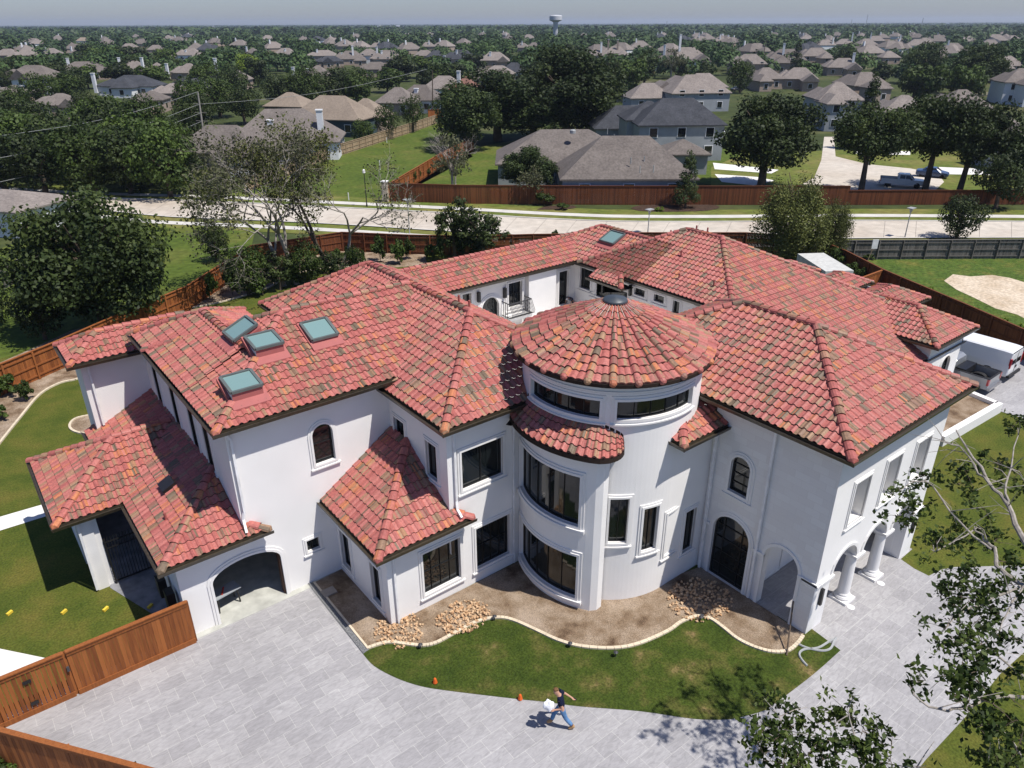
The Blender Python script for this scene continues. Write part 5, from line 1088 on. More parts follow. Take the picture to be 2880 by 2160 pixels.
# ================================================================ people
M['skin'] = plain('skin', (.50, .28, .19), .6, .3, var=.05); M['navy'] = plain('navy_shirt', (.010, .014, .035), .9, .1, bump=.3, bscale=25); M['denim'] = plain('blue_jeans', (.10, .20, .36), .9, .1, var=.3, scale=9, bump=.2); M['boot'] = plain('tan_boot', (.38, .24, .12), .8, .2); M['bootleg'] = plain('brown_boot_shaft', (.16, .06, .03), .7, .3)
M['hair'] = plain('brown_hair', (.16, .085, .04), .8, .2, var=.4, scale=30); M['bag'] = plain('white_bundle', (.75, .76, .80), .7, .2, bump=.6, bscale=14); M['phone'] = plain('phone', (.02, .02, .02), .3, .5); M['cap'] = plain('white_cap', (.75, .72, .70)); M['workblue'] = plain('dark_blue_overall', (.02, .03, .06)); M['sole'] = plain('sole', (.6, .55, .48))
def skinned(name, chains, m, parent, sub=2):
    """chains: lists of (key, (x,y,z), radius); same key joins"""
    bm = bmesh.new(); lay = bm.verts.layers.skin.verify(); V = {}; first = True
    for ch in chains:
        prev = None
        for key, co, r in ch:
            if key not in V:
                v = bm.verts.new(co); V[key] = v; rr = r if isinstance(r, tuple) else (r, r); v[lay].radius = rr; v[lay].use_root = first; first = False
            v = V[key]
            if prev is not None and prev is not v: 
                try: bm.edges.new((prev, v))
                except ValueError: pass
            prev = v
    me = bpy.data.meshes.new(name); bm.to_mesh(me); bm.free(); me.materials.append(m if not isinstance(m, str) else M[m])
    o = bpy.data.objects.new(name, me); col.objects.link(o); ALL.append(o); o.parent = parent
    sk = o.modifiers.new('skin', 'SKIN'); sk.use_smooth_shade = True; ss = o.modifiers.new('sub', 'SUBSURF'); ss.levels = sub; ss.render_levels = sub
    return o
def hand(k, w_, d, curl=.5, side=1):
    """palm and five fingers continuing from wrist w_ along d"""
    w_ = Vector(w_); d = Vector(d).normalized(); lat = d.cross(Vector((0, 0, 1))).normalized()*side; dn = d.cross(lat).normalized()
    out = [[(k+'w', tuple(w_), .027), (k+'p', tuple(w_+d*.075), (.035, .018))]]
    for i, (o_, L) in enumerate(((-.03, .055), (-.01, .07), (.01, .075), (.03, .065))):
        b = w_+d*.085+lat*o_; m_ = b+d*L*.6+dn*L*curl*.3; t = m_+d*L*.4+dn*L*curl*.6
        out.append([(k+'p', None, 0), (f'{k}f{i}a', tuple(b), .010), (f'{k}f{i}b', tuple(m_), .009), (f'{k}f{i}c', tuple(t), .007)])
    b = w_+d*.03-lat*.035; out.append([(k+'w', None, 0), (k+'ta', tuple(b), .012), (k+'tb', tuple(b+d*.04-lat*.02), .010), (k+'tc', tuple(b+d*.065-lat*.012+dn*.01), .008)])
    return out
def person(loc, rz, label, J, shirt='navy', pants='denim', hat=None, hairm='hair'):
    o = empty('person', loc, rz, label, 'person'); ALL.append(o)
    hd = Vector(J['head']); nk = Vector(J['neck']); look = Vector(J['look']).normalized(); upv = (hd-nk).normalized()
    ch = [[('pel', J['pel'], (.13, .10)), ('waist', J['waist'], (.13, .10)), ('chest', J['chest'], (.155, .11)), ('nk', J['neck'], .055), ('jaw', tuple(hd-upv*.05+look*.015), (.066, .07)), ('hd', tuple(hd+upv*.03), (.078, .09)), ('top', tuple(hd+upv*.085-look*.01), (.058, .065))],
          [('jaw', None, 0), ('nose', tuple(hd-upv*.015+look*.10), .012)]]
    for s_ in 'lr':
        ch.append([('chest', None, 0), ('sh'+s_, J['sh'+s_], .06), ('el'+s_, J['el'+s_], .042), (s_+'w', J['wr'+s_], .028)]); h_ = hand(s_, J['wr'+s_], Vector(J['wr'+s_])-Vector(J['el'+s_]), .5, 1 if s_ == 'l' else -1); ch += h_
        ch.append([('pel', None, 0), ('hp'+s_, J['hp'+s_], .09), ('kn'+s_, J['kn'+s_], .06), ('an'+s_, J['an'+s_], .04), ('to'+s_, tuple(Vector(J['to'+s_])), .03)])
    skinned('body', ch, 'skin', o)
    sh = [[('pel', tuple(Vector(J['pel'])+Vector((0, 0, .04))), (.155, .125)), ('waist', J['waist'], (.155, .125)), ('chest', J['chest'], (.178, .135)), ('nk0', tuple(nk-upv*.05), (.085, .075))]]
    for s_ in 'lr':
        a, b = Vector(J['sh'+s_]), Vector(J['el'+s_]); sh.append([('chest', None, 0), ('sh'+s_, tuple(a), .082), ('sl'+s_, tuple(a.lerp(b, .65)), .068)])
    skinned('shirt', sh, shirt, o)
    jn = [[('w0', tuple(Vector(J['pel'])+Vector((0, 0, .07))), (.15, .12)), ('pel', J['pel'], (.155, .125))]]
    for s_ in 'lr': jn.append([('pel', None, 0), ('hp'+s_, J['hp'+s_], .105), ('kn'+s_, J['kn'+s_], .078), ('an'+s_, tuple(Vector(J['kn'+s_]).lerp(Vector(J['an'+s_]), .8)), .072)])
    skinned('jeans', jn, pants, o)
    for s_ in 'lr':
        k_, a, t = Vector(J['kn'+s_]), Vector(J['an'+s_]), Vector(J['to'+s_])
        skinned('boot', [[('s', tuple(k_.lerp(a, .68)), .060), ('a', tuple(a), .058), ('m', tuple(a.lerp(t, .55)), (.05, .045)), ('t', tuple(t), (.045, .04))], [('a', None, 0), ('h', tuple(a-(t-a)*.25-Vector((0, 0, .03))), .045)]], 'boot', o)
        skinned('boot_shaft', [[('s', tuple(k_.lerp(a, .55)), .066), ('a', tuple(k_.lerp(a, .9)), .062)]], 'bootleg', o, 1)
    back = -look
    skinned('hair' if not hat else 'cap', [[('a', tuple(hd+upv*.075+look*.055), (.052, .04)), ('b', tuple(hd+upv*.10), (.078, .06)), ('c', tuple(hd+upv*.06+back*.05), (.078, .075)), ('d', tuple(hd-upv*.01+back*.065), (.065, .06))]], hat or hairm, o)
    for y in (-.03, .03):
        lat = look.cross(upv).normalized(); mb = MB(); p = hd+upv*.015+look*.088+lat*y; mb.obox(p, look, lat, upv, .006, .014, .008); mb.build('eye', M['black'], o, local=True)
    return o
WJ = dict(pel=(-.03, 0, .92), waist=(0, 0, 1.06), chest=(.05, 0, 1.30), neck=(.10, 0, 1.48), head=(.175, .01, 1.62), look=(.75, .25, -.62), shl=(.05, .19, 1.40), ell=(-.02, .27, 1.12), wrl=(.22, .24, 1.04), shr=(.03, -.19, 1.40), elr=(-.16, -.29, 1.17), wrr=(-.36, -.27, 1.02),
          hpl=(-.03, .1, .86), knl=(-.16, .11, .49), anl=(-.42, .12, .11), tol=(-.24, .13, .045), hpr=(0, -.1, .86), knr=(.21, -.1, .5), anr=(.30, -.1, .13), tor=(.46, -.11, .06))
mp_ = G(1576, 2043)
man = person((mp_.x, mp_.y, .012), math.atan2(.617, -.787), 'man in navy t-shirt and jeans striding left over the pavers', WJ)
_b = MB(); rr_ = random.Random(3); V = []
bm_ = bmesh.new(); bmesh.ops.create_icosphere(bm_, subdivisions=3, radius=.17)
for v in bm_.verts: v.co = Vector((v.co.x*1.0, v.co.y*.8, v.co.z*1.1))*(1+.22*math.sin(v.co.x*31+v.co.z*17)*math.cos(v.co.y*23+1))
me_ = bpy.data.meshes.new('white_bundle'); bm_.to_mesh(me_); bm_.free(); me_.materials.append(M['bag']); bo = bpy.data.objects.new('white_bundle', me_); col.objects.link(bo)
bo.location = man.matrix_basis @ Vector((.42, .16, 1.16)); bo.rotation_euler = (.3, .4, man.rotation_euler.z); tag(bo, 'crumpled white bundle held in front by the walking man', 'bundle')
mb = MB(); mb.box(-.04, .04, -.012, .012, -.07, .07); ph = mb.build('phone', M['phone']); ph.location = man.matrix_basis @ Vector((-.45, -.27, .96)); ph.rotation_euler = (.3, 1.2, man.rotation_euler.z); tag(ph, 'small dark phone in the walking man\'s rear hand', 'phone')
BJ = dict(pel=(-.2, 0, .85), waist=(-.08, 0, .98), chest=(.18, 0, 1.12), neck=(.36, 0, 1.18), head=(.50, 0, 1.16), look=(.6, 0, -.8), shl=(.22, .18, 1.12), ell=(.32, .22, .85), wrl=(.5, .18, .68), shr=(.22, -.18, 1.12), elr=(.34, -.22, .86), wrr=(.52, -.15, .70),
          hpl=(-.2, .1, .8), knl=(-.08, .12, .46), anl=(-.16, .12, .1), tol=(.03, .13, .05), hpr=(-.2, -.1, .8), knr=(-.05, -.12, .46), anr=(-.12, -.12, .1), tor=(.06, -.13, .05))
wp = G(1604, 866, 3.1); person((wp.x, wp.y, 2.75), R(200), 'worker with a white cap bending over on the courtyard terrace', BJ, 'workblue', 'workblue', 'cap')
# ================================================================ vegetation
def npmesh(name, V, F4, tint, m):
    me = bpy.data.meshes.new(name); nv, nf = len(V), len(F4)
    me.vertices.add(nv); me.vertices.foreach_set('co', V.astype(np.float32).ravel()); me.loops.add(nf*4); me.loops.foreach_set('vertex_index', F4.astype(np.int32).ravel())
    me.polygons.add(nf); me.polygons.foreach_set('loop_start', np.arange(0, nf*4, 4, dtype=np.int32)); me.polygons.foreach_set('loop_total', np.full(nf, 4, dtype=np.int32))
    me.update(calc_edges=True); ca = me.color_attributes.new('tint', 'FLOAT_COLOR', 'POINT'); c = np.ones((nv, 4), np.float32); c[:, 0] = tint; c[:, 1] = tint; c[:, 2] = tint; ca.data.foreach_set('color', c.ravel())
    me.materials.append(M[m]); return me
def leaves(P, Nn, size, rg, jit=.6, asp=1.5):
    """quads at points P roughly facing Nn"""
    n = len(P); Nn = Nn+rg.normal(0, jit, (n, 3)); Nn /= np.linalg.norm(Nn, axis=1)[:, None]
    T = rg.normal(0, 1, (n, 3)); T -= Nn*(T*Nn).sum(1)[:, None]; T /= np.linalg.norm(T, axis=1)[:, None]; B = np.cross(Nn, T)
    s_ = size*rg.uniform(.6, 1.3, n)[:, None]; a = s_*asp*.5; b = s_*.5
    V = np.stack([P-T*a, P-B*b+Nn*s_*.12, P+T*a, P+B*b+Nn*s_*.12], 1).reshape(-1, 3); F = np.arange(n*4).reshape(-1, 4); return V, F
def crown(seed, n, size, rx=1., rz=.8, lobes=28, m='leaf_oak', shape='round', z0=0., droop=0, jit=.55, shell=.72):
    """leafy crown made of many clumps; unit radius rx, vertical half height rz, centred at z0"""
    rg = np.random.default_rng(seed); C = []; Rl = []
    for i in range(lobes):
        d = rg.normal(0, 1, 3); d /= np.linalg.norm(d); rr = rg.uniform(.35, .80)
        if shape == 'round': c = d*rr*np.array([rx, rx, rz]); lr = rg.uniform(.22, .42)*rx
        elif shape == 'cone': zz = rg.uniform(-1, 1); w_ = (1-(zz+1)/2)*.8+.12; a = rg.uniform(0, 6.28); c = np.array([math.cos(a)*w_*rx*.6, math.sin(a)*w_*rx*.6, zz*rz]); lr = rg.uniform(.2, .34)*rx*(w_+.4)
        elif shape == 'column': zz = rg.uniform(-1, 1); a = rg.uniform(0, 6.28); c = np.array([math.cos(a)*rx*.35, math.sin(a)*rx*.35, zz*rz*.85]); lr = rg.uniform(.3, .5)*rx
        else: c = d*rr*np.array([rx, rx, rz]); lr = rg.uniform(.14, .3)*rx   # open
        C.append(c); Rl.append(lr)
    C = np.array(C); Rl = np.array(Rl); k = rg.choice(lobes, n, p=Rl**2/(Rl**2).sum()); d = rg.normal(0, 1, (n, 3)); d /= np.linalg.norm(d, axis=1)[:, None]
    rad = rg.uniform(shell, 1.08, n)[:, None]; P = C[k]+d*Rl[k][:, None]*rad*np.array([1, 1, .8])
    if droop: P[:, 2] -= rg.uniform(0, droop, n)**1.0*rx
    # drop most leaves buried in other clumps
    keep = np.ones(n, bool)
    for c, r in zip(C, Rl): keep &= ~(np.linalg.norm((P-c)/np.array([1, 1, .8]), axis=1) < r*shell*.85)
    P, d, k = P[keep], d[keep], k[keep]
    V, F = leaves(P, d+np.array([0, 0, .35]), size, rg, jit); lobe_t = rg.uniform(.15, .85, lobes); t = np.clip(lobe_t[k]+rg.normal(0, .16, len(k)), 0, 1)
    V[:, 2] += z0; return npmesh('crown', V, F, np.repeat(t, 4), m)
def trunk_mesh(seed, h, r, spread, m='bark', n=5, split=.45):
    rg = random.Random(seed); mb = MB(); mb.tube([(0, 0, 0), (rg.uniform(-.03, .03)*h, rg.uniform(-.03, .03)*h, h*split)], [r*1.3, r*.85], 7)
    for i in range(n):
        a = i*2*math.pi/n+rg.uniform(-.4, .4); s0 = split*h*rg.uniform(.8, 1.0); e = Vector((math.cos(a)*spread*rg.uniform(.5, .8), math.sin(a)*spread*rg.uniform(.5, .8), h*rg.uniform(.7, .92)))
        mb.tube([(0, 0, s0), (e.x*.45, e.y*.45, s0+(e.z-s0)*.6), e], [r*.55, r*.35, r*.12], 5)
    o = mb.build('tmp', M[m]); me = o.data; bpy.data.objects.remove(o); ALL.pop(); return me
PR = {}
def proto(k, **a):
    tr = a.pop('trunk'); PR[k] = (crown(**a), trunk_mesh(a['seed'], *tr))
# unit prototypes: crown radius 1 centred at height 1.15 above ground, total height about 1.95
for i in range(3): proto(f'oak{i}', seed=10+i, n=17000, size=.042, lobes=80, z0=1.05, rz=.85, m='leaf_oak', trunk=(1.6, .06, .8, 'bark', 7), shape='open', shell=.45, jit=.8)
proto('oakh', seed=19, n=15000, size=.042, lobes=70, z0=1.3, rz=.68, m='leaf_oak', trunk=(1.7, .055, .75, 'bark', 7), shape='open', shell=.4, jit=.8)
proto('oakw', seed=17, n=26000, size=.036, lobes=110, z0=.92, rz=.92, m='leaf_oak', trunk=(1.6, .05, .8, 'bark', 8), shape='open', shell=.45, jit=.8)
for i in range(4): proto(f'mid{i}', seed=30+i, n=7500, size=.062, lobes=46, z0=1.0, rz=.9, m='leaf_oak' if i < 2 else 'leaf_green', trunk=(1.5, .06, .7))
for i in range(5): proto(f'far{i}', seed=50+i, n=2200, size=.115, lobes=22, z0=.95, rz=.85, m='leaf_oak' if i % 2 == 0 else 'leaf_green', trunk=(1.3, .05, .6, 'bark', 3))
proto('ball', seed=71, n=4500, size=.06, lobes=50, rx=.95, rz=.95, z0=1.25, m='leaf_green', trunk=(1.4, .05, .5))
proto('cone', seed=72, n=5500, size=.06, lobes=40, rx=1., rz=1.5, z0=1.9, shape='cone', m='leaf_oak', trunk=(3.0, .06, .4))
proto('column', seed=73, n=2600, size=.11, lobes=26, rx=1., rz=1.9, z0=2.0, shape='column', m='leaf_green', trunk=(3.4, .06, .4))
proto('lime', seed=74, n=4000, size=.08, lobes=34, z0=1.1, rz=.85, m='leaf_lime', trunk=(1.5, .05, .6))
proto('willow', seed=75, n=24000, size=.034, lobes=80, rx=1., rz=1.35, z0=1.5, shape='open', droop=.55, m='leaf_willow', trunk=(2.6, .05, .7), jit=.9, shell=.3)
proto('open', seed=76, n=3000, size=.07, lobes=40, z0=1.3, rz=.95, shape='open', m='leaf_oak', trunk=(2.2, .06, .9, 'bark', 8), shell=.2)
proto('sparse', seed=77, n=1500, size=.06, lobes=34, z0=1.3, rz=1.0, shape='open', m='leaf_grey', trunk=(2.2, .05, .9, 'palebark', 9), shell=.2)
proto('shrub', seed=78, n=1400, size=.13, lobes=20, z0=.75, rz=.8, shape='open', m='leaf_green', trunk=(1.2, .03, .6, 'bark', 5), shell=.3)
proto('shrub2', seed=79, n=1300, size=.14, lobes=18, z0=.9, rz=.9, m='leaf_green', trunk=(1.2, .03, .6, 'bark', 5), shell=.3)
proto('limeshrub', seed=80, n=1500, size=.12, lobes=22, z0=.8, rz=.7, m='leaf_lime', shape='open', trunk=(1.2, .03, .6, 'bark', 5), shell=.3)
def plant(kind, loc, sr, sz=None, name='tree', label=None, cat='tree', group=None):
    sz = sz or sr; cm, tm = PR[kind]; o = bpy.data.objects.new(name, None); col.objects.link(o); o.location = loc; o.rotation_euler = (0, 0, random.uniform(0, 6.28)); o.scale = (sr, sr, sz); o.empty_display_size = .3
    for nm, me in (('crown', cm), ('trunk', tm)):
        c = bpy.data.objects.new(nm, me); col.objects.link(c); c.parent = o
    return tag(o, label, cat, group)
TOPZ = dict(oakh=2.02, oakw=1.9, oak=1.95, mid=1.92, far=1.8, ball=2.15, cone=3.5, column=3.9, lime=1.95, willow=2.9, open=2.25, sparse=2.3, shrub=1.55, shrub2=1.8, limeshrub=1.5)
def tpx(kind, px, pyb, pyt, wpx, label, name='tree', cat='tree', group=None):
    """tree measured in the photograph: trunk foot, crown top, crown width"""
    b = G(px, pyb); d = math.hypot(b.x, b.y); rr = ray(px, pyt); t = d/math.hypot(rr.x, rr.y); h = CAM_H+rr.z*t
    k = proj(b+Vector((0, 0, h*.6)))[2]; r_ = wpx/2*k/FPX; base = kind.rstrip('0123456789')
    tz = TOPZ.get(kind, TOPZ.get(base, 1.95)); return plant(kind, b, r_*.97, h/tz, name, label, cat, group)
oak = 'oak_tree'
tpx('oakw', 295, 925, 468, 500, 'broad dark oak filling the left side behind the rear fence', oak)
tpx('mid1', 128, 955, 785, 165, 'small round tree standing on the grass in front of the broad left oak'); tpx('mid0', -45, 930, 742, 170, 'round tree cut by the left edge of the picture above the grass')
tpx('mid0', 610, 735, 612, 85, 'little tree on the corner lawn behind the left rear fence')
tpx('oak1', 1400, 396, 175, 370, 'dark oak at the left of the big cluster beyond the field', oak); tpx('oak2', 1590, 392, 108, 380, 'tallest dark oak of the cluster left of the charcoal roof', oak); tpx('oak0', 1310, 425, 215, 240, 'lower oak overhanging the end of the green field', oak); tpx('oak1', 1500, 400, 235, 330, 'middle oak of the cluster right behind the tan roofed house', oak); tpx('mid0', 1650, 390, 215, 150, 'oak touching the left end of the charcoal roof', oak)
tpx('ball', 1095, 392, 282, 82, 'left of the two ball-shaped trees on the pale fence'); tpx('ball', 1163, 372, 256, 80, 'right of the two ball-shaped trees on the pale fence'); tpx('mid2', 1025, 405, 330, 72, 'small tree beside the porch columns left of the ball-shaped trees')
tpx('oak2', 1490, 548, 400, 190, 'round oak at the left corner of the nearest tan roofed house', oak); tpx('cone', 1927, 585, 418, 100, 'young conical tree standing before the tall brown street fence')
tpx('oak1', 2140, 525, 235, 345, 'wide dark oak right of the charcoal roofed house', oak); tpx('oakh', 2420, 545, 262, 270, 'oak with a leaning trunk left of the white pickup', oak); tpx('cone', 2425, 420, 195, 110, 'tall spiky tree rising behind the leaning oak'); tpx('oakh', 2600, 538, 228, 290, 'oak directly behind the white pickup', oak); tpx('oakh', 2695, 548, 255, 270, 'second oak right of the white pickup', oak); tpx('oak0', 2850, 560, 300, 230, 'oak at the right edge above the lower street fence', oak); tpx('mid1', 2800, 588, 400, 170, 'tree standing just in front of the lower street fence at the right')
tpx('willow', 2215, 745, 432, 265, 'tall drooping willow behind the rear roofs'); tpx('willow', 2330, 735, 520, 120, 'smaller drooping willow beside the tall one')
tpx('mid0', 2690, 672, 530, 122, 'slender trunked tree on the near verge of the street'); tpx('mid1', 2508, 432, 345, 55, 'young tree on the cul-de-sac lawn')
tpx('mid2', 2080, 262, 158, 85, 'tree beside the driveway right of the large tan roofs'); tpx('oak2', 2735, 268, 112, 175, 'big yellowish green oak right of the distant roofs', oak); tpx('mid0', 2590, 235, 103, 110, 'tall oak left of the yellowish green oak', oak); tpx('cone', 2235, 212, 108, 50, 'thin tree rising over the garage house roofs'); tpx('mid1', 2370, 190, 128, 60, 'tree among the right hand far roofs')
tpx('open', 1720, 288, 140, 75, 'thin open tree left of the light blue wall'); tpx('open', 1810, 250, 130, 110, 'open crowned tree above the orange brown back fence'); tpx('sparse', 1885, 232, 128, 90, 'half bare tree in front of the far grey roofs'); tpx('lime', 703, 238, 150, 78, 'bright yellow-green tree among the darker trees')
tpx('sparse', 1275, 560, 368, 150, 'bare grey branched tree inside the brown fence corner')
tpx('open', 1280, 735, 545, 150, 'thin leafed tree before the rear fence'); tpx('open', 1355, 735, 575, 190, 'low spreading thin tree right of it along the rear fence')
# dense belt on the left beyond the street
left = [(600, 560, 470, 70), (20, 545, 350, 260), (130, 548, 360, 240), (270, 550, 345, 250), (370, 545, 330, 230), (480, 553, 330, 220), (540, 545, 400, 120), (40, 500, 300, 250), (200, 505, 290, 230), (420, 520, 300, 260), (330, 470, 275, 200), (500, 505, 325, 150), (120, 440, 262, 170), (300, 430, 250, 170), (10, 420, 255, 140), (430, 440, 262, 150), (560, 400, 240, 120), (620, 330, 205, 150), (690, 350, 225, 120), (540, 345, 215, 120), (255, 365, 235, 90), (130, 300, 195, 120), (210, 285, 182, 110), (60, 350, 240, 110), (30, 270, 180, 80), (160, 250, 168, 90), (250, 250, 175, 90), (345, 245, 168, 110), (430, 250, 180, 100), (590, 270, 165, 120), (660, 280, 178, 110), (560, 250, 180, 80), (790, 300, 200, 130), (860, 300, 178, 120), (930, 290, 185, 140), (1010, 270, 190, 120), (1090, 260, 185, 110), (1130, 230, 150, 110), (1200, 220, 152, 110), (1270, 235, 165, 90), (870, 225, 178, 90), (780, 200, 140, 110), (700, 200, 150, 90), (300, 195, 130, 120), (370, 190, 120, 130), (250, 175, 122, 100), (60, 215, 150, 90), (120, 225, 158, 60), (470, 200, 132, 70), (380, 215, 150, 80), (1330, 200, 150, 80), (1390, 190, 150, 60)]
ords = ['first', 'second', 'third', 'fourth', 'fifth', 'sixth', 'seventh', 'eighth', 'ninth', 'tenth']
for i, (x, b_, t_, w_) in enumerate(left):
    tpx(['mid0', 'mid2', 'mid1', 'mid3'][i % 4] if b_ > 260 else f'far{i % 5}', x, b_, t_, w_, 'dense green tree in the wooded belt beyond the street on the left' if b_ > 400 else ('leafy tree standing between the roofs on the left' if b_ > 240 else 'small leafy tree among the distant roofs on the left'), group='belt trees beyond the street' if b_ > 400 else ('trees between the left roofs' if b_ > 240 else 'distant left trees'))
for i, (x, y, t_, w_) in enumerate([(700, 830, 690, 150), (790, 815, 700, 140), (870, 800, 680, 120), (940, 790, 700, 110), (1000, 770, 690, 60)]): tpx('open' if i % 2 else 'mid3', x, y, t_, w_, 'low green thicket at the feet of the half dead trees', 'thicket', 'shrub', 'thicket under the half dead trees')
# shrubs
shr = 'shrubs in the garden beds'
for i, (x, y, t_, w_) in enumerate([(30, 1110, 1040, 90), (75, 1125, 1060, 60), (10, 1180, 1130, 60), (120, 1040, 985, 60), (150, 1030, 960, 80), (200, 1010, 940, 90)]): tpx('shrub', x, y, t_, w_, 'leafy shrub in the left bed by the fence', 'shrub', 'shrub', shr)
for i, (x, y, t_, w_) in enumerate([(600, 850, 760, 45), (655, 830, 740, 60), (985, 745, 690, 45), (1022, 745, 700, 22), (1070, 735, 660, 50), (1120, 742, 665, 60), (1150, 730, 668, 40), (1210, 735, 680, 45), (1240, 740, 665, 40), (1290, 720, 650, 60), (1420, 700, 650, 40), (1455, 690, 655, 30), (945, 745, 700, 50), (1560, 690, 640, 30), (820, 800, 735, 90), (740, 830, 770, 80), (900, 770, 720, 60)]): tpx('shrub' if i % 2 else 'shrub2', x, y, t_, w_, 'green shrub along the rear garden fence', 'shrub', 'shrub', 'shrubs along the rear fence')
for i, (x, y, t_, w_) in enumerate([(2525, 830, 775, 60), (2600, 855, 800, 55), (2640, 880, 815, 60), (2690, 905, 835, 70), (2730, 920, 850, 60), (2800, 950, 880, 70), (2850, 975, 895, 60), (2880, 990, 910, 60), (2560, 845, 800, 40), (2765, 930, 880, 50)]): tpx('limeshrub', x, y, t_, w_, 'yellow-green shrub along the right side fence', 'shrub', 'shrub', 'shrubs along the right fence')
for i, (x, y, t_, w_) in enumerate([(2385, 790, 735, 50), (2350, 760, 690, 60), (2415, 800, 750, 40), (2330, 740, 680, 50)]): tpx('shrub2', x, y, t_, w_, 'dark shrub in the shade under the willow', 'shrub', 'shrub', 'dark shrubs under the willow')
for (x, y, t_, w_), l in (((1530, 576, 540, 60), 'clipped hedge block before the tall brown fence'), ((1580, 590, 570, 40), 'grey-green grass tuft by the hedge block'), ((1855, 594, 580, 32), 'orange flowering bush in the dark verge bed'), ((1165, 520, 480, 22), 'leftmost young evergreen inside the red fence corner'), ((1178, 510, 478, 20), 'young evergreen inside the red fence corner, middle one'), ((1203, 495, 470, 20), 'young evergreen inside the red fence corner, right one')): tpx('limeshrub' if 'orange' in l else 'shrub2', x, y, t_, w_, l, 'shrub', 'shrub')
for i, (x, y, w_) in enumerate([(2500, 720, 60), (2560, 712, 70), (2610, 716, 60), (2440, 728, 50), (2700, 714, 60), (2760, 720, 50), (2850, 716, 60)]): tpx('shrub', x, y, y-18, w_, 'weed clump along the weathered fence', 'weed_clump', 'weeds', 'weed clumps in the vacant lot')
# ---------------------------------------------------------------- half-dead branching trees
def twig_tree(seed, loc, h, lean, spread, m='palebark', leafm='leaf_grey', nleaf=1800, lsize=.16, label=None, depth=5, name='bare_tree', up=.6):
    rg = random.Random(seed); mb = MB(); tips = []
    def grow(p, d, L, r, lev):
        n = 3; pts = [p]; q = Vector(p); dd = Vector(d)
        for i in range(n): dd = (dd+Vector((rg.gauss(0, .14), rg.gauss(0, .14), rg.gauss(.03, .1)))).normalized(); q = q+dd*(L/n); pts.append(Vector(q))
        mb.tube(pts, [r, r*.88, r*.76, r*.62], 6 if lev < 2 else 4, cap=False)
        if lev >= depth-2: tips.extend(pts[1:])
        if lev >= depth: return
        for k in range(rg.choice((2, 3, 3)) if lev < 2 else rg.choice((2, 3, 4))):
            a = rg.uniform(0, 6.28); s_ = dd.orthogonal().normalized(); u = s_*math.cos(a)+dd.cross(s_)*math.sin(a)
            nd = (dd*rg.uniform(.6, 1.0)+u*rg.uniform(.4, .95)*spread+Vector((0, 0, .15*up))).normalized(); st = pts[rg.choice((2, 3, 3))]
            grow(st, nd, L*rg.uniform(.62, .85), r*.55, lev+1)
    grow(Vector((0, 0, 0)), Vector(lean).normalized(), h*.36, h*.018, 0)
    o = empty(name, loc, 0, label, 'tree'); ALL.append(o); mb.build('trunk', M[m], o, local=True)
    if nleaf:
        R_ = np.random.default_rng(seed); T = np.array([tuple(t) for t in tips]); cl = R_.choice(len(T), max(30, len(T)//4), replace=False); k = R_.choice(cl, nleaf); P = T[k]+R_.normal(0, .28, (nleaf, 3)); V, F = leaves(P, R_.normal(0, 1, (nleaf, 3)), lsize, R_)
        me = npmesh('crown', V, F, np.repeat(R_.uniform(0, 1, nleaf), 4), leafm); c = bpy.data.objects.new('foliage', me); col.objects.link(c); c.parent = o
    return o
def hgt(px, pyb, pyt): b = G(px, pyb); d = math.hypot(b.x, b.y); rr = ray(px, pyt); t = d/math.hypot(rr.x, rr.y); return CAM_H+rr.z*t
twig_tree(1, G(835, 800), hgt(835, 800, 345), (-.28, .0, 1), 1.15, nleaf=5200, lsize=.17, leafm='leaf_grey', label='large half dead tree with pale limbs spreading over the street, left of the rear roofs', depth=6)
twig_tree(2, G(800, 805), hgt(800, 805, 420), (-.5, .25, 1), 1.1, nleaf=4200, lsize=.17, leafm='leaf_willow', label='thin leafed tree leaning left beside the large half dead tree', depth=6)
twig_tree(5, G(915, 770), hgt(915, 770, 330), (.10, 0, 1), .8, nleaf=4200, lsize=.16, leafm='leaf_willow', m='bark', label='tall narrow tree with dark trunk right of the half dead tree', depth=6)
twig_tree(6, G(955, 765), hgt(955, 765, 430), (.3, -.1, 1), .9, nleaf=1200, lsize=.14, label='slender bare limbed tree beside the tall narrow one', depth=5)
twig_tree(8, G(1285, 555), hgt(1285, 555, 365), (.03, 0, 1), .95, nleaf=0, label='dead white branched tree inside the far brown fence', depth=5)
twig_tree(9, G(1480, 570), hgt(1480, 570, 470), (.1, 0, 1), 1.3, nleaf=900, lsize=.2, label='low dry spreading tree by the hedge block', depth=5)
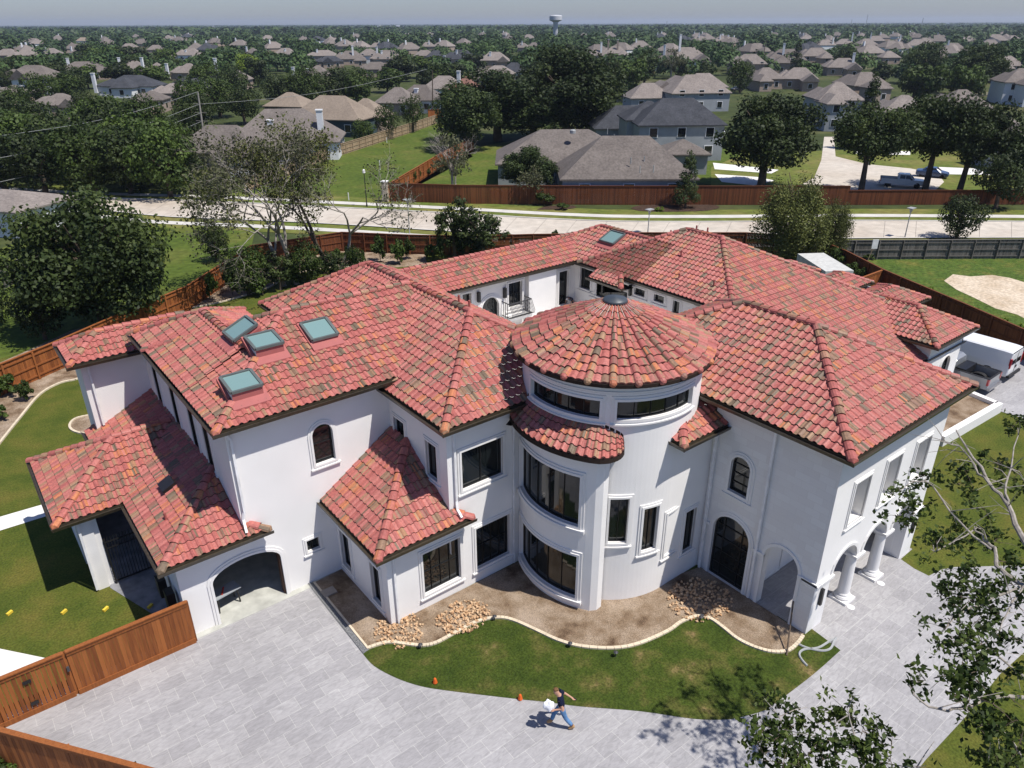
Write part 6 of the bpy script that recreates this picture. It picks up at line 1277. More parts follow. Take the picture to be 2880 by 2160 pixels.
# ---------------------------------------------------------------- foreground oak, its limbs reach in from the lower right
fo = empty('foreground_tree', (19.5, -3.0, 0), 0, 'large oak in the near foreground whose leafy limbs reach in from the lower right', 'tree'); ALL.append(fo)
def c1(x, y): return (2080+x/.8975, 1100+y/.8975)
FR = random.Random(11)
limbs = [[(960, 640, 9.0), (820, 560, 9.3), (716, 490, 9.6), (660, 455, 9.6), (640, 400, 9.7), (620, 375, 9.8), (590, 345, 9.9)], [(820, 560, 9.3), (720, 380, 9.9), (680, 290, 10.2), (640, 245, 10.4), (590, 165, 10.8), (545, 100, 11.0)], [(680, 290, 10.2), (672, 240, 10.5), (690, 170, 10.9), (705, 90, 11.2)],
         [(640, 245, 10.4), (600, 205, 10.6), (570, 150, 10.8), (520, 130, 11.0)], [(960, 900, 8.4), (760, 780, 8.8), (640, 770, 9.0), (560, 800, 9.1), (500, 800, 9.2), (440, 770, 9.3), (425, 735, 9.3)], [(716, 490, 9.6), (640, 520, 9.5), (560, 560, 9.4), (520, 600, 9.4)], [(760, 780, 8.8), (680, 690, 9.0), (600, 640, 9.2), (540, 640, 9.2)],
         [(640, 400, 9.7), (560, 340, 9.9), (480, 240, 10.3), (440, 230, 10.4), (405, 250, 10.5)], [(600, 345, 9.9), (500, 400, 9.6), (480, 395, 9.6)], [(560, 1300, 6.8), (380, 1080, 7.6), (300, 930, 8.1), (290, 860, 8.3), (275, 800, 8.5)], [(380, 1080, 7.6), (200, 980, 7.8), (140, 900, 8.0), (110, 850, 8.2), (70, 775, 8.4)], [(300, 930, 8.1), (380, 940, 8.0), (470, 950, 7.9)], [(760, 1000, 8.0), (700, 900, 8.5), (640, 840, 8.8), (600, 850, 8.9)], [(716, 490, 9.6), (680, 560, 9.4), (650, 620, 9.3)]]
mb = MB()
rad0 = [.085, .08, .035, .035, .05, .035, .03, .03, .02, .035, .03, .02, .03, .025]
for li, L in enumerate(limbs):
    pts = [G(*c1(x, y), z) for x, y, z in L]; pts = [Vector(p) for p in smooth_path(pts, 3)]; n = len(pts); pts = [p+Vector((FR.gauss(0, .025), FR.gauss(0, .025), FR.gauss(0, .025))) for p in pts]
    mb.tube(pts, [rad0[li]*(1-.85*i/n) for i in range(n)], 7)
    for i in range(4 if li not in (1, 2, 3) else 9):   # twigs
        a = pts[FR.randrange(n//3, n)]; e = a+Vector((FR.gauss(0, .5), FR.gauss(0, .5), FR.gauss(0, .35))); mb.tube([a, a.lerp(e, .5)+Vector((FR.gauss(0, .08), 0, .06)), e], [.014, .009, .005], 4)
tb = [Vector((19.5, -3.0, 0)), Vector((19.4, -2.5, 4)), Vector((19.3, -1.2, 7.5)), G(*c1(960, 640), 9.0)]; mb.tube(tb, [.36, .3, .2, .09], 12)
mb.tube([Vector((19.3, -1.2, 7.5)), G(*c1(960, 900), 8.4)], [.2, .09], 8); mb.tube([Vector((19.4, -2.5, 4)), Vector((14, -2.5, 6.2)), G(*c1(560, 1300), 6.8)], [.16, .1, .06], 8); mb.tube([Vector((19.3, -1.2, 7.5)), G(*c1(760, 1000), 8.0)], [.14, .05], 8)
mb.build('trunk', M['palebark'], fo)
spots = [(440, 225), (460, 215), (405, 255), (425, 270), (430, 285), (400, 315), (435, 320), (520, 395), (500, 400), (560, 205), (545, 235), (590, 245), (620, 300), (560, 330), (540, 345), (600, 350), (580, 380), (640, 380), (690, 90), (710, 80), (650, 180), (700, 200), (690, 220), (715, 250), (600, 430), (570, 450), (640, 430), (700, 420), (530, 500), (560, 520), (600, 510), (640, 500), (690, 490), (540, 540), (520, 600), (560, 590), (600, 580), (640, 610), (560, 640), (610, 640), (700, 630), (590, 670), (620, 690), (470, 730), (490, 725), (520, 720), (560, 720), (600, 730), (540, 770), (580, 780), (640, 790), (600, 850), (630, 860), (690, 780), (700, 830), (710, 880), (690, 920), (700, 700), (660, 850), (655, 560), (700, 540), (610, 545), (520, 630), (700, 950), (650, 930),
         (70, 770), (100, 800), (60, 850), (45, 880), (90, 880), (130, 850), (140, 910), (110, 940), (180, 870), (170, 920), (210, 930), (275, 795), (240, 815), (290, 830), (240, 850), (310, 860), (350, 865), (280, 890), (300, 920), (340, 910), (380, 930), (330, 950), (60, 915), (150, 945), (240, 945), (420, 945), (200, 890), (120, 870)]
mb_t = MB(); Pn, kk = [], []
for i, (x, y) in enumerate(spots):
    z = 9.4 if x > 380 and y < 900 else 8.2
    if y < 330: z = 10.3
    base_ = np.array(G(*c1(x, y), z))
    for sub in range(FR.randrange(3, 7)):   # each spray is a handful of loose leaf bunches
        c = base_+np.array([FR.gauss(0, .20), FR.gauss(0, .20), FR.gauss(0, .13)]); n = FR.randrange(10, 28); r_ = FR.uniform(.07, .15); q = rng.normal(0, 1, (n, 3)); q *= r_/1.2; Pn.append(c+q); kk += [FR.uniform(.1, .9)]*n
        mb_t.tube([Vector(base_), Vector((base_+c)/2)+Vector((0, 0, .03)), Vector(c)], [.008, .006, .003], 3)
mb_t.build('twigs', M['bark'], fo)
Pn = np.concatenate(Pn); V, F = leaves(Pn, rng.normal(0, .7, Pn.shape)+np.array([0, 0, .35]), .082, rng, .6, 1.7); Mi = np.array(fo.location); V -= Mi
me = npmesh('leaves', V, F, np.repeat(np.clip(np.array(kk)+rng.normal(0, .2, len(kk)), 0, 1), 4), 'leaf_near'); c_ = bpy.data.objects.new('leaves', me); col.objects.link(c_); c_.parent = fo
tpx('shrub2', 1, 2185, 2128, 110, 'leafy bush in the extreme lower left corner behind the dark fence', 'shrub', 'shrub')
# ================================================================ neighbouring houses
def hipsolid(mb, x0, x1, y0, y1, z, s, ov=.4, th=.18, gable=None):
    """hip roof solid in local coordinates; gable='y-' makes a gable end at the front"""
    x0 -= ov; x1 += ov; y0 -= ov; y1 += ov; w_, d_ = x1-x0, y1-y0
    if w_ >= d_: h = d_/2; ym = (y0+y1)/2; A, B = (x0+h, ym), (x1-h, ym)
    else: h = w_/2; xm = (x0+x1)/2; A, B = (xm, y0+h), (xm, y1-h)
    if gable == 'y-' and w_ < d_: A = (xm, y0)
    zr = z+s*h; V = [(x0, y0, z), (x1, y0, z), (x1, y1, z), (x0, y1, z), (*A, zr), (*B, zr)]; V += [(a, b, c-th) for a, b, c in V[:4]]
    if w_ >= d_: F = [(0, 1, 5, 4), (2, 3, 4, 5), (3, 0, 4), (1, 2, 5)]
    else: F = [(0, 4, 5, 3), (1, 2, 5, 4), (0, 1, 4), (3, 5, 2)]
    F += [(0, 6, 7, 1), (1, 7, 8, 2), (2, 8, 9, 3), (3, 9, 6, 0), (6, 9, 8, 7)]; mb.add(V, F); return zr
HB = []   # roof boxes in the photograph: (xl, xr, yt, yb, dist)
def bhouse(label, rects, roofm='shingle', wallm='brick', rot=0, chim=(), wins=True, group='houses of the neighbourhood', gables=()):
    """rects: (pxL, pxR, py of the front eave, eave height, depth or None, py of the ridge)"""
    xl, xr, pe, ze, dp, pr = rects[0]; c = G((xl+xr)/2, pe, ze); ang = YAW-R(90)+R(rot)
    o = empty('house', (c.x, c.y, 0), ang, label, 'house', group); ALL.append(o); Mi = parent_world(o).inverted()
    mr, mw = MB(), MB(); info = []
    for i, (xl, xr, pe, ze, dp, pr) in enumerate(rects):
        c = G((xl+xr)/2, pe, ze); k = proj(c)[2]; w_ = (xr-xl)*k/FPX; dp = min(dp or 99, max(8.5, min(17, w_*.66))); c_l = Mi @ c; d = math.hypot(c.x, c.y); u = Vector((c.x, c.y, 0))/d; m_ = c+u*min(dp, w_)/2
        rr = ray((xl+xr)/2, pr); t = math.hypot(m_.x, m_.y)/math.hypot(rr.x, rr.y); zr = CAM_H+rr.z*t; s_ = max(.3, min(.78, (zr-ze)/(min(dp, w_)/2+.4)))
        X0, X1, Y0, Y1 = c_l.x-w_/2, c_l.x+w_/2, c_l.y+.4, c_l.y+dp
        zr = hipsolid(mr, X0, X1, Y0, Y1, ze+.02*i, s_, gable='y-' if i in gables else None); mw.box(X0+.02*i, X1-.02*i, Y0+.02*i, Y1-.02*i, 0, ze-.05)
        if i in gables: xm = (X0+X1)/2; mw.add([(X0-.0, Y0-.15, ze-.1), (X1+.0, Y0-.15, ze-.1), (xm, Y0-.15, zr-.35)], [(0, 1, 2)])
        HB.append((xl, xr, pr, pe+6, d)); info.append((X0, X1, Y0, Y1, ze, zr))
    r_ = mr.build('roof', M[roofm], o, local=True); mw.build('wall', M[wallm], o, local=True)
    for (cx_, ct, cb) in chim:
        b = G(cx_, rects[0][2], rects[0][3]); d = math.hypot(b.x, b.y)+(info[0][3]-info[0][2])*.3; b = Vector((b.x, b.y, 0)).normalized()*d; rr = ray(cx_, ct); t = d/math.hypot(rr.x, rr.y); zt = CAM_H+rr.z*t; b = Mi @ b; mb = MB(); mb.box(b.x-.5, b.x+.5, b.y-.4, b.y+.4, 1, zt-.2); ch = mb.build('chimney', M['whitewall' if wallm != 'redbrick' else 'brick'], r_, local=True); mb = MB(); mb.box(b.x-.6, b.x+.6, b.y-.5, b.y+.5, zt-.2, zt); mb.build('chimney_cap', M['pvc'], r_, local=True)
    if wins:
        for (X0, X1, Y0, Y1, ze, zr) in info[:2]:
            n = max(1, int((X1-X0)/4.5))
            for fl in ([1.0] if ze < 4.5 else [1.0, 3.9]):
                for j in range(n):
                    x = X0+(X1-X0)*(j+.5)/n; mb = MB(); mb.box(x-.75, x+.75, Y0-.07, Y0+.01, fl-.1, fl+1.5); wf = mb.build('window', M['pvc'], o, local=True); mb = MB(); mb.box(x-.63, x+.63, Y0-.1, Y0-.06, fl, fl+1.4); mb.build('pane', M['glass'], wf, local=True)
            for j in range(n):
                x = X1; mb = MB(); yy = Y0+(Y1-Y0)*(j+.5)/n; mb.box(x-.01, x+.05, yy-.6, yy+.6, 1.0, 2.3); mb.build('window', M['glass'], o, local=True)
    return o, info
M['redbrick'] = plain('red_brick', (.22, .11, .08), .9, .1, var=.25, scale=5)
# nearest houses
h1, inf = bhouse('large house with tan-grey shingle roof right behind the tall brown street fence', [(1583, 1960, 504, 3.1, 15.5, 352), (1400, 1790, 462, 3.1, 13, 362), (1665, 1870, 470, 3.1, 12, 340), (1870, 1995, 436, 3.0, 7, 392)], 'shingle', 'siding', 0)
for (x, y) in ((1611, 371), (1746, 395)):
    p = G(x, y, 7.0); mb = MB(); mb.lathe([(.42, -.2), (.42, .22), (.3, .32), (0, .34)], (0, 0, 0), 12); v_ = mb.build('roof_turbine', M['iron2'], h1, local=True); v_.location = parent_world(h1).inverted() @ p
for (x, y) in ((1774, 455), (1812, 452), (1800, 480), (1838, 478), (1708, 372), (1727, 388)):
    p = G(x, y, 5.0); mb = MB(); mb.tube([(0, 0, -.3), (0, 0, .55)], .07, 6); v_ = mb.build('vent_pipe', M['iron2'], h1, local=True); v_.location = parent_world(h1).inverted() @ p
bhouse('house with big charcoal shingle roof behind the nearest tan roof', [(1800, 2042, 352, 5.8, 16, 254), (1765, 1910, 338, 6.0, 15, 282), (1676, 1880, 362, 3.4, 14, 285)], 'shingle_dark', 'siding', 2)
bhouse('tan roofed house with three stacked gables behind the charcoal roof', [(1890, 2060, 262, 4.6, 20, 170), (1775, 1895, 276, 3.1, 14, 222), (1930, 2050, 246, 4.6, 17, 190), (1845, 1900, 256, 4.4, 9, 205), (1885, 1945, 244, 5.0, 9, 186)], 'shingle', 'siding', 8, gables=(3, 4))
bhouse('white house with grey roof at the left edge of the picture', [(-260, 66, 588, 3.0, 9, 548)], 'shingle', 'whitewall', -16)
# houses along the field
bhouse('grey roofed house behind the tall utility pole', [(478, 720, 430, 3.0, 17, 296)], 'shingle', 'brick', -4, chim=[(905, 307, 352)] and [])
bhouse('long grey roofed house with two white chimneys behind the half dead tree', [(640, 945, 402, 3.0, 16, 292), (640, 780, 440, 3.0, 10, 345)], 'shingle', 'whitewall', 6, chim=[(768, 336, 385), (907, 307, 372)])
bhouse('sandy roofed house with dark teal walls and white porch columns', [(800, 1015, 336, 3.4, 14, 262), (735, 850, 300, 3.6, 12, 258)], 'shingle_tan', 'tealwall', -14)
bhouse('tan roofed house just left of the ball-shaped trees', [(950, 1070, 330, 3.0, 16, 258)], 'shingle_tan', 'brick', -12)
bhouse('grey roofed house behind the ball-shaped trees', [(1050, 1160, 290, 3.0, 14, 242)], 'shingle', 'brick', -12)
bhouse('grey roofed house with a white gable at the end of the pale fence', [(1107, 1230, 282, 3.2, 16, 226), (1230, 1275, 286, 3.0, 9, 262)], 'shingle', 'whitewall', -12, chim=[(1172, 248, 268)], gables=(1,))
bhouse('grey roofed house with white dormer end left of the red-brown roof', [(1185, 1295, 250, 3.2, 16, 207)], 'shingle', 'whitewall', -10, chim=[(1246, 233, 262)])
bhouse('house with red-brown shingle roof and white dormer end', [(1262, 1340, 252, 3.2, 14, 203)], 'shingle_red', 'whitewall', -10, chim=[(1291, 199, 210)])
bhouse('tan roofed house right of the red-brown roof', [(1305, 1390, 222, 3.2, 14, 190)], 'shingle', 'brick', -10); bhouse('tan roofed house partly behind the top of the oak cluster', [(1355, 1440, 208, 3.2, 14, 183)], 'shingle', 'brick', -8)
bhouse('small dark roof peeking out left of the tallest oak', [(1405, 1478, 203, 3.2, 12, 170)], 'shingle_dark', 'whitewall', -8)
# left belt
L_ = [((0, 137, 218, 5.6, None, 182), 'whitewall', 'shingle', 'white two-storey house with grey roof on the far left', []), ((165, 292, 199, 3.2, None, 172), 'brick', 'shingle', 'grey roof with white chimney second from the left', [(197, 163, 178)]), ((282, 425, 243, 3.2, None, 210), 'whitewall', 'shingle_dark', 'charcoal roofed house with tall white chimney on the left', [(268, 205, 230)]),
      ((332, 408, 196, 3.2, None, 163), 'brick', 'shingle', 'left of two joined grey roofs with chimneys', [(340, 161, 175)]), ((400, 456, 202, 3.2, None, 163), 'brick', 'shingle', 'right of two joined grey roofs with chimneys', [(405, 161, 172)]), ((486, 553, 205, 3.2, None, 174), 'brick', 'shingle', 'small grey roof beside a white chimney stack', [(472, 178, 190)]),
      ((484, 620, 243, 3.2, None, 201), 'brick', 'shingle_dark', 'second charcoal roof among the left trees', []), ((435, 527, 262, 3.2, None, 233), 'brick', 'shingle', 'pale grey roof with three small vents', []), ((376, 450, 282, 3.2, None, 255), 'brick', 'shingle', 'low grey roof poking out of the left trees', []), ((98, 208, 296, 3.2, None, 261), 'brick', 'shingle', 'grey roof nearest the left belt of trees', []),
      ((-30, 62, 266, 3.2, None, 238), 'brick', 'shingle', 'brown-grey roof cut by the left edge, with chimney', [(63, 240, 262)]), ((-20, 43, 156, 3.2, None, 131), 'brick', 'shingle', 'distant roof cut by the left edge', []), ((42, 95, 156, 3.2, None, 132), 'redbrick', 'shingle', 'distant roof with brick wall, far left', [(47, 132, 142)]), ((112, 163, 151, 3.2, None, 128), 'brick', 'shingle', 'distant roof with pale chimney, far left', [(131, 133, 145)]),
      ((186, 225, 149, 3.2, None, 124), 'whitewall', 'shingle', 'distant roof with white gable wall on the left', [(203, 130, 148)]), ((58, 108, 118, 5, 30, 107), 'whitewall', 'shingle', 'wide pale round-roofed hall in the far left distance', []), ((215, 248, 115, 4, 16, 101), 'whitewall', 'shingle_tan', 'far pavilion with pyramid roof on the left', []),
      ((413, 458, 140, 3.2, None, 125), 'brick', 'shingle', 'distant small roof above the left trees, upper', []), ((440, 488, 161, 3.2, None, 145), 'brick', 'shingle', 'distant small roof above the left trees, lower', []), ((498, 560, 155, 3.2, None, 127), 'whitewall', 'shingle', 'distant roof cluster with white chimney', [(524, 140, 154)]), ((685, 720, 150, 3.2, None, 133), 'brick', 'shingle', 'distant roof above the yellow-green tree', [(695, 130, 140)]),
      ((630, 690, 225, 3.2, None, 170), 'brick', 'shingle', 'grey roof left of the yellow-green tree', [(613, 163, 175)]), ((768, 828, 153, 3.2, None, 134), 'brick', 'shingle', 'distant roof right of the yellow-green tree', [(803, 137, 150)]), ((868, 945, 157, 3.2, None, 140), 'brick', 'shingle', 'distant roof with solar panel', [(893, 138, 155)]), ((897, 966, 173, 3.2, None, 156), 'brick', 'shingle_dark', 'small charcoal roof in the left middle distance', []),
      ((948, 1026, 166, 3.2, None, 134), 'brick', 'shingle', 'tall hip roof in the left middle distance', [(994, 128, 140), (963, 148, 160)]), ((1006, 1060, 156, 4.5, None, 133), 'whitewall', 'shingle', 'distant house with white wall and chimney', [(1061, 131, 146)]), ((1050, 1132, 166, 4.5, None, 140), 'brick', 'shingle', 'distant two-storey brick house', [(1075, 142, 156)]), ((1039, 1083, 133, 3.2, None, 116), 'brick', 'shingle', 'far roof with chimney left of centre', [(1067, 112, 122)]),
      ((1118, 1152, 132, 3.2, None, 117), 'brick', 'shingle', 'far small roof left of centre', []), ((1163, 1222, 157, 3.2, None, 140), 'brick', 'shingle', 'distant roof before two charcoal roofs', []), ((1202, 1256, 160, 3.2, None, 129), 'brick', 'shingle_dark', 'left of two far charcoal roofs', []), ((1254, 1330, 163, 3.2, None, 136), 'brick', 'shingle_dark', 'right of two far charcoal roofs', [(1285, 140, 156), (1250, 155, 170)]),
      ((1348, 1428, 170, 4, None, 141), 'brick', 'shingle', 'grey pyramid roof left of the tallest oak', [(1379, 145, 162)]), ((853, 918, 212, 3.2, None, 172), 'brick', 'shingle', 'grey roof with two white chimneys left of the field houses', [(826, 188, 205), (868, 192, 212)]), ((1016, 1098, 195, 3.2, None, 173), 'brick', 'shingle', 'low brown-grey roof among the middle trees', []),
      ((1182, 1222, 131, 3.2, None, 116), 'brick', 'shingle', 'far roof with white chimney near the centre', [(1207, 113, 124)]), ((1222, 1252, 125, 3.2, None, 112), 'brick', 'shingle', 'far small roof near the centre', []), ((948, 985, 130, 3.2, None, 113), 'brick', 'shingle', 'far roof with thin white chimney', [(971, 110, 118)]), ((985, 1030, 127, 3.2, None, 115), 'brick', 'shingle', 'far low roof beside the thin white chimney', [])]
R_ = [((1652, 1712, 156, 4, None, 126), 'brick', 'shingle', 'clustered roofs right of the tallest oak, left one', [(1690, 118, 132)]), ((1700, 1765, 150, 4, None, 116), 'redbrick', 'shingle', 'clustered roofs right of the tallest oak, right one', [(1710, 110, 124), (1736, 111, 122)]), ((1447, 1486, 134, 3.2, None, 117), 'brick', 'shingle', 'far roof left behind the tallest oak', [(1468, 115, 124)]), ((1480, 1516, 132, 3.2, None, 117), 'brick', 'shingle', 'far roof right behind the tallest oak', []),
      ((1846, 1900, 165, 5.5, None, 125), 'whitewall', 'shingle', 'large grey house with charcoal gable, left part', [(1867, 126, 144)]), ((1885, 1996, 166, 5, None, 112), 'whitewall', 'shingle', 'large grey multi-gabled house in the right middle distance', [(1909, 96, 112)]), ((1945, 1994, 115, 3.2, None, 91), 'brick', 'shingle', 'far roof with pale chimney right of centre', [(1965, 97, 108)]), ((2008, 2052, 118, 3.2, None, 98), 'brick', 'shingle', 'far brown roof right of centre', [(2024, 96, 106)]),
      ((2066, 2158, 180, 4.5, None, 145), 'brick', 'shingle', 'grey roofed house behind the driveway tree', []), ((2108, 2170, 140, 4, None, 106), 'brick', 'shingle', 'grey roof beside the dark leaning pole', []), ((2124, 2210, 222, 3.4, None, 172), 'brick', 'shingle', 'garage house with pale door right of centre', []), ((2200, 2298, 222, 3.4, None, 172), 'brick', 'shingle', 'house with arched blue window right of centre', []), ((2160, 2268, 170, 4.5, None, 118), 'brick', 'shingle', 'tall grey roofs with brick chimney', [(2200, 121, 138)]),
      ((2261, 2340, 158, 5.5, None, 115), 'brick', 'shingle', 'steep grey roof with two small gables', []), ((2303, 2356, 127, 3.4, None, 101), 'whitewall', 'shingle', 'far roof with tall white chimney, left', [(2341, 105, 118)]), ((2352, 2402, 124, 4, None, 96), 'brick', 'shingle', 'far steep roof with tall white chimney', [(2394, 91, 106)]), ((2440, 2488, 115, 4, None, 90), 'brick', 'shingle', 'far house with white chimney on a charcoal roof', [(2447, 91, 103)]), ((2332, 2420, 190, 3.4, None, 148), 'brick', 'shingle', 'grey roof left of the big pyramid roofs', [(2396, 148, 160)]),
      ((2310, 2430, 282, 5.8, 17, 202), 'siding', 'shingle', 'large grey house with tall garage beyond the leaning oak', []), ((2400, 2510, 240, 4, 15, 172), 'brick', 'shingle', 'broad grey roof right of the tall garage', []), ((2488, 2618, 322, 3.6, 18, 190), 'siding', 'shingle', 'big pyramid roofed house beyond the white pickup', []), ((2668, 2795, 302, 3.6, 17, 234), 'siding', 'shingle', 'grey roofed house right of the big pyramid roof', []), ((2840, 2960, 420, 3.6, 14, 362), 'siding', 'shingle', 'grey roof at the right edge behind the oaks', []), ((2760, 2900, 370, 3.6, 16, 300), 'siding', 'shingle', 'grey roof at the right edge beyond the pond', []),
      ((2808, 2885, 185, 5.5, None, 130), 'brick', 'shingle', 'tall brown roof at the right edge', []), ((2835, 2930, 232, 5.8, None, 168), 'whitewall', 'shingle', 'white gabled house at the right edge', []), ((2515, 2558, 120, 3.4, None, 98), 'brick', 'shingle', 'far house with pale gable on the right', [(2530, 98, 108)]), ((2605, 2668, 116, 3.4, None, 98), 'brick', 'shingle', 'far twin roofs on the right', []), ((2778, 2838, 114, 3.4, None, 90), 'brick', 'shingle', 'far brown roof group on the right', []), ((2622, 2672, 167, 3.4, None, 139), 'brick', 'shingle', 'grey roof left of the yellowish oak', []), ((2484, 2535, 162, 3.4, None, 142), 'brick', 'shingle', 'pale grey roof behind the spiky tree', []), ((2705, 2755, 116, 3.4, None, 94), 'brick', 'shingle', 'far roof with white gable front on the right', []), ((2838, 2880, 112, 3.4, None, 94), 'brick', 'shingle', 'far roof touching the right edge', [])]
for i, (r_, wm_, rm_, lab, ch) in enumerate(L_+R_):
    rc = [r_]; xl, xr, pe, ze, dp, pr = r_
    if xr-xl > 60 and pe > 120:
        q_ = xl+(xr-xl)*(.62 if i % 2 else .18); rc.append((q_, q_+(xr-xl)*.42, pe+(pe-pr)*.14, ze*.95, None, pr+(pe-pr)*.30)); rc.append((xl-(xr-xl)*.12, xl+(xr-xl)*.35, pe-(pe-pr)*.05, ze, None, pr+(pe-pr)*.35))
    bhouse(lab, rc, rm_, wm_, random.uniform(-18, 18), ch, wins=pe > 150, gables=(1,) if i % 3 == 0 and len(rc) > 1 else ())
# a few faraway houses, read as roofs between trees
def overlaps(x, yt, yb, w_, d, slack=1.0):
    for xl, xr, a, b, dh in HB:
        if d < dh+4 and x+w_*.5*slack > xl+2 and x-w_*.5*slack < xr-2 and yt < b-(b-a)*.25 and yb > a: return True
    return False
FH = random.Random(5)
for i in range(120):
    y = FH.choice([FH.uniform(84, 100), FH.uniform(100, 118), FH.uniform(118, 150)]); x = FH.uniform(-20, 2900); dist = math.hypot(*G(x, y, 3)[:2]); w_ = 17*FPX/dist*1.05
    if overlaps(x, y-6, y, w_, 1e9) or (y > 118 and 1450 < x < 1640): continue
    c = G(x, y, 3.2); o = empty('distant_house', (c.x, c.y, 0), FH.uniform(0, 3.14), 'small tan roofed house far off among the trees', 'house', 'faraway houses towards the horizon'); ALL.append(o); m1, m2 = MB(), MB(); zr = hipsolid(m1, -8.5, 8.5, -6, 6, 3.4, .75); hipsolid(m1, -2, 6, -9.5, 2, 3.45, .75); m2.box(-8.5, 8.5, -6, 6, 0, 3.35); m2.box(-2, 6, -9.5, 2, 0, 3.38)
    rf = m1.build('roof', M['shingle'] if FH.random() > .12 else M['shingle_dark'], o, local=True); m2.build('wall', M['brick' if FH.random() > .3 else 'whitewall'], o, local=True); m3 = MB(); m3.box(3, 4, 1, 2, 3, zr+1.6)
    if FH.random() > .4: m3.build('chimney', M['whitewall'], rf, local=True)
    HB.append((x-w_/2, x+w_/2, y-7, y, dist))
# trees between the houses
TR = random.Random(9); cnt = 0; tries = 0
KEEP = [(900, 2340, 300, 720), (2170, 2880, 380, 760), (0, 3000, 470, 900), (2000, 2290, 215, 300)]
while cnt < 185 and tries < 9000:
    tries += 1; y = TR.choice([TR.uniform(125, 165), TR.uniform(150, 215), TR.uniform(200, 300)]); x = TR.uniform(-60, 2940)
    b = G(x, y); dist = math.hypot(b.x, b.y); h = TR.uniform(6.5, 11); r_ = h*TR.uniform(.42, .62); k = proj(b)[2]; wpx = 2*r_*FPX/k; top = proj(b+Vector((0, 0, h)))[1]
    if any(a < x < c_ and d_ < y < e for a, c_, d_, e in KEEP) or (1080 < x < 2350 and y > 262) or overlaps(x, top, y, wpx, dist, .8): continue
    plant(f'far{TR.randrange(5)}', b, r_, h/1.8, 'tree', 'leafy green tree between the suburban roofs', 'tree', 'trees between the suburban roofs'); cnt += 1
# the far woods: uncountable crowns out to the horizon
def woods(name, d0, d1, n, nq, size, rad, hh, seed, lab, chk=False):
    rg = np.random.default_rng(seed); P = []
    az = rg.uniform(-R(40), R(40), n)+YAW; u = rg.uniform(0, 1, n); d = d0*(d1/d0)**u if d1 > 2.2*d0 else np.sqrt(d0*d0+(d1*d1-d0*d0)*u)
    C = np.stack([np.cos(az)*d, np.sin(az)*d], 1); r_ = rad*rg.uniform(.7, 1.35, n); H_ = hh*rg.uniform(.7, 1.3, n); ok = np.ones(n, bool)
    if chk:
        for i in range(n):
            b = Vector((C[i, 0], C[i, 1], 0)); px, py, k = proj(b)
            if k < 10 or not (-150 < px < 3030): ok[i] = False; continue
            top = proj(b+Vector((0, 0, H_[i])))[1]
            if overlaps(px, top, py, 2*r_[i]*FPX/k, d[i], .7) : ok[i] = False
    C, r_, H_ = C[ok], r_[ok], H_[ok]; n = len(C)
    k = np.repeat(np.arange(n), nq); q = rg.normal(0, 1, (n*nq, 3)); q /= np.linalg.norm(q, axis=1)[:, None]; q[:, 2] = np.abs(q[:, 2])*1.0; bump = 1+.25*np.sin(q[:, 0]*5+k)*np.cos(q[:, 1]*5+k*1.7)
    Pp = np.stack([C[k, 0]+q[:, 0]*r_[k]*bump, C[k, 1]+q[:, 1]*r_[k]*bump, H_[k]*(.35+.65*q[:, 2]*bump)], 1)
    V, F = leaves(Pp, q+np.array([0, 0, .3]), size, rg, .45, 1.25); tl = rg.uniform(.1, .9, n)[k]; me = npmesh(name, V, F, np.repeat(np.clip(tl+rg.normal(0, .15, n*nq), 0, 1), 4), 'leaf_far')
    o = bpy.data.objects.new(name, me); col.objects.link(o); tag(o, lab, 'trees', kind='stuff')
M['leaf_far'] = leaf_mat('far_leaves', (.020, .040, .012), (.034, .062, .017), (.055, .090, .024), .1)
woods('wooded_suburb', 330, 620, 1500, 230, 1.15, 4.6, 8.5, 1, 'mass of dark green tree crowns between the middle distance roofs', True)
woods('wooded_suburb_far', 600, 1500, 4200, 70, 2.4, 6.5, 9.5, 2, 'continuous tree cover between far roofs', True)
woods('far_woods', 1450, 9000, 5200, 36, 7.5, 20, 11, 3, 'dark wooded plain running to the horizon')
# water tower and horizon marks
D_ = 2417/2417; c = G(1562, 100); sc_ = 820/math.hypot(c.x, c.y); c = Vector((c.x*sc_, c.y*sc_, 0))
rr = ray(1562, 42); t = 820/math.hypot(rr.x, rr.y); zt = CAM_H+rr.z*t
wt_ = empty('water_tower', c, 0, 'white water tower with a wide cylindrical tank rising over the horizon', 'water tower'); ALL.append(wt_)
M['tower'] = plain('tower_paint', (.52, .53, .55), .7, .2)
mb = MB(); mb.lathe([(2.9, 0), (2.4, 3), (2.3, zt-7.5), (3.0, zt-6.1)], n=24); mb.build('shaft', M['tower'], wt_, local=True, smooth=True)
mb = MB(); mb.lathe([(3.0, zt-6.1), (6.0, zt-4.9), (6.2, zt-4.4), (6.2, zt-1.0), (5.7, zt-.4), (0.2, zt)], n=28); mb.build('tank', M['tower'], wt_, local=True, smooth=False)
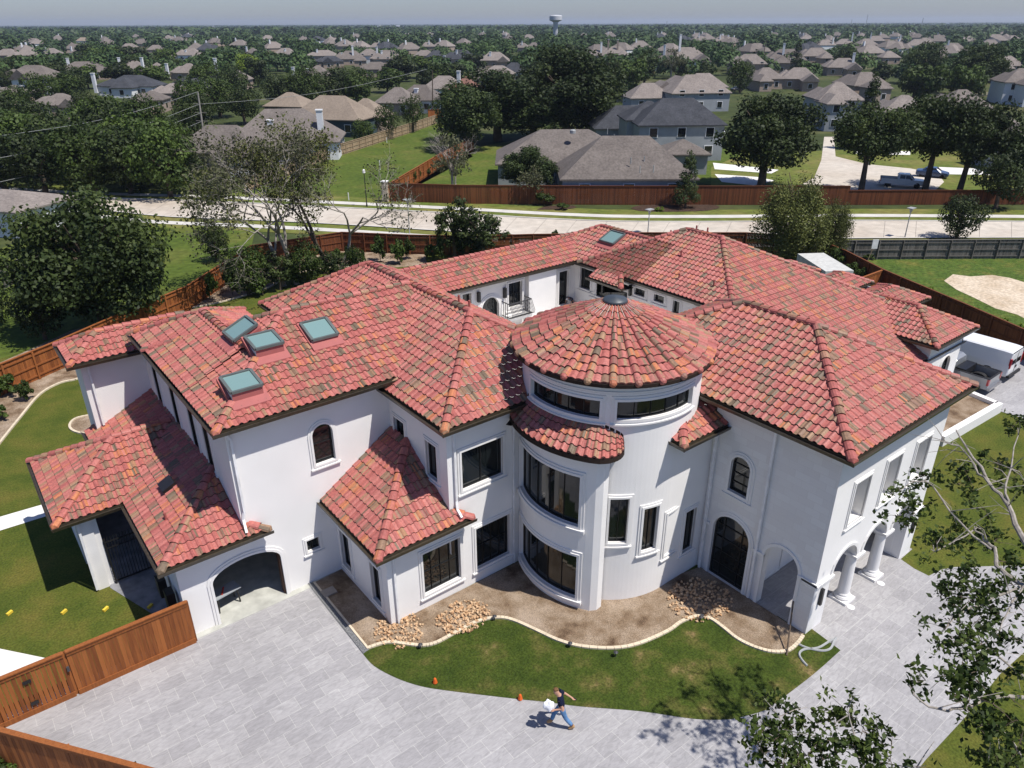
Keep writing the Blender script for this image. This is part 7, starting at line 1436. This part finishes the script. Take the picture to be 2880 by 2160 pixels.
# far white buildings and masts on the skyline
def far_block(px, w_, py0, py1, dist, m, label, name='distant_building'):
    rr0 = ray(px, 74); t = dist/math.hypot(rr0.x, rr0.y); c = Vector((rr0.x*t, rr0.y*t, 0)); z1 = CAM_H+ray(px, py0).z*t; k = proj(c)[2]; w2 = w_*k/FPX/2
    o = empty(name, c, YAW-R(90), label, 'building' if name != 'radio_mast' else 'mast', 'pale buildings on the horizon' if name == 'distant_building' else 'masts on the horizon'); ALL.append(o); mb = MB(); mb.box(-w2, w2, 0, max(w2, .5), 0, z1); b_ = mb.build('wall' if name != 'radio_mast' else 'lattice', M[m], o, local=True)
    if name == 'distant_building':
        mb = MB(); mb.box(-w2*.5, w2*.2, w2*.2, w2*.8, z1, z1+3); mb.build('roof_plant', M[m], o, local=True)
        for zz in range(int(z1/4)): mb = MB(); mb.box(-w2*.9, w2*.9, -.3, 0, zz*4+1.5, zz*4+2.8); mb.build('window_band', M['siding'], o, local=True)
for a in ((1068, 14, 72, 80, 3000, 'tower', 'small white block on the horizon, left of the long hospital block'), (1098, 16, 76, 82, 3000, 'tower', 'low pale block on the horizon beside the long block'), (1120, 28, 73, 82, 3000, 'tower', 'long pale block on the horizon left of centre'), (1284, 5, 75, 80, 3000, 'tower', 'tiny white tower block on the horizon'), (1165, 3, 69, 78, 3500, 'tower', 'thin far tower near the long pale block'), (600, 6, 74, 79, 3200, 'tower', 'tiny white building on the left horizon'), (1852, 26, 74, 79, 2500, 'tower', 'low white shed on the horizon right of centre')): far_block(*a)
for a in ((1875, 1.2, 59, 78, 2500, 'siding', 'thin mast on the horizon right of the water tower'), (2435, 1.2, 41, 68, 2500, 'siding', 'tallest thin mast on the right horizon'), (2592, 1.6, 50, 66, 2500, 'siding', 'mast on the far right horizon'), (2393, 1.0, 54, 68, 2500, 'siding', 'short mast left of the tallest one')): far_block(*a, 'radio_mast')
# ---------------------------------------------------------------- the air
hm = bpy.data.materials.new('haze'); hm.use_nodes = True; hn = hm.node_tree; hn.nodes.remove(hn.nodes['Principled BSDF']); pv = hn.nodes.new('ShaderNodeVolumePrincipled')
pv.inputs['Color'].default_value = (.72, .82, 1.0, 1); pv.inputs['Density'].default_value = .00010; pv.inputs['Anisotropy'].default_value = .2
hn.links.new(pv.outputs[0], hn.nodes['Material Output'].inputs['Volume'])
mb = MB(); mb.box(-9000, 9500, -9000, 9500, -1.03, 62); tag(mb.build('haze', hm), 'thin blue-grey summer haze over the plain', 'haze', kind='stuff')
